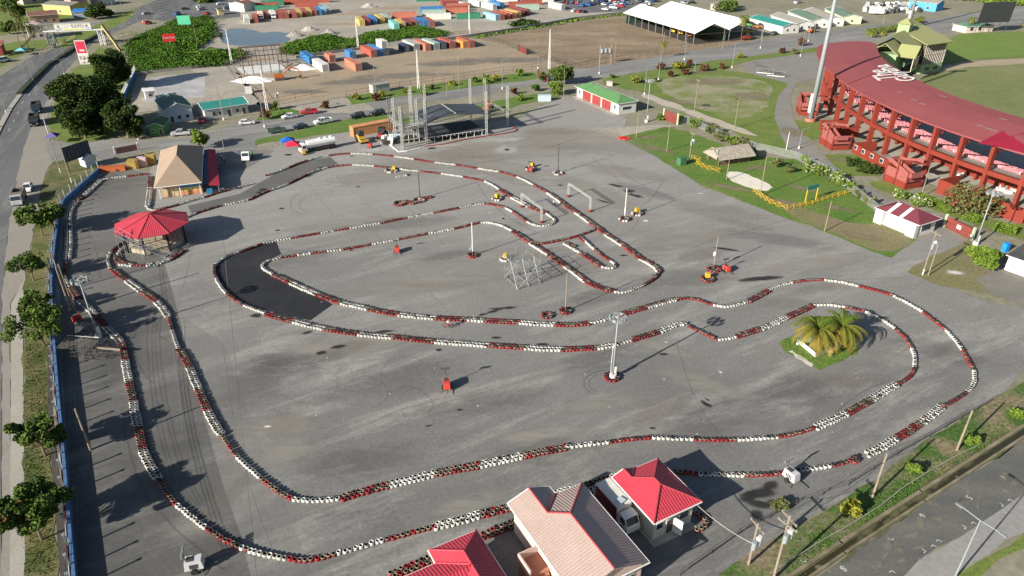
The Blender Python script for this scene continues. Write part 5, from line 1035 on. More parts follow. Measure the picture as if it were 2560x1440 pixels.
def weeds(name,label,px,dens,H,leaf,tone,seed,cap=60000):
    poly=[tuple(G(*q)[:2]) for q in px]; a=np.array(poly); lo,hi=a.min(0),a.max(0); r=np.random.default_rng(seed); n=int((hi-lo).prod()*dens); n=min(n,cap*2); p=r.uniform(lo,hi,(n,2)); p=p[inpoly(p,poly)][:cap]; n=len(p)
    p=p+r.normal(0,1.0 if H>.5 else .25,p.shape); f=(np.sin(p[:,0]*.31+seed)+np.sin(p[:,1]*.27+1.3*seed)+np.sin((p[:,0]+p[:,1])*.6)+np.sin((p[:,0]-p[:,1])*1.1))/4; hh=H*(.55+.45*f)
    P=np.c_[p,hh*r.random(n)**.35]; g0,g1=[np.array(x) for x in GREENS[tone]]; m_=np.clip(.5+.5*f+r.normal(0,.25,n),0,1)[:,None]; me=leaf_mesh(P,leaf*r.uniform(.6,1.5,n),g0*(1-m_)+g1*m_,name,seed=seed); o=bpy.data.objects.new(name,me); COL.objects.link(o); tag(o,label,"plants",kind="stuff")
weeds("weed_thicket","tangle of bright green weeds between highway and container yard",[(312,122),(345,92),(400,72),(455,45),(480,50),(520,42),(530,60),(505,100),(450,128),(470,170),(345,185),(332,165),(322,140)],24,1.8,.36,'weed',1,90000)
weeds("weed_thicket","dark edge of creepers at the foot of the weed slope",[(430,118),(505,90),(535,60),(528,95),(480,135),(600,128),(612,145),(560,165),(470,172),(430,170)],12,2.6,.6,'weed',2,22000)
weeds("weed_bank","green weed bank between the two container yards",[(700,130),(720,112),(780,95),(830,92),(880,102),(930,85),(1040,70),(1090,76),(1118,86),(1100,96),(1020,96),(900,118),(810,128),(720,140)],20,2.0,.42,'weed',3,60000)
weeds("weed_bank","dark bushes on the fence line behind the brown field",[(1285,62),(1300,55),(1340,60),(1345,66),(1300,74),(1282,70)],9,3,.8,'dark',4,5000)
weeds("weed_bank","thin green weeds along the pale boundary wall",[(1180,92),(1300,72),(1480,42),(1600,28),(1600,32),(1480,48),(1300,78),(1180,98)],3,1.0,.7,'bright',5,7000)
weeds("far_greenery","rough green growth beyond the far right road",[(2380,0),(2440,5),(2500,18),(2560,15),(2700,-30),(2300,-30)],1.2,2.5,1.1,'bright',6,16000)
weeds("grass_tufts","long grass tufts on the canal verge",[(1960,1400),(2010,1340),(2080,1290),(2150,1270),(2250,1200),(2330,1160),(2400,1120),(2450,1080),(2560,1010),(2560,1060),(2400,1165),(2250,1255),(2100,1355),(1990,1440)],16,.3,.13,'weed',7,16000)
weeds("grass_tufts","dry olive tufts on the left verge",[(64,1440),(60,1080),(62,860),(112,860),(118,1080),(138,1440)],22,.25,.13,'verge',8,16000)
weeds("grass_tufts","grass tufts on the small palm island",[(1955,855),(1978,845),(2118,854),(2142,872),(2138,883),(2050,922),(2034,912),(1966,880)],14,.2,.2,'bright',9,4000)
def palm(name,label,base,H,fl,n,tones,seed,group=None,droop=1.0,trunk=.16,loc=None,parent=None,up=.9):
    r=np.random.default_rng(seed); g=loc if loc is not None else G(*base)
    t=thing(name,label,"palm",(g.x,g.y,0),0,group) 
    vs=[];fs=[];cs=[]
    for i in range(n):
        a=2*math.pi*i/n*2.4+r.normal(0,.15); el=up-1.5*(i/n)*droop+r.normal(0,.1); L=fl*r.uniform(.8,1.1); seg=9; p=np.array([0,0,H]); d=el; c0=np.array(tones[0])*(1-i/n)+np.array(tones[1])*(i/n); c0=c0*r.uniform(.8,1.25)
        pts=[p.copy()]
        for k in range(seg):
            dirv=np.array([math.cos(a)*math.cos(d),math.sin(a)*math.cos(d),math.sin(d)]); p=p+dirv*L/seg; d-=.24*droop; pts.append(p.copy())
        sd=np.array([-math.sin(a),math.cos(a),0])
        for k in range(seg):
            w=.17*fl*math.sin(math.pi*min(1,(k+1.2)/(seg+1.2)))**.7
            for s in(-1,1):
                for m_ in range(2):
                    q=pts[k]*(1-m_/2)+pts[k+1]*(m_/2); q2=pts[k]*(.5-m_/2)+pts[k+1]*(.5+m_/2); o=len(vs); tip=q+sd*s*w+(pts[k+1]-pts[k])*.9+np.array([0,0,-w*.55*r.uniform(.6,1.3)])
                    vs+= [q,q2,tip]; fs.append((o,o+1,o+2)); cs+=[c0,c0,c0*1.15]
    me=bpy.data.meshes.new("fronds"); me.from_pydata([tuple(v) for v in vs],[],fs); ca=me.color_attributes.new("Col",'FLOAT_COLOR','POINT'); ca.data.foreach_set("color",np.c_[np.array(cs),np.ones(len(cs))].ravel()); me.materials.append(m_leaf)
    o=bpy.data.objects.new("fronds",me); COL.objects.link(o); o.parent=t
    MB().tube((0,0,0),(.1,0,H),trunk,trunk*.7,8).build("trunk",m_bark,t); return t
PG=((.06,.10,.012),(.24,.17,.03)); PG2=((.06,.11,.015),(.22,.20,.04))
for i,(x,y,H,f,n,lab) in enumerate(((2033,868,3.2,4.6,36,"left coconut palm with yellowing fronds inside the white planter"),(2092,862,3.2,4.6,36,"right coconut palm inside the white planter"),(2062,872,1.8,3.4,26,"short middle palm with dry drooping fronds in the white planter"))):
    palm("coconut_palm",lab,(x,y),H,f,n,PG if i<2 else ((.2,.18,.04),(.36,.27,.10)),200+i,"palms on the small grass island",1.0,.22,None,None,1.4)
palm("coconut_palm","tall coconut palm beside the white shed",(1852,100),9.5,4.2,22,PG2,210); palm("coconut_palm","small palm with one yellow frond on the back road",(1655,146),6,3,14,PG,211); palm("coconut_palm","palm left of the black sight screen",(2422,80),6,3.2,18,PG2,212); palm("coconut_palm","palm at the right edge beyond the sight screen",(2556,84),5,3,16,PG2,213)
for i,(x,y,H) in enumerate(((52,118,9),(72,122,10),(88,115,8),(60,95,9),(20,60,8),(45,70,8))): palm("coconut_palm","dark coconut palm beside the overpass ramp, %s"%("nearest the road","second from the road","by the white house","behind the others","at the far left","between the rusty roofs")[i],(x,y),H,3.6,18,((.035,.06,.012),(.10,.09,.03)),220+i)
for i,(x,y) in enumerate(((2172,88),(2186,86),(2200,84),(2214,82),(2228,80),(2180,94),(2206,92),(2240,78),(2256,76),(2290,62),(2300,58))): palm("clump_palm","fan leaved palm in the clump behind the stand roof" if i<9 else "palm beyond the green pavilion, %s"%("left" if i==9 else "right"),(x,y),2.5,3.2,18,PG2,240+i,"palm clump behind the stand" if i<9 else None)
for i,(x,y,W,H) in enumerate(((50,50,9,8),(25,85,8,6),(250,38,10,6),(232,48,9,6),(272,42,6,4),(1815,28,14,5),(1828,20,10,4),(2000,-4,10,4),(30,20,12,7),(515,5,14,3),(500,2,12,3))):
    tree("background_tree","%s"%("green tree between the far left houses","bushy tree beside the left lane","wide dark tree behind the overpass","dark tree beside the blue tarpaulin","low tree at the road bend","round tree by the grey block ruin","smaller tree behind the block ruin","tree at the far top edge","tree at the top left corner","low hedge tree on the roundabout","second low tree on the roundabout")[i],"tree",(x,y),H,W,'mid' if i!=2 else 'dark',1200,.7,.25,.15,270+i)
# white planter wall round the palms
p=thing("planter_wall","low white diamond planter wall round the palms","planter",G(2045,878),0); g0=G(2045,878)
cs_=[G(*q)-g0 for q in((2001,862),(2037,893),(2102,866),(2060,845))]
mb=MB()
for i in range(4):
    a,b=cs_[i],cs_[(i+1)%4]; m_=(a+b)/2; mb.box(m_.x,m_.y,0,(b-a).length,.15,.75,ang(a,b))
mb.build("wall",m_trim,p); MB().box(cs_[0].x-.4,cs_[0].y,0,.5,.15,1.1,.3).build("sign_stone",m_trim,p)
sheet("gravel_ring",[(1970,880),(1978,876),(2005,892),(2034,912),(2030,920),(2005,905)],m_wr if False else mat("lime_grit",(.5,.48,.43),var=.2,ns=1),19,jit=.12,step=.6)
# ---------------- containers ----------------
def container(px,back,L,c,z=0.0,lab="",two=None,W=2.44,H=2.75):
    """front left bottom corner at px, running back towards heading 'back'"""
    g=G(px[0],px[1],z); t=thing("shipping_container",lab,"container",(g.x,g.y,z),back,"shipping containers in the yards")
    key=("cont",L,c)
    if key not in CC:
        m=mat("container_paint_"+c[0],c[1],c2=tuple(x*1.25+.01 for x in c[1]),ns=.7,corr=1.6,var=.2); mt=mat("container_roof_"+c[0],tuple(min(.7,x*1.1+.03) for x in c[1]),var=.25,ns=.5,corr=1.6)
        a=MB(); a.bb(0,-W,.12,L,0,H-.06); b=MB(); b.bb(.02,-W+.02,H-.05,L-.02,-.02,H)
        f=MB()
        for x in(0,L):
            for y in(0,-W): f.bb(x-.07,y-.07,0,x+.07,y+.07,H+.01)
        for y in(0,-W): f.bb(0,y-.06,0,L,y+.06,.14); f.bb(0,y-.06,H-.1,L,y+.06,H+.005)
        for x in(0,L): f.bb(x-.06,-W,0,x+.06,0,.14); f.bb(x-.06,-W,H-.1,x+.06,0,H+.005)
        d=MB()
        for y in(-W*.2,-W*.4,-W*.6,-W*.8): d.tube((-.04,y,.2),(-.04,y,H-.15),.035,n=4)
        CC[key]=[(n,x.mesh(n,mm)) for n,x,mm in(("body",a,m),("roof_panel",b,mt),("frame",f,m),("lock_rods",d,m_steel))]
    for n,me in CC[key]:
        o=bpy.data.objects.new(n,me); COL.objects.link(o); o.parent=t
    return t
CC={}
K={'w':("white",(.58,.57,.53)),'b':("blue",(.03,.16,.38)),'n':("navy",(.025,.04,.09)),'s':("salmon",(.42,.14,.09)),'r':("rust",(.30,.07,.045)),'m':("maroon",(.20,.04,.045)),'y':("mustard",(.46,.34,.10)),'g':("grey",(.32,.35,.33)),'p':("pale_green",(.30,.40,.34)),'t':("turquoise",(.16,.46,.40)),'o':("orange",(.56,.20,.05)),'l':("light_blue",(.20,.42,.55)),'G':("green",(.03,.18,.10)),'O':("orange_tan",(.48,.22,.09))}
hb=ang(G(807,181),G(781,164)); ha=ang(G(1239,52),G(1203,42)); hA=ang(G(900,66),G(883,50))
rows=[("in the dirt yard",hb,[(775,161,12.2,'b'),(807,181,12.2,'w'),(825,157,6.1,'s'),(876,148,6.1,'b'),(890,179,12.2,'s'),(929,144,12.2,'r'),(945,141.5,12.2,'b'),(960,140,12.2,'n'),(1011,131,6.1,'n'),(1036,128,12.2,'g'),(1064,128,12.2,'s'),(1086,125.5,12.2,'p'),(1104,124,6.1,'n'),(1126,122,12.2,'r'),(1158,121,6.1,'o'),(1174,120,12.2,'r')]),
("in the middle block of the far yard",hA,[(900,66,12.2,'y'),(915,64,12.2,'m'),(932,61.5,12.2,'b'),(950,59,12.2,'y'),(965,57,12.2,'g'),(986,75,12.2,'t'),(1002,72,12.2,'y'),(1018,70,12.2,'m'),(1032,68.5,12.2,'r'),(1047,68,12.2,'b'),(1061,68,12.2,'b'),(1075,68,12.2,'r')]),
("in the left block of the far yard",hA,[(696,47,12.2,'r'),(710,47,12.2,'r'),(731,46,12.2,'r'),(744,44.5,12.2,'y'),(757,42.5,12.2,'r'),(769,41,12.2,'y'),(781,40,12.2,'r'),(793,39,12.2,'b'),(805,37,12.2,'l'),(817,35,12.2,'g'),(660,48,12.2,'r'),(646,50,12.2,'r')]),
("in the right block of the far yard",ha,[(1239,52,12.2,'l'),(1252,51,12.2,'r'),(1266,49,12.2,'r'),(1281,47,12.2,'s'),(1293,44,12.2,'y'),(1302,41,12.2,'m'),(1316,38.5,12.2,'m'),(1232,25,12.2,'w'),(1250,21,12.2,'b'),(1403,25,12.2,'w'),(1198,17,12.2,'w'),(1168,22,12.2,'g')])]
NM={'w':"white",'b':"blue",'n':"navy",'s':"salmon",'r':"rust red",'m':"maroon",'y':"mustard",'g':"grey",'p':"pale green",'t':"turquoise",'o':"orange",'l':"light blue",'G':"green",'O':"tan orange"}
ORD=["first","second","third","fourth","fifth","sixth","seventh"]
for where,h,lst in rows:
    cnt={}
    for x,y,L,c in lst:
        k=(c,L); cnt[k]=cnt.get(k,0)+1; tot=sum(1 for q in lst if (q[3],q[2])==k)
        lab="%s %s container %s%s"%("short" if L<7 else "long",NM[c],where,"" if tot==1 else ", %s of its colour from the left"%ORD[cnt[k]-1])
        container((x,y),h,L,K[c],0,lab)
container((955,121),hb,6.1,K['w'],2.8,"white framed container stacked on top of two others")
hl=ang(G(1066,47.5),G(1125,45.5)); 
long_=[(1066,47.5,'w'),(1140,47,'G'),(1055,38,'p'),(1108,34,'s'),(1112,28,'r'),(1118,22,'s'),(1050,30,'b'),(1105,16,'m'),(1100,10,'r'),(1040,3,'G'),(640,20,'r'),(655,14,'G'),(700,10,'r'),(690,4,'G'),(640,27,'G'),(740,17,'r'),(720,4,'r'),(770,6,'r'),(1290,24,'p'),(1270,17,'r'),(1300,12,'r'),(1330,4,'w'),(1180,5,'w'),(1240,4,'w'),(980,44,'s')]
for i,(x,y,c) in enumerate(long_): container((x,y),hl-0.0,12.2,K[c],0,"%s container lying broadside in the far yard, %s"%(NM[c],("beside the green weed bank","below the light post","among the left stacks","near the top edge of the view","in the crowded right block")[0 if i==0 else 1 if i==1 else 2 if 10<=i<=17 else 4 if i>17 else 3]))
container((612,60),hA,12.2,K['w'],0,"white container alone at the left end of the far yard"); container((634,58),hA,12.2,K['r'],0,"rust red container beside the lone white one")
hs=ang(G(874,335),G(974,316)); t=container((876,338),hs,12.2,K['O'],0,"orange tan corrugated container behind the loader tractor"); t=container((877,338),hs,1,K['O'],0,"") if False else None
# dry transformer hut of corrugated sheets
o,an,L=frame2((935,235),(975,228)); p=thing("corrugated_hut","grey corrugated hut with debris on top beside the fence","hut",o,an); walls(p,0,0,L,3,2.6,mat("dirty_corrugated",(.33,.35,.33),c2=(.45,.46,.44),corr=1.2,ns=.5)); MB().bb(-.1,-.1,2.62,L+.1,3.1,2.75).build("roof",mat("debris_top",(.10,.11,.11),c2=(.4,.4,.38),ns=1.5),p)
# ---------------- vehicles ----------------
m_tyreb=mat("rubber",(.02,.02,.02),var=.2,ns=4); m_rim=mat("alloy_rim",(.4,.4,.42),metal=.6,rough=.4,ns=4); m_lamp=mat("lamp_glass",(.75,.75,.7),rough=.2); m_tail=mat("tail_lamp",(.4,.02,.02),rough=.3)
CAR={'white':(.72,.72,.72),'silver':(.36,.38,.40),'navy':(.02,.035,.07),'black':(.02,.02,.022),'red':(.42,.02,.03),'blue':(.03,.10,.3),'grey':(.15,.16,.17),'green':(.07,.12,.09),'lightblue':(.25,.4,.5)}
VC={}
def vehicle(kind,c,a,b,label,group=None,far=False,name=None):
    """a: rear point, b: front point on the road"""
    A,B=G(*a),G(*b); an=ang(A,B); m_=(A+B)/2
    key=(kind,c,far)
    if key not in VC:
        pm=mat("car_paint_"+c,CAR[c],rough=.28,spec=.6,var=.04,ns=1); P=[]
        if kind=='sedan': L,Wd=4.4,1.75; low=[(-2.2,.35),(-2.2,.85),(-1.5,.95),(.9,.93),(2.0,.75),(2.2,.6),(2.2,.3)]; cab=[(-1.75,.9),(-1.05,1.40),(.15,1.42),(1.0,.92)]; wx=1.32
        if kind=='suv': L,Wd=4.5,1.85; low=[(-2.25,.4),(-2.25,1.05),(-1.5,1.08),(1.0,1.05),(2.1,.95),(2.25,.75),(2.25,.35)]; cab=[(-2.15,1.02),(-1.9,1.68),(.3,1.70),(1.15,1.03)]; wx=1.38
        if kind=='van': L,Wd=4.9,1.85; low=[(-2.45,.35),(-2.45,1.15),(1.2,1.12),(2.3,.95),(2.45,.7),(2.45,.3)]; cab=[(-2.42,1.1),(-2.3,1.95),(1.0,1.95),(1.9,1.05)]; wx=1.5
        if kind=='pickup': L,Wd=5.1,1.85; low=[(-2.55,.45),(-2.55,1.05),(1.3,1.08),(2.4,.98),(2.55,.8),(2.55,.4)]; cab=[(-.85,1.05),(-.6,1.72),(.6,1.74),(1.35,1.07)]; wx=1.6
        body=MB(); body.extr(low,-Wd/2,Wd/2); w0,w1=Wd/2-.04,Wd/2-.24
        if kind=='pickup': body.bb(-2.5,-Wd/2,1.04,-.9,-Wd/2+.08,1.3); body.bb(-2.5,Wd/2-.08,1.04,-.9,Wd/2,1.3); body.bb(-2.55,-Wd/2,1.04,-2.47,Wd/2,1.3)
        P.append(("body",body.mesh("body",pm),[]))
        g=MB(); n=len(cab); vs=[]
        for s in(-1,1):
            for x,z in cab: w_=w1 if z>1.2 else w0; vs.append((x,s*w_,z))
        g.add(vs,[tuple(range(n)),tuple(range(2*n-1,n-1,-1))]+[(i,n+i,n+(i+1)%n,(i+1)%n) for i in range(n)]); P.append(("cabin_glass",g.mesh("cabin_glass",m_glass),[]))
        r_=MB(); x0,x1=cab[1][0],cab[2][0]; z=cab[1][1]; r_.bb(x0-.05,-w1-.01,z-.03,x1+.05,w1+.01,z+.035)
        for s in(-1,1):
            for i in(0,2): r_.tube((cab[i][0],s*(w0+.01),cab[i][1]) if i==0 else (cab[3][0],s*(w0+.01),cab[3][1]),(cab[1 if i==0 else 2][0],s*(w1+.01),z),.045,n=4)
            r_.tube(((x0+x1)/2-.1,s*(w0+.01),cab[0][1]),((x0+x1)/2-.1,s*(w1+.015),z),.045,n=4)
        P.append(("cabin_roof",r_.mesh("cabin_roof",pm),[]))
        if kind=='pickup': bd=MB(); bd.bb(-2.45,-Wd/2+.1,1.06,-.92,Wd/2-.1,1.09); P.append(("load_bed",bd.mesh("load_bed",m_drk),[]))
        if not far:
            for sx in(-wx,wx):
                for sy in(-1,1):
                    w_=MB().wheel(sx,sy*(Wd/2-.08),.33,.34,.24); P.append(("wheel",w_.mesh("wheel",m_tyreb),[("rim",MB().wheel(sx,sy*(Wd/2+.05),.33,.19,.03).mesh("rim",m_rim))]))
            zl=low[-2][1]
            for sy in(-1,1):
                P.append(("headlight",MB().bb(L/2-.06,sy*(Wd/2-.22)-.16,zl-.05,L/2+.03,sy*(Wd/2-.22)+.16,zl+.12).mesh("headlight",m_lamp),[])); P.append(("tail_light",MB().bb(-L/2-.02,sy*(Wd/2-.15)-.12,.7,-L/2+.05,sy*(Wd/2-.15)+.12,.95).mesh("tail_light",m_tail),[]))
        else:
            w_=MB()
            for sx in(-wx,wx): 
                for sy in(-1,1): P.append(("wheel",MB().wheel(sx,sy*(Wd/2-.08),.33,.34,.24,8).mesh("wheel",m_tyreb),[]))
        VC[key]=P
    t=thing(name or {'sedan':"parked_car",'suv':"parked_car",'van':"minivan",'pickup':"pickup_truck"}[kind],label,{'sedan':"car",'suv':"car",'van':"van",'pickup':"pickup truck"}[kind],(m_.x,m_.y,.06),an,group)
    for n_,me,sub in VC[key]:
        o=bpy.data.objects.new(n_,me); COL.objects.link(o); o.parent=t
        for sn,sm in sub: q=bpy.data.objects.new(sn,sm); COL.objects.link(q); q.parent=o
    return t
V=[('sedan','white',(598,313),(637,309),"white sedan alone on the side street"),('pickup','silver',(476,337),(430,340),"silver double cab pickup on the side street beside the green cabin"),('sedan','red',(508,298),(503,312),"red hatchback beside the teal roofed barrack"),
('sedan','white',(745,292),(703,299),"white sedan facing left on the wider street"),('pickup','red',(795,283),(751,287),"crimson pickup on the grass edge of the street"),('sedan','navy',(770,318),(730,325),"dark navy sedan parked on the grass behind the white pickup"),('pickup','white',(830,305),(786,313),"white pickup with roof rack between the dark cars"),('suv','black',(915,292),(872,299),"black car, left one of the pair by the stage"),('suv','black',(965,285),(922,292),"black car, right one of the pair by the stage"),('pickup','green',(668,335),(718,328),"old grey green flatbed pickup on the grass corner")]
for v in V: vehicle(*v[:5])
for i,(k,c,a,b,lab) in enumerate((('sedan','white',(8,76),(32,76),"white car by the overpass ramp at the left edge"),('sedan','white',(252,40),(270,33),"white and blue car parked at the bend"),('sedan','silver',(360,37),(374,35),"silver car turning beside the billboard frame"),('van','blue',(437,40),(450,36),"blue van behind the billboard frame"),('sedan','black',(455,25),(473,24),"black car near the roundabout"),('sedan','silver',(494,27),(514,24),"silver car leading toward the roundabout"),('sedan','white',(542,13),(562,11),"white car at the roundabout kiosk"),('suv','navy',(562,24),(584,22),"navy car by the small kiosk"),('sedan','lightblue',(604,8),(624,5),"light blue car at the top of the road"),('sedan','white',(492,21),(512,19),"white car behind the silver one"),('van','white',(-4,158),(24,152),"white van cut by the left edge"),('sedan','red',(512,38),(524,34),"red cart like car on the kerb"),('van','white',(2000,7),(1986,10),"white van at the far top edge"),('sedan','grey',(574,10),(588,8),"grey car left of the light blue one"),('suv','red',(360,62),(378,58),"small red covered handcart on the highway"),('suv','green',(1925,90),(1945,85),"dark green car half hidden by the teal bungalow"))): vehicle(k,c,a,b,lab,None,True)
# far car park, rows of cars
r_=np.random.default_rng(9); colsn=['white','white','silver','navy','black','grey','white','blue','black','red']; k_=0
pk=[((1405,8),(1470,12),8),((1370,3),(1440,-2),6),((1428,28),(1470,33),3),((1448,18),(1510,8),5),((1500,14),(1575,10),7),((1480,6),(1570,2),8),((1505,28),(1560,16),3),((1590,6),(1640,4),6),((1500,-5),(1640,-9),14),((1300,4),(1340,-2),3),((1700,10),(1740,8),2),((1600,16),(1625,12),2)]
for a,b,n in pk:
    A,B=G(*a),G(*b)
    for i in range(n):
        c=colsn[r_.integers(0,10)]; p_=A.lerp(B,(i+.5)/n)+Vector((r_.normal(0,.4),r_.normal(0,.4),0)); d=ang(A,B)+math.pi/2+r_.normal(0,.05)+(math.pi if r_.random()<.5 else 0)
        kk=['sedan','suv','sedan','van'][r_.integers(0,4)]; t=vehicle(kk,c,(1400,10),(1410,9),"%s %s parked in a row of the far car park"%(c,{'sedan':"sedan",'suv':"off road car",'van':"van"}[kk]),"cars in the far car park",True); t.location=(p_.x,p_.y,.05); t.rotation_euler=(0,0,d); k_+=1
# trucks
def truck(name,label,a,b,cabc,kind,loadm,L=6.8,W=2.3,H=3.1,cab2=None):
    A,B=G(*a),G(*b); an=ang(A,B); m_=(A+B)/2; t=thing(name,label,"truck",(m_.x,m_.y,.05),an); h=L/2
    c=MB(); c.extr([(h-1.7,.55),(h-1.7,2.25),(h-1.5,2.35),(h-.55,2.35),(h-.1,1.45),(h,1.2),(h,.5)],-W/2+.1,W/2-.1); cb=c.build("cab",mat("truck_cab_"+cabc,CAR[cabc],rough=.3,var=.05),t)
    g=MB(); g.slab([(h-.5,-W/2+.2,2.25),(h-.5,W/2-.2,2.25),(h-.1,W/2-.2,1.5),(h-.1,-W/2+.2,1.5)],.05); g.bb(h-1.3,W/2-.12,1.45,h-.55,W/2-.07,2.1); g.bb(h-1.3,-W/2+.07,1.45,h-.55,-W/2+.12,2.1); g.build("windscreen",m_glass,cb)
    for s in(-1,1): MB().bb(h-.02,s*.8-.15,.75,h+.04,s*.8+.15,.95).build("headlight",m_lamp,cb); MB().bb(h-.5,s*(W/2+.1)-.1,1.7,h-.4,s*(W/2+.1)+.1,2.05).build("mirror",m_drk,cb)
    MB().bb(-h,-W/2+.3,.55,h-.3,W/2-.3,.8).build("chassis",m_drk,t)
    if kind=='box': MB().bb(-h,-W/2,.85,h-1.85,W/2,H).build("cargo_box",loadm,t)
    if kind=='dump':
        d=MB(); d.bb(-h,-W/2,.9,h-1.9,W/2,1.05); d.bb(-h,-W/2,1.05,h-1.9,-W/2+.1,H-.6); d.bb(-h,W/2-.1,1.05,h-1.9,W/2,H-.6); d.bb(h-2.0,-W/2,1.05,h-1.9,W/2,H-.3); d.bb(-h,-W/2,1.05,-h+.1,W/2,H-.7); d.build("dump_body",loadm,t); MB().bb(-h+.2,-W/2+.2,1.06,h-2.1,W/2-.2,1.9).build("load",m_drk,t)
    if kind=='tank':
        d=MB(); d.tube((-h+.1,0,1.95),(h-2.1,0,1.95),1.05,n=14); d.build("tank",loadm,t,smooth=False)
        for x in(-h+.9,-h+2.4,-h+3.9): MB().cyl(x,0,2.95,.25,.35).build("hatch",m_trim,t)
        MB().bb(-h+.2,-.45,3.0,h-2.3,-.35,3.1).build("top_rail",m_trim,t)
    if kind=='flat': MB().bb(-h,-W/2,.85,h-1.85,W/2,1.1).build("flatbed",loadm,t)
    for x in((-h+.9,h-1.0) if L<7 else (-h+.8,-h+1.9,h-1.0)):
        for s in(-1,1): MB().wheel(x,s*(W/2-.2),.45,.46,.32).build("wheel",m_tyreb,t)
    return t
m_boxw=mat("box_white",(.68,.68,.66),c2=(.5,.48,.42),ns=.6)
t=truck("box_truck","white box truck with dark printed sides parked between the peach and red roofs",(1500,1242),(1566,1300),'white','box',m_boxw,6.0,1.9,2.9)
c_=G(1535,1233,2.9)+(G(1622,1402,0)-G(1455,1207,0)).normalized()*.8; t.location=(c_.x,c_.y,.05); t.rotation_euler=(0,0,ang(G(1455,1207,0),G(1622,1402,0)))
MB().bb(-2.9,-.99,1.0,1.1,-.955,2.7).build("printed_side",mat("printed_red_side",(.22,.02,.02),c2=(.03,.02,.02),ns=1.0),t); MB().bb(-2.9,.955,1.0,1.1,.99,2.7).build("printed_side",MATS["printed_red_side"],t); MB().box(.5,0,2.9,.8,.7,.2,.3).build("roof_bundle",m_palebl,t)
truck("dump_truck","dark dump truck, rear one of the two parked on the left road",(96,262),(92,296),'navy','dump',m_drk,7.6,2.4,3.0); truck("dump_truck","dark dump truck, front one of the two parked on the left road",(92,292),(86,328),'black','dump',m_drk,7.6,2.4,3.0)
truck("dump_truck","pale dump truck with rusty empty bed under the roadside tree",(62,478),(38,535),'silver','dump',mat("rusty_bed",(.22,.18,.17),var=.3,ns=.8),6.2,2.3,3.0); vehicle('sedan','white',(76,463),(66,488),"pale blue car behind the pale dump truck")
truck("small_truck","small white truck with green load and open door beside the tan roofed hall",(628,385),(612,411),'white','flat',m_grn,5.0,2.0,2.4)
truck("tanker_truck","long white tanker truck beside the red and blue canopies",(834,368),(755,383),'white','tank',mat("tank_white",(.7,.7,.68),var=.1),9.6,2.5,3.2)
truck("cargo_truck","white cargo truck, left of two in the far container yard",(648,40),(658,56),'white','box',m_boxw,8,2.4,3.4); truck("cargo_truck","white cargo truck, right of two in the far container yard",(676,37),(690,53),'white','box',m_boxw,8,2.4,3.4)
def machine(name,label,cat,px,rot,m,parts_):
    g=G(*px); t=thing(name,label,cat,(g.x,g.y,.05),rot); 
    for n_,f,mm in parts_: mb=MB(); f(mb); mb.build(n_,mm or m,t)
    return t
m_cat=mat("machine_yellow",(.55,.33,.04),var=.15,ns=1)
def wheels(*ps): return [("wheel",(lambda mb,q=q:mb.wheel(*q)),m_tyreb) for q in ps]
machine("road_roller","yellow road roller with a wide drum beside the tractor","roller",(905,355),R(-60),m_cat,[("body",lambda mb:mb.bb(-2,-.8,.6,.3,.8,1.6),None),("drum_frame",lambda mb:mb.bb(.3,-1.1,.7,2.6,1.1,1.1),None),("drum",lambda mb:mb.wheel(1.6,0,.65,.65,2.0,16),m_drk),("cab",lambda mb:mb.bb(-1.2,-.7,1.6,.2,.7,2.8),m_glass),("cab_roof",lambda mb:mb.bb(-1.3,-.8,2.8,.3,.8,2.95),m_drk)]+wheels((-1.5,-.9,.6,.65,.4),(-1.5,.9,.6,.65,.4)))
machine("tractor","black tractor with large rear wheels in front of the stage scaffold","tractor",(955,345),R(-100),m_blk,[("body",lambda mb:mb.bb(-.5,-.45,.8,2.0,.45,1.5),mat("tractor_red",(.3,.03,.03))),("cab",lambda mb:mb.bb(-1.4,-.8,1.0,0,.8,2.6),m_glass),("cab_roof",lambda mb:mb.bb(-1.5,-.9,2.6,.1,.9,2.75),m_blk)]+wheels((-1.0,-1,.85,.9,.45),(-1.0,1,.85,.9,.45),(1.5,-.8,.5,.5,.3),(1.5,.8,.5,.5,.3)))
machine("excavator","orange excavator digging beside the white sand heap","excavator",(700,200),R(20),m_org,[("track",lambda mb:(mb.bb(-1.6,-1.3,0,1.6,-.7,.8),mb.bb(-1.6,.7,0,1.6,1.3,.8)),m_drk),("body",lambda mb:mb.bb(-1.8,-1.2,.9,1.2,1.2,2.0),None),("cab",lambda mb:mb.bb(.0,.2,2.0,1.2,1.2,3.0),mat("cab_green",(.1,.2,.15))),("boom",lambda mb:mb.path([(1,-.2,1.8),(4,-.2,4.2),(6.8,-.2,3.2)],.22,4),None),("stick",lambda mb:mb.path([(6.8,-.2,3.2),(7.2,-.2,1.0)],.18,4),None),("bucket",lambda mb:mb.bb(6.6,-.7,.3,7.5,.4,1.1),m_drk)])
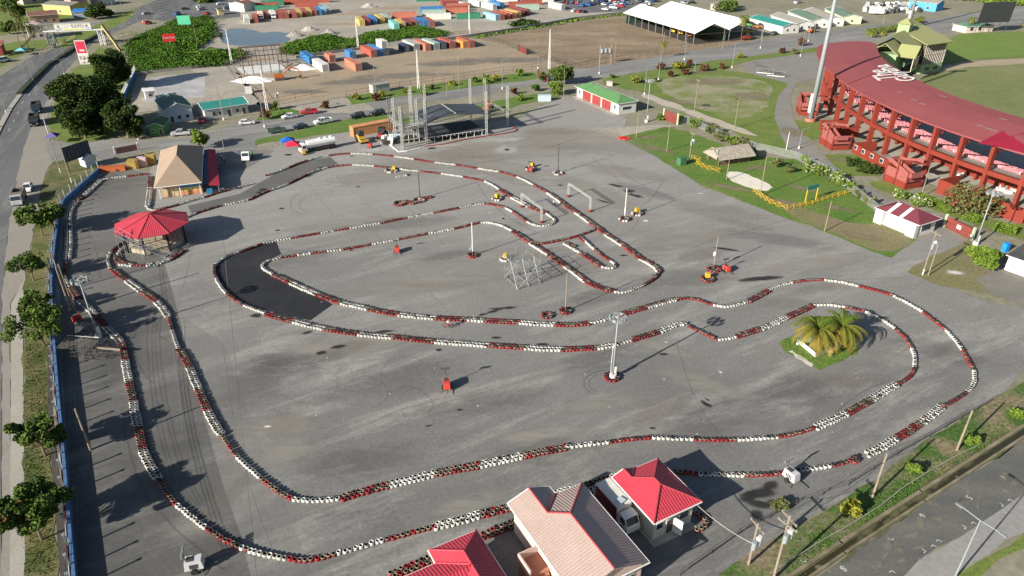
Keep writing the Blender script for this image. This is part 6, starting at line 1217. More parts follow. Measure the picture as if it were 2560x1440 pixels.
for i,(x,y,m_,nm,lab) in enumerate(((1580,48,m_cat,"bulldozer","yellow machine at the left corner of the white shed"),(1688,82,m_cat,"loader","yellow loader, left of two before the white shed"),(1703,86,m_cat,"loader","yellow loader, right of two before the white shed"),(1720,92,m_org,"trailer_machine","brown machine at the shed's near corner"),(1875,68,m_grn,"tractor","green tractor beside the palm and the teal bungalow"),(1895,72,m_org,"farm_trailer","orange trailer beside the green tractor"),(1870,86,m_cat,"loader","yellow loader by the roadside palm"),(1865,100,m_rust,"tractor","dark red tractor by the roadside"),(2028,82,m_org,"farm_trailer","orange machine beside the white bungalows"),(1220,278,m_org,"skip","orange skip behind the stage roof"))):
    machine(nm,lab,"machine",(x,y),R(20+i*25),m_,[("body",lambda mb:(mb.bb(-2,-1,.6,1.4,1,1.7)),None),("bonnet",lambda mb:mb.bb(1.4,-.7,.6,2.4,.7,1.3),None),("cab",lambda mb:mb.bb(-1.4,-.7,1.7,0,.7,2.6),m_glass if nm!="skip" else m_)]+wheels((-1.2,-1,.6,.6,.4),(-1.2,1,.6,.6,.4),(1.3,-1,.5,.5,.35),(1.3,1,.5,.5,.35)))
machine("box_trailer","white enclosed trailer alone on the far grey yard","trailer",(2190,36),R(-8),m_trim,[("body",lambda mb:mb.bb(-3.5,-1.3,.6,3.5,1.3,3.4),None),("drawbar",lambda mb:mb.tube((3.5,0,.6),(5,0,.5),.08),m_drk)]+wheels((-.5,-1.2,.4,.4,.3),(.5,-1.2,.4,.4,.3),(-.5,1.2,.4,.4,.3),(.5,1.2,.4,.4,.3)))
# scrap heap at the top right
mb=MB(); r2=np.random.default_rng(4)
mats_=[m_trim,m_palebl,m_steel,m_drk,m_concg]
for i in range(120):
    mb.mi(int(r2.integers(0,5))); g=G(r2.uniform(2160,2300),r2.uniform(14,34)); mb.box(g.x,g.y,0,r2.uniform(.8,2.5),r2.uniform(.8,2.2),r2.uniform(.8,2.6),r2.uniform(0,3))
tag(mb.build("scrap_heap",mats_),"jumble of white and grey scrap goods before the blue building","scrap",kind="stuff")
# ---------------- light towers, people, small things ----------------
def light_tower(px,rot,c,label,H=2.6,s=.85,mast=None):
    g=G(*px); t=thing("light_tower",label,"light tower",(g.x,g.y,.06),rot); t.scale=(s,s,s); m_=mat("tower_body_"+c,{'red':(.5,.05,.04),'white':(.46,.47,.48)}[c],var=.1,ns=1)
    b=MB(); b.box(0,0,.45,1.7,1.0,1.0,0,.86); b.build("generator_body",m_,t); v_=MB()
    for k in range(4): v_.bb(-.35+.2*k,-.515,.6,-.24+.2*k,-.49,1.15); v_.bb(-.35+.2*k,.49,.6,-.24+.2*k,.515,1.15)
    v_.bb(-.6,-.3,1.445,.1,.3,1.47); v_.build("vent_panel",m_drk,t)
    MB().tube((.85,0,.45),(2.0,0,.42),.05).build("drawbar",m_drk,t)
    for s_ in(-1,1): MB().wheel(0,s_*.62,.32,.32,.18).build("wheel",m_tyreb,t); MB().tube((.5,s_*.4,.45),(.9,s_*.95,0),.04).build("outrigger",m_drk,t)
    MB().tube((-.7,0,1.3),(-.7,0,mast or H),.07).build("mast",m_drk,t); h=mast or H
    f=MB(); f.tube((-.7,-.6,h),(-.7,.6,h),.04); l=f.build("lamp_bar",m_drk,t)
    for y in(-.55,-.2,.2,.55): MB().box(-.7,y,h-.05,.14,.26,.3).build("lamp",m_steel if c=='white' else m_drk,l)
    return t
light_tower((1117,972),R(-80),'red',"red light tower with black frame alone on the near asphalt",3.0,.95)
light_tower((993,632),R(-80),'red',"red light tower with twin lamp arms on the inner loop"); light_tower((926,370),R(-90),'red',"red light tower beyond the far barrier near the road roller"); light_tower((1815,680),R(-70),'red',"red light tower beside the ring with the white float pole"); light_tower((1326,430),R(-90),'red',"red light tower by the far small ring"); light_tower((490,1424),R(15),'white',"white light tower trailer at the near left corner",2.4,1.1); light_tower((1975,1202),R(-60),'white',"white light tower trailer at the near right barrier end",2.4,1.05); light_tower((196,806),R(40),'red',"red and white light tower in the shade of the left wall")
for i,(x,y,lab) in enumerate(((1768,697,"yellow foam block in the red ring on the right"),(1592,533,"yellow foam block in the small ring by the leaning pole"),(1243,497,"yellow foam block in the ring near the truss arch"),(1264,648,"yellow foam block in the white ring beside the scaffold"),(985,427,"yellow foam block at the far inner barrier"),(761,388,"yellow drum by the tanker truck"),(1331,418,"yellow foam block beside the far red light tower"))):
    g=G(x,y); t=thing("foam_block",lab,"foam block",(g.x,g.y,.06),.4*i,"yellow blocks in the tyre rings"); MB().box(0,0,.35,.85,.8,.8,0,.85).build("block",m_yel,t); MB().box(0,0,0,.6,.6,.35).build("stand_tyre",m_tyreb,t)
def person(name,label,loc,rz,pose,shirt,leg,skin=(.16,.08,.05)):
    """one continuous skinned body; pose = joint list"""
    J=pose; me=bpy.data.meshes.new("person"); vs=[j[1] for j in J]; idx={j[0]:i for i,j in enumerate(J)}; es=[(idx[j[2]],idx[j[0]]) for j in J if j[2]]
    me.from_pydata(vs,es,[]); o=bpy.data.objects.new(name,me); COL.objects.link(o); md=o.modifiers.new("skin",'SKIN'); 
    for i,j in enumerate(J): me.skin_vertices[0].data[i].radius=(j[3],j[3]); me.skin_vertices[0].data[i].use_root=(i==0)
    o.modifiers.new("sub",'SUBSURF').levels=1; dg=bpy.context.evaluated_depsgraph_get(); m2=bpy.data.meshes.new_from_object(o.evaluated_get(dg)); o.modifiers.clear(); o.data=m2
    m2.materials.clear()
    for c_ in(("shirt_%s"%label[:6],shirt),("trousers_%s"%label[:6],leg),("skin_tone",skin)): m2.materials.append(mat(c_[0],c_[1]))
    P=np.array([j[1] for j in J]); mi=[j[4] for j in J]
    for pl in m2.polygons: pl.material_index=int(mi[int(np.argmin(((P-np.array(pl.center))**2).sum(1)))]); pl.use_smooth=True
    o.location=loc; o.rotation_euler=(0,0,rz); tag(o,label,"person"); return o
SIT=[('hip',(-.1,0,.85),None,.13,1),('waist',(-.05,0,1.02),'hip',.12,0),('chest',(.08,0,1.25),'waist',.15,0),('neck',(.14,0,1.42),'chest',.06,2),('head',(.2,0,1.53),'neck',.095,2),('crown',(.2,0,1.64),'head',.08,2),
('shl',(.1,.18,1.34),'chest',.06,0),('ell',(.28,.25,1.12),'shl',.045,0),('hal',(.45,.22,1.02),'ell',.035,2),('shr',(.1,-.18,1.34),'chest',.06,0),('elr',(.28,-.25,1.12),'shr',.045,0),('har',(.45,-.22,1.02),'elr',.035,2),
('hl',(-.08,.1,.82),'hip',.09,1),('kl',(.28,.15,.72),'hl',.07,1),('fl',(.15,.14,.35),'kl',.05,1),('tl',(.28,.14,.28),'fl',.04,1),('hr',(-.08,-.1,.82),'hip',.09,1),('kr',(.22,-.15,.55),'hr',.07,1),('fr',(.05,-.14,.22),'kr',.05,1),('tr',(.18,-.14,.16),'fr',.04,1)]
STAND=[('hip',(0,0,.92),None,.13,1),('waist',(0,0,1.08),'hip',.12,0),('chest',(0,0,1.32),'waist',.15,0),('neck',(0,0,1.5),'chest',.06,2),('head',(.02,0,1.62),'neck',.095,2),('crown',(.02,0,1.72),'head',.08,2),
('shl',(0,.19,1.42),'chest',.06,0),('ell',(-.02,.25,1.12),'shl',.045,2),('hal',(.1,.24,.88),'ell',.035,2),('shr',(0,-.19,1.42),'chest',.06,0),('elr',(-.02,-.25,1.12),'shr',.045,2),('har',(.1,-.24,.88),'elr',.035,2),
('hl',(0,.1,.88),'hip',.09,1),('kl',(.06,.11,.48),'hl',.07,1),('fl',(.0,.12,.08),'kl',.05,1),('tl',(.14,.12,.05),'fl',.04,1),('hr',(0,-.1,.88),'hip',.09,1),('kr',(.0,-.11,.48),'hr',.07,1),('fr',(-.08,-.12,.08),'kr',.05,1),('tr',(.06,-.12,.05),'fr',.04,1)]
def bike(label,loc,rz,c):
    t=thing("bicycle",label,"bicycle",loc,rz)
    for x in(-.52,.56):
        w_=MB(); 
        for i in range(16): a,b=i*math.pi/8,(i+1)*math.pi/8; w_.tube((x+.33*math.cos(a),0,.34+.33*math.sin(a)),(x+.33*math.cos(b),0,.34+.33*math.sin(b)),.03,n=4)
        for i in range(4): a=i*math.pi/4; w_.tube((x+.3*math.cos(a),0,.34+.3*math.sin(a)),(x-.3*math.cos(a),0,.34-.3*math.sin(a)),.008,n=3)
        w_.build("wheel",m_tyreb,t)
    f=MB(); f.path([(-.52,0,.34),(-.1,0,.3),(.4,0,.8),(-.2,0,.78),(-.1,0,.3)],.03); f.tube((-.52,0,.34),(-.2,0,.78),.025); f.tube((.56,0,.34),(.4,0,.95),.03); f.build("frame",mat("bike_"+c,{'red':(.5,.05,.04),'dark':(.05,.05,.05)}[c]),t)
    MB().tube((.42,-.28,1.0),(.42,.28,1.0),.02).build("handlebar",m_steel,t); MB().box(-.22,0,.8,.26,.14,.07).build("saddle",m_blk,t)
g=G(1120,820); bike("small red bicycle ridden along the middle barrier",(g.x,g.y,.06),R(-12),'red'); person("person","person in white top and dark trousers riding the red bicycle",(g.x,g.y,.06),R(-12),SIT,(.65,.65,.63),(.05,.05,.07))
g=G(1384,516); bike("small dark bicycle ridden between the truss arches",(g.x,g.y,.06),R(-50),'dark'); person("rider","person in black riding the dark bicycle between the truss arches",(g.x,g.y,.06),R(-50),SIT,(.02,.02,.03),(.12,.08,.06))
for x,y,lab,s,l in((598,386,"person in brown shirt standing behind the hall",(.2,.12,.08),(.3,.3,.3)),(556,402,"person in dark clothes in the hall's shade",(.04,.05,.08),(.05,.05,.06)),(562,408,"person in pink top in the hall's shade",(.5,.25,.25),(.05,.05,.06)),(2423,604,"person in pink shirt at the foot of the right light mast",(.5,.3,.26),(.4,.3,.25)),(332,44,"person in black on the highway verge",(.03,.03,.03),(.03,.03,.03)),(985,357,"person standing in the shade near the stage",(.1,.1,.12),(.05,.05,.06))):
    g=G(x,y); person("bystander",lab,(g.x,g.y,.06),x*.1,STAND,s,l)
# ---------------- poles, masts, trusses, fences, signs ----------------
def leanpole(b,t_y,t_x=None,H=None):
    g=G(*b); H=H or HT(b[0],b[1],t_y); return g,H
def wood_pole(b,ty,label,arms=1,trans=False,r=.16,m=None,white=0,group="utility poles"):
    g,H=leanpole(b,ty); t=thing("utility_pole",label,"utility pole",(g.x,g.y,0),0,group); MB().tube((0,0,0),(0,0,H),r,r*.7,8).build("pole",m or m_wood,t)
    if white: MB().cyl(0,0,.02,white,r+.015).build("painted_base",m_trim,t)
    for k in range(arms):
        a=MB(); a.box(0,0,H-.5-k*.9,.12,2.2,.12,R(20+15*k)); o=a.build("crossarm",m_wood,t)
        i=MB(); 
        for y in(-1,-.4,.4,1): i.cyl(-math.sin(R(20+15*k))*y,math.cos(R(20+15*k))*y,H-.38-k*.9,.18,.05,6)
        i.build("insulators",m_steel,o)
    if trans:
        MB().cyl(.42,0,H-3.0 if H>5 else H-1.8,1.1,.3).build("transformer",m_trim,t); MB().cyl(-.1,-.45,H-3.2 if H>5 else H-1.9,1.0,.25).build("transformer",m_stl2,t)
    return Vector((g.x,g.y,H))
def lamp_post(b,ty,label,double=False,r=.09,rot=0.0,base=True,m=None,group="street lamps"):
    g,H=leanpole(b,ty); t=thing("street_lamp",label,"street lamp",(g.x,g.y,0),rot,group); MB().tube((0,0,0),(0,0,H),r,r*.6,8).build("post",m or m_stl2,t)
    if base: MB().cyl(0,0,.02,.7,.26).build("base",m_trim,t)
    for s in((1,-1) if double else (1,)):
        MB().path([(0,0,H),(s*1.1,0,H+.35),(s*1.7,0,H+.35)],.05,5).build("arm",m_stl2,t); MB().box(s*2.0,0,H+.28,.7,.28,.12).build("lamp_head",m_steel,t)
def light_mast(b,H,label,ground=True):
    g=G(*b); t=thing("light_mast",label,"light mast",(g.x,g.y,0),0,"octagonal yard light masts"); MB().tube((0,0,0),(0,0,H),.17,.09,10).build("mast",m_stl2,t,smooth=True)
    MB().cyl(0,0,0,.7,.5,12).build("concrete_foot",m_trim if ground else m_concg,t); MB().box(.25,.1,.9,.3,.45,1.1).build("switch_box",m_trim,t)
    rg=MB(); n=8
    for i in range(n): a=2*math.pi*i/n; b_=2*math.pi*(i+1)/n; rg.tube((.9*math.cos(a),.9*math.sin(a),H),(.9*math.cos(b_),.9*math.sin(b_),H),.04,n=4); rg.tube((0,0,H-.1),(.9*math.cos(a),.9*math.sin(a),H),.04,n=4)
    rg.cyl(0,0,H-.3,.6,.22,8); rr_=rg.build("head_ring",m_stl2,t)
    for i in range(8):
        a=2*math.pi*i/8+.2; l=MB(); l.box(1.12*math.cos(a),1.12*math.sin(a),H-.28,.16,.5,.42,a); l.build("floodlight",m_stl2,rr_)
light_mast((1532,945),10.2,"tall light mast rising from the red tyre ring on the near asphalt"); light_mast((247,845),10.3,"tall light mast near the left wall"); light_mast((2438,612),10.8,"tall light mast at the stadium gate"); light_mast((1616,305),12.0,"tall light mast at the corner of the red door store")
mb=MB(); g=G(1532,945); mb.path([(g.x-.35,g.y-.1,.8),(g.x-.4,g.y-.1,3),(g.x-.32,g.y-.1,5.6),(g.x,g.y,5.8)],.045); tag(mb.build("cable_conduit",m_trim),"thin white conduit bowed beside the near light mast","conduit")
for i,(x,y,ty,lab) in enumerate(((580,160,76,"beside the puddle"),(669,278,173,"in front of the white sand heap"),(896,122,48,"between the weed bank and the container rows"),(1047,222,125,"on the grass strip behind the stage"),(1174,88,14,"at the corner of the pale boundary wall"),(1373,172,74,"at the corner of the brown field"))):
    g,H=leanpole((x,y),ty); t=thing("white_post","tall white tapering twin post "+lab,"post",(g.x,g.y,0),0,"tall white posts")
    for s in(-1,1): MB().tube((s*.32,0,0),(s*.06,0,H),.17,.07,8).build("leg",m_trim,t)
    c=MB(); 
    for k in range(1,6): c.bb(-.3,-.05,H*k/6.5,.3,.05,H*k/6.5+.12)
    c.build("spacer",m_trim,t); MB().box(0,0,H,1.0,.25,.3).build("lamp_head",m_steel,t)
for x,y,ty,db,lab in((84,205,130,1,"double lamp at the near end of the highway median"),(161,141,75,1,"second double lamp along the highway median"),(200,112,78,1,"lamp under the overpass in the median"),(244,90,62,1,"farthest lamp in the median"),(352,90,26,0,"single lamp at the foot of the weed slope"),(407,59,0,0,"lamp before the billboard frame"),(16,282,237,0,"lamp on the left kerb"),(162,188,150,1,"short lamp beside the red billboard"),(172,318,258,0,"lamp left of the widest tree"),(346,349,265,0,"lamp in front of the rounded tree"),(1498,185,115,0,"lamp left of the transformer stand"),(1711,150,92,0,"lamp across the road from the white shed"),(1830,170,110,0,"lamp on the grass by the far path"),(1646,200,130,0,"lamp in the middle of the grass strip"),(1611,237,168,0,"lamp at the start of the lawn"),(1256,223,150,0,"lamp behind the stage"),(662,318,238,0,"lamp at the street corner by the old flatbed"),(1901,121,60,0,"lamp before the teal bungalow"),(2001,141,85,0,"lamp left of the stand roof"),(1736,182,152,0,"short pale lamp on the verge"),(1997,372,325,0,"lamp on the path by the stand"),(560,300,236,0,"lamp before the teal barrack"),(30,60,8,0,"lamp at the far left edge"),(284,28,-10,0,"lamp at the road bend"),(2020,104,60,0,"thin lamp right of the tall floodlight"),(1345,172,134,0,"white bent lamp by the road mouth")):
    lamp_post((x,y),ty,lab+" on its pole" if False else lab,bool(db),rot=R(20))
tops={}
for k,(x,y,ty,ar,tr,lab) in enumerate(((152,432,345,1,0,"first pole beside the solar board"),(180,457,345,1,0,"second pole beside the solar board"),(162,728,636,1,0,"leaning pole with crossarm at the wall bend"),(178,778,668,0,0,"left of two poles in the wall's shade"),(186,776,660,0,0,"right of two poles in the wall's shade"),(227,1126,1022,0,0,"bare pole on the near left asphalt"),(1871,1412,1308,1,1,"short pole with white meter box at the canal verge"),(1933,1448,1288,2,1,"pole with two transformers at the bottom edge"),(2180,1245,1133,0,0,"pale pole in the middle of the canal verge"),(2391,1127,1026,0,0,"thick pole at the upper canal verge"),(2061,579,502,0,0,"lone pole on the grass corner"),(2306,688,578,1,1,"pole with transformer at the gate path"),(2320,690,605,0,0,"pale pole beside the transformer pole"),(1591,344,275,0,0,"pole beside the red mats"),(1667,379,313,0,0,"pole on the bright grass"),(1723,402,330,1,1,"transformer pole by the green box"),(1816,450,382,0,0,"pole in the yellow rail by the hut"),(1899,491,391,0,0,"tall pole at the end of the yellow rail"),(1836,322,242,0,0,"pole at the edge of the worn lawn"),(1736,279,198,1,0,"pole with crossarm in the worn lawn"),(1965,376,330,0,0,"white post on the path"),(2302,493,418,0,0,"thin pole before the stand"),(756,112,56,0,0,"pole beside the grey heap"),(941,243,163,0,0,"right pole by the corrugated hut"),(935,247,205,0,0,"left pole by the corrugated hut"),(1148,223,140,1,0,"dark pole behind the stage"),(1118,240,203,0,0,"short pole behind the stage roof"),(700,287,215,1,1,"transformer pole by the street verge"),(1409,250,172,0,0,"pole left of the red door store"),(1525,165,95,1,0,"tall pole behind the transformer stand"),(1655,146,80,0,0,"pole beside the small palm"),(1805,124,50,1,0,"pole before the shed's near gable"),(327,111,5,1,0,"tall pole at the weed slope"),(313,109,60,0,0,"pole left of the tall one at the weed slope"),(405,272,222,0,0,"pole behind the guard kiosk"),(558,300,215,1,0,"pole over the teal barrack"),(585,305,245,1,0,"black lamp pole over the teal barrack"),(545,352,300,0,0,"pole at the kerb of the side street"),(560,372,320,0,0,"curved pole behind the young tree"),(122,338,292,0,0,"white pole by the parked dump trucks"),(495,118,60,0,0,"pole in the weed slope"),(2035,85,30,1,0,"pole before the bungalows"),(1537,142,103,0,0,"thin pole in the brown field"),(2207,60,22,0,0,"thin pole by the white trailer"))):
    lb=lab if "pole" in lab or "post" in lab else lab+" pole"; tops[k]=wood_pole((x,y),ty,lb,ar,bool(tr),.11 if y<700 else .15,m_trim if "white" in lab.split()[0] else m_wood,1.2 if k in(0,1,11) else 0)
cables=[(6,7),(7,8),(8,9),(2,5),(11,12),(0,1)]
for a,b in cables:
    mb=MB(); A,B=tops[a],tops[b]
    for o_ in(-.6,.6):
        pts=[A.lerp(B,i/10)+Vector((0,o_,-1.2*4*(i/10)*(1-i/10)*.5-.3)) for i in range(11)]; mb.path(pts,.022,3)
    tag(mb.build("overhead_cable",m_drk),"pair of overhead cables sagging from %s"%({0:"the first solar board pole",2:"the wall bend pole",6:"the meter box pole",7:"the twin transformer pole",8:"the pale verge pole",11:"the gate path transformer pole"}[a]),"cable")
mb=MB(); A=Vector((G(1742,1262,3.2))); B=tops[6]-Vector((0,0,3)); mb.path([A.lerp(B,i/8)-Vector((0,0,.8*4*(i/8)*(1-i/8)*.5)) for i in range(9)],.04,4); tag(mb.build("service_cable",m_concg),"pale service cable from the red roof office to the pole","cable")
# poles standing in tyre rings
for i,(x,y,ty,lab,fl) in enumerate(((1182,640,556,"white banded pole with folded flag in a red tyre ring",'flag'),(1050,497,424,"dark lone pole in the broken red ring",None),(1395,433,360,"dark pole in the far red and white ring",'box'),(1561,550,470,"leaning pale pole in the white and red ring",'wrap'),(1783,674,592,"pole with white float in the right red ring",'float'),(1414,780,686,"thin rust pole with twin cables in the middle red ring",None))):
    g,H=leanpole((x,y),ty); t=thing("ring_pole",lab,"pole",(g.x,g.y,0),0,"poles standing in tyre rings"); MB().tube((0,0,0),(0,0,H),.11,.08,8).build("pole",m_trim if fl in('flag','wrap') else (m_drk if i in(1,2) else m_wood),t); MB().cyl(0,0,.01,1.0,.16).build("dark_foot",m_drk,t)
    if fl=='flag': MB().slab([(0,-.05,2.7),(-.6,-.3,1.5),(-.35,-.2,1.3),(0,-.05,2.0)],.05).build("flag",m_palebl,t)
    if fl=='float': MB().ball((-.15,0,3.2),.28,8,1.8).build("float",m_trim,t)
    if fl=='box': MB().box(-.2,0,2.2,.25,.25,.5).build("box",m_steel,t)
    if fl=='wrap': MB().cyl(0,0,1.6,1.2,.15).build("cloth_wrap",m_trim,t)
def cable(a,b,sag,lab,r=.022):
    A,B=Vector(a),Vector(b); mb=MB(); mb.path([A.lerp(B,i/14)-Vector((0,0,sag*4*(i/14)*(1-i/14))) for i in range(15)],r,3); tag(mb.build("string_cable",m_drk),lab,"cable")
T_=lambda x,y,ty:(lambda gH:Vector((gH[0].x,gH[0].y,gH[1])))(leanpole((x,y),ty))
pA,pB,pC,pD,pE,pF=T_(1050,497,424),T_(1395,433,360),T_(1561,550,470),T_(1783,674,592),T_(1182,640,556),T_(1414,780,686)
cable(pA,pB,1.2,"cable from the lone pole to the far ring pole"); cable(pB,T_(1591,344,275),.8,"cable from the far ring pole to the mats pole"); cable(pC,T_(1816,450,382),1.0,"cable from the leaning pole to the rail pole"); cable(pC,pB,.9,"cable between the leaning and far ring poles"); cable(pD,T_(2061,579,502),1.0,"cable from the float pole to the grass corner pole"); cable(pF,pD,1.5,"cable from the twin cable pole to the float pole"); cable(pE,pA,1.0,"cable from the flag pole to the lone pole"); cable(pC,pE,1.6,"long cable from the leaning pole to the flag pole")
for i,o_ in enumerate((0,.5,1.0)):
    cable(Vector((-63-o_,88,6)),Vector((-40-o_,44,5.8)),.6,("outer","middle","inner")[i]+" of three cables along the left wall",.025)
# ---------------- trusses, stage, scaffold ----------------
m_tr=mat("truss_aluminium",(.47,.48,.46),var=.15,ns=2,metal=.2,rough=.5)
def truss(mb,a,b,s=.4,r=.04,step=.9):
    a,b=Vector(a),Vector(b); d=b-a; L=d.length; q=d.to_track_quat('Z','Y'); cs=[q@Vector((x*s/2,y*s/2,0)) for x,y in((-1,-1),(1,-1),(1,1),(-1,1))]
    for c in cs: mb.tube(a+c,b+c,r,n=4)
    n=max(1,int(L/step))
    for i in range(n):
        p,p2=a+d*i/n,a+d*(i+1)/n
        for k in range(4): mb.tube(p+cs[k],p2+cs[(k+1)%4],r*.55,n=3); mb.tube(p2+cs[k],p2+cs[(k+1)%4],r*.55,n=3)
    return mb
def sz(x,y): return (880+x/5.82,180+y/5.82)
st=[((1090,1050),12,"front left"),((1960,920),12,"front right"),((2262,790),11.5,"far right"),((640,990),11.5,"outer left"),((740,1140),11.5,"outermost left front"),((965,980),11,"rear left"),((870,800),10.5,"back left")]
S=[]; p=thing("concert_stage","outdoor stage with dark deck, dark sheet roof and lattice truss towers","stage",(0,0,0)) 
for (b,H,n_) in st:
    g=G(*sz(*b)); S.append(g); t=truss(MB(),(g.x,g.y,0),(g.x,g.y,H),.55,.07); o=t.build("truss_tower",m_tr,p); o["label"]="truss tower, "+n_
    f=MB(); f.box(g.x,g.y,0,2.4,.2,.15,.4); f.box(g.x,g.y,0,.2,2.4,.15,.4); f.build("foot",m_tr,o)
FL_,FR_=S[0],S[1]; dv=(FR_-FL_); dv.z=0; Ls=dv.length; ux=dv.normalized(); uy=Vector((-ux.y,ux.x,0))
def sp(u,v,z): q=FL_+ux*u+uy*v; return Vector((q.x,q.y,z))
for (u,v,H) in ((0,11,13),(Ls,11,13),(Ls*.0+4,11,13),(Ls+5,12,12.5)): g=sp(u,v,0); truss(MB(),g,g+Vector((0,0,H)),.55,.07).build("truss_tower",m_tr,p)
mb=MB(); mb.slab([sp(-.6,.3,1.5),sp(Ls-.5,.3,1.5),sp(Ls-.5,11,1.5),sp(-.6,11,1.5)],.25); mb.build("stage_deck",mat("deck_black",(.045,.05,.06),var=.3,ns=.4),p)
mb=MB()
for i in range(8): mb.tube(sp(i*Ls/7.5,.5,0),sp(i*Ls/7.5,.5,1.4),.09,n=5); 
for i in range(16): mb.tube(sp(i*Ls/15,.25,1.1),sp(i*Ls/15,.25,1.55),.05,n=4)
mb.tube(sp(-.6,.3,1.6),sp(Ls-.5,.3,1.6),.07,n=4); mb.build("deck_leg",m_trim,p)
zz=5.6; mb=MB(); h2=1.5; mm=Ls/2
for u0,u1,z0,z1 in((-.5,mm,zz,zz+h2),(mm,Ls+1,zz+h2,zz+.4)):
    n=5
    for i in range(n):
        a=u0+(u1-u0)*i/n; b=u0+(u1-u0)*(i+1)/n; f=lambda t:z0+(z1-z0)*(math.sin(t*math.pi/2) if z1>z0 else 1-math.sin((1-t)*0+t*math.pi/2)*1 if False else t)
        za,zb=f(i/n),f((i+1)/n); mb.slab([sp(a,0,za),sp(b,0,zb),sp(b,11,zb),sp(a,11,za)],.15)
mb.build("stage_roof",mat("roof_tarp",(.055,.065,.08),var=.25,ns=.3),p)
mb=MB(); mb.tube(sp(mm,0,zz+h2+.05),sp(mm,11,zz+h2+.05),.18,n=4); truss(mb,sp(0,0,zz-.3),sp(0,11,zz-.3),.4,.04); truss(mb,sp(Ls,0,zz),sp(Ls,11,zz),.4,.04); truss(mb,sp(0,11,zz-.3),sp(Ls,11,zz),.4,.04); truss(mb,sp(-6,0,zz-.6),sp(0,0,zz-.6),.4,.04)
for v in(0,4,8,11): truss(mb,sp(-6.5,v,zz-.8),sp(0,v,zz-.5),.4,.035)
truss(mb,sp(-6.5,0,zz-.8),sp(-6.5,11,zz-.8),.4,.035)
for v in(0,4,8,12): truss(mb,sp(Ls,v,zz),sp(Ls+6.5,v+1,zz),.4,.035)
truss(mb,sp(Ls+6.5,0,zz),sp(Ls+6.5,12,zz),.4,.035)
for u_,v_ in((-6.5,0),(-6.5,11),(Ls+6.5,12)): truss(mb,sp(u_,v_,0),sp(u_,v_,11),.5,.06)
for a_,b_ in(((0,0),(0,11)),((4,11),(Ls,11)),((-6.5,0),(-6.5,11)),((-6.5,11),(0,11)),((-6.5,0),(0,0))): truss(mb,sp(*a_,zz+.2),sp(*b_,zz+.2),.5,.05); mb.build("roof_truss",m_tr,p)
mb=MB(); mb.bb(0,0,0,1,1,1); mb=MB(); mb.slab([sp(-6,3,1.0),sp(-.8,3,1.0),sp(-.8,9,1.0),sp(-6,9,1.0)],.2); mb.build("side_platform",m_concg,p)
for i in range(4): MB().tube(sp(-5.5+i*1.5,3.1,0),sp(-5.5+i*1.5,3.1,2.2),.07).build("platform_post",m_trim,p)
for i,(u,v,s_) in enumerate(((-9,4,1),(-7.5,4.5,1),(-8.2,5.8,1.1),(-6.6,5.5,1.3),(-10,6,1),(-5.4,5,1))):
    q=sp(u,v,0); mb=MB(); 
    for k in range(4): mb.box(q.x+.1*k,q.y,k*.55,1.5*s_,1.1,.5,i)
    tag(mb.build("white_sack_pile",m_palebl if i%2 else m_trim),"pile of white bales left of the stage, %s"%ORD[i],"bales",group="white bales left of the stage")
mb=MB(); mb.bb(0,0,0,9,2.2,1.0); o=mb.build("low_loader",m_drk,None,loc=(sp(-11,3.4,0).x,sp(-11,3.4,0).y,.4),rz=ang(FL_,FR_)); tag(o,"dark low loader deck under the white bales","trailer")
# thin rubber kerb round the stage front
for nm,pts,m_,z,w,lab in(("barrier_tape",[sz(515,1030),sz(680,1160),sz(800,1150),sz(1000,1105)],m_trim,.25,.35,"white painted kerb before the stage, left part"),("rope_edge",[sz(1060,1085),sz(1340,1050),sz(1600,990),sz(1960,930),sz(2200,900),sz(2350,870),sz(2410,840),sz(2370,810),sz(2300,790)],m_rust,.3,.4,"low red and dark edging curving round the stage front")):
    mb=MB(); P_=[G(*q,.15) for q in pts]; mb.path(P_,.17,5); tag(mb.build(nm,m_),lab,"edging")
for pxs,lab in((((95,635),(293,790)),"left of the two"),(((562,530),(778,680)),"right of the two")):
    a,b=[G(1280+q[0]/4,360+q[1]/4) for q in pxs]; t=thing("truss_arch","silver truss arch across the track, "+lab,"truss arch",(a.x,a.y,0),ang(a,b),"truss arches over the track"); L=(b-a).length; H=3.1
    truss(MB(),(0,0,0),(0,0,H),.30,.026,.6).build("truss_leg",m_tr,t); truss(MB(),(L,0,0),(L,0,H),.30,.026,.6).build("truss_leg",m_tr,t); truss(MB(),(-.2,0,H+.1),(L+.2,0,H+.1),.30,.026,.6).build("truss_beam",m_tr,t)
    for x in(0,L): MB().cyl(x,0,.01,.45,.38).build("foot_tyre",m_rust,t)
a,b,c=G(1261,695),G(1293,725),G(1350,710.5); an=ang(b,a); t=thing("scaffold_frame","open steel scaffold frame beside the diagonal barrier","scaffold",(b.x,b.y,0),an); LX=(a-b).length; LY=(c-b).length
for x in(0,LX/2,LX):
    for y in(0,-LY/2,-LY): MB().tube((x,y,0),(x,y,6.0),.035,n=5).build("standard",m_steel,t)
mb=MB()
for z in(.4,2.4,4.4): 
    for y in(0,-LY/2,-LY): mb.tube((0,y,z),(LX,y,z),.035,n=4)
    for x in(0,LX/2,LX): mb.tube((x,0,z),(x,-LY,z),.035,n=4)
mb.build("ledger",m_steel,t); mb=MB()
for y in(0,-LY/2,-LY): mb.tube((0,y,0),(LX/2,y,4.4),.045,n=4); mb.tube((LX,y,0),(LX/2,y,4.4),.045,n=4)
for x in(0,LX): mb.tube((x,0,0),(x,-LY,4.4),.045,n=4); mb.tube((x,-LY/2,4.4),(x,-LY,0.3),.045,n=4)
mb.build("brace",m_steel,t); mb=MB(); 
for x in np.linspace(LX*.5,LX,9): mb.tube((x,0,4.45),(x,-LY*.6,4.45),.05,n=4)
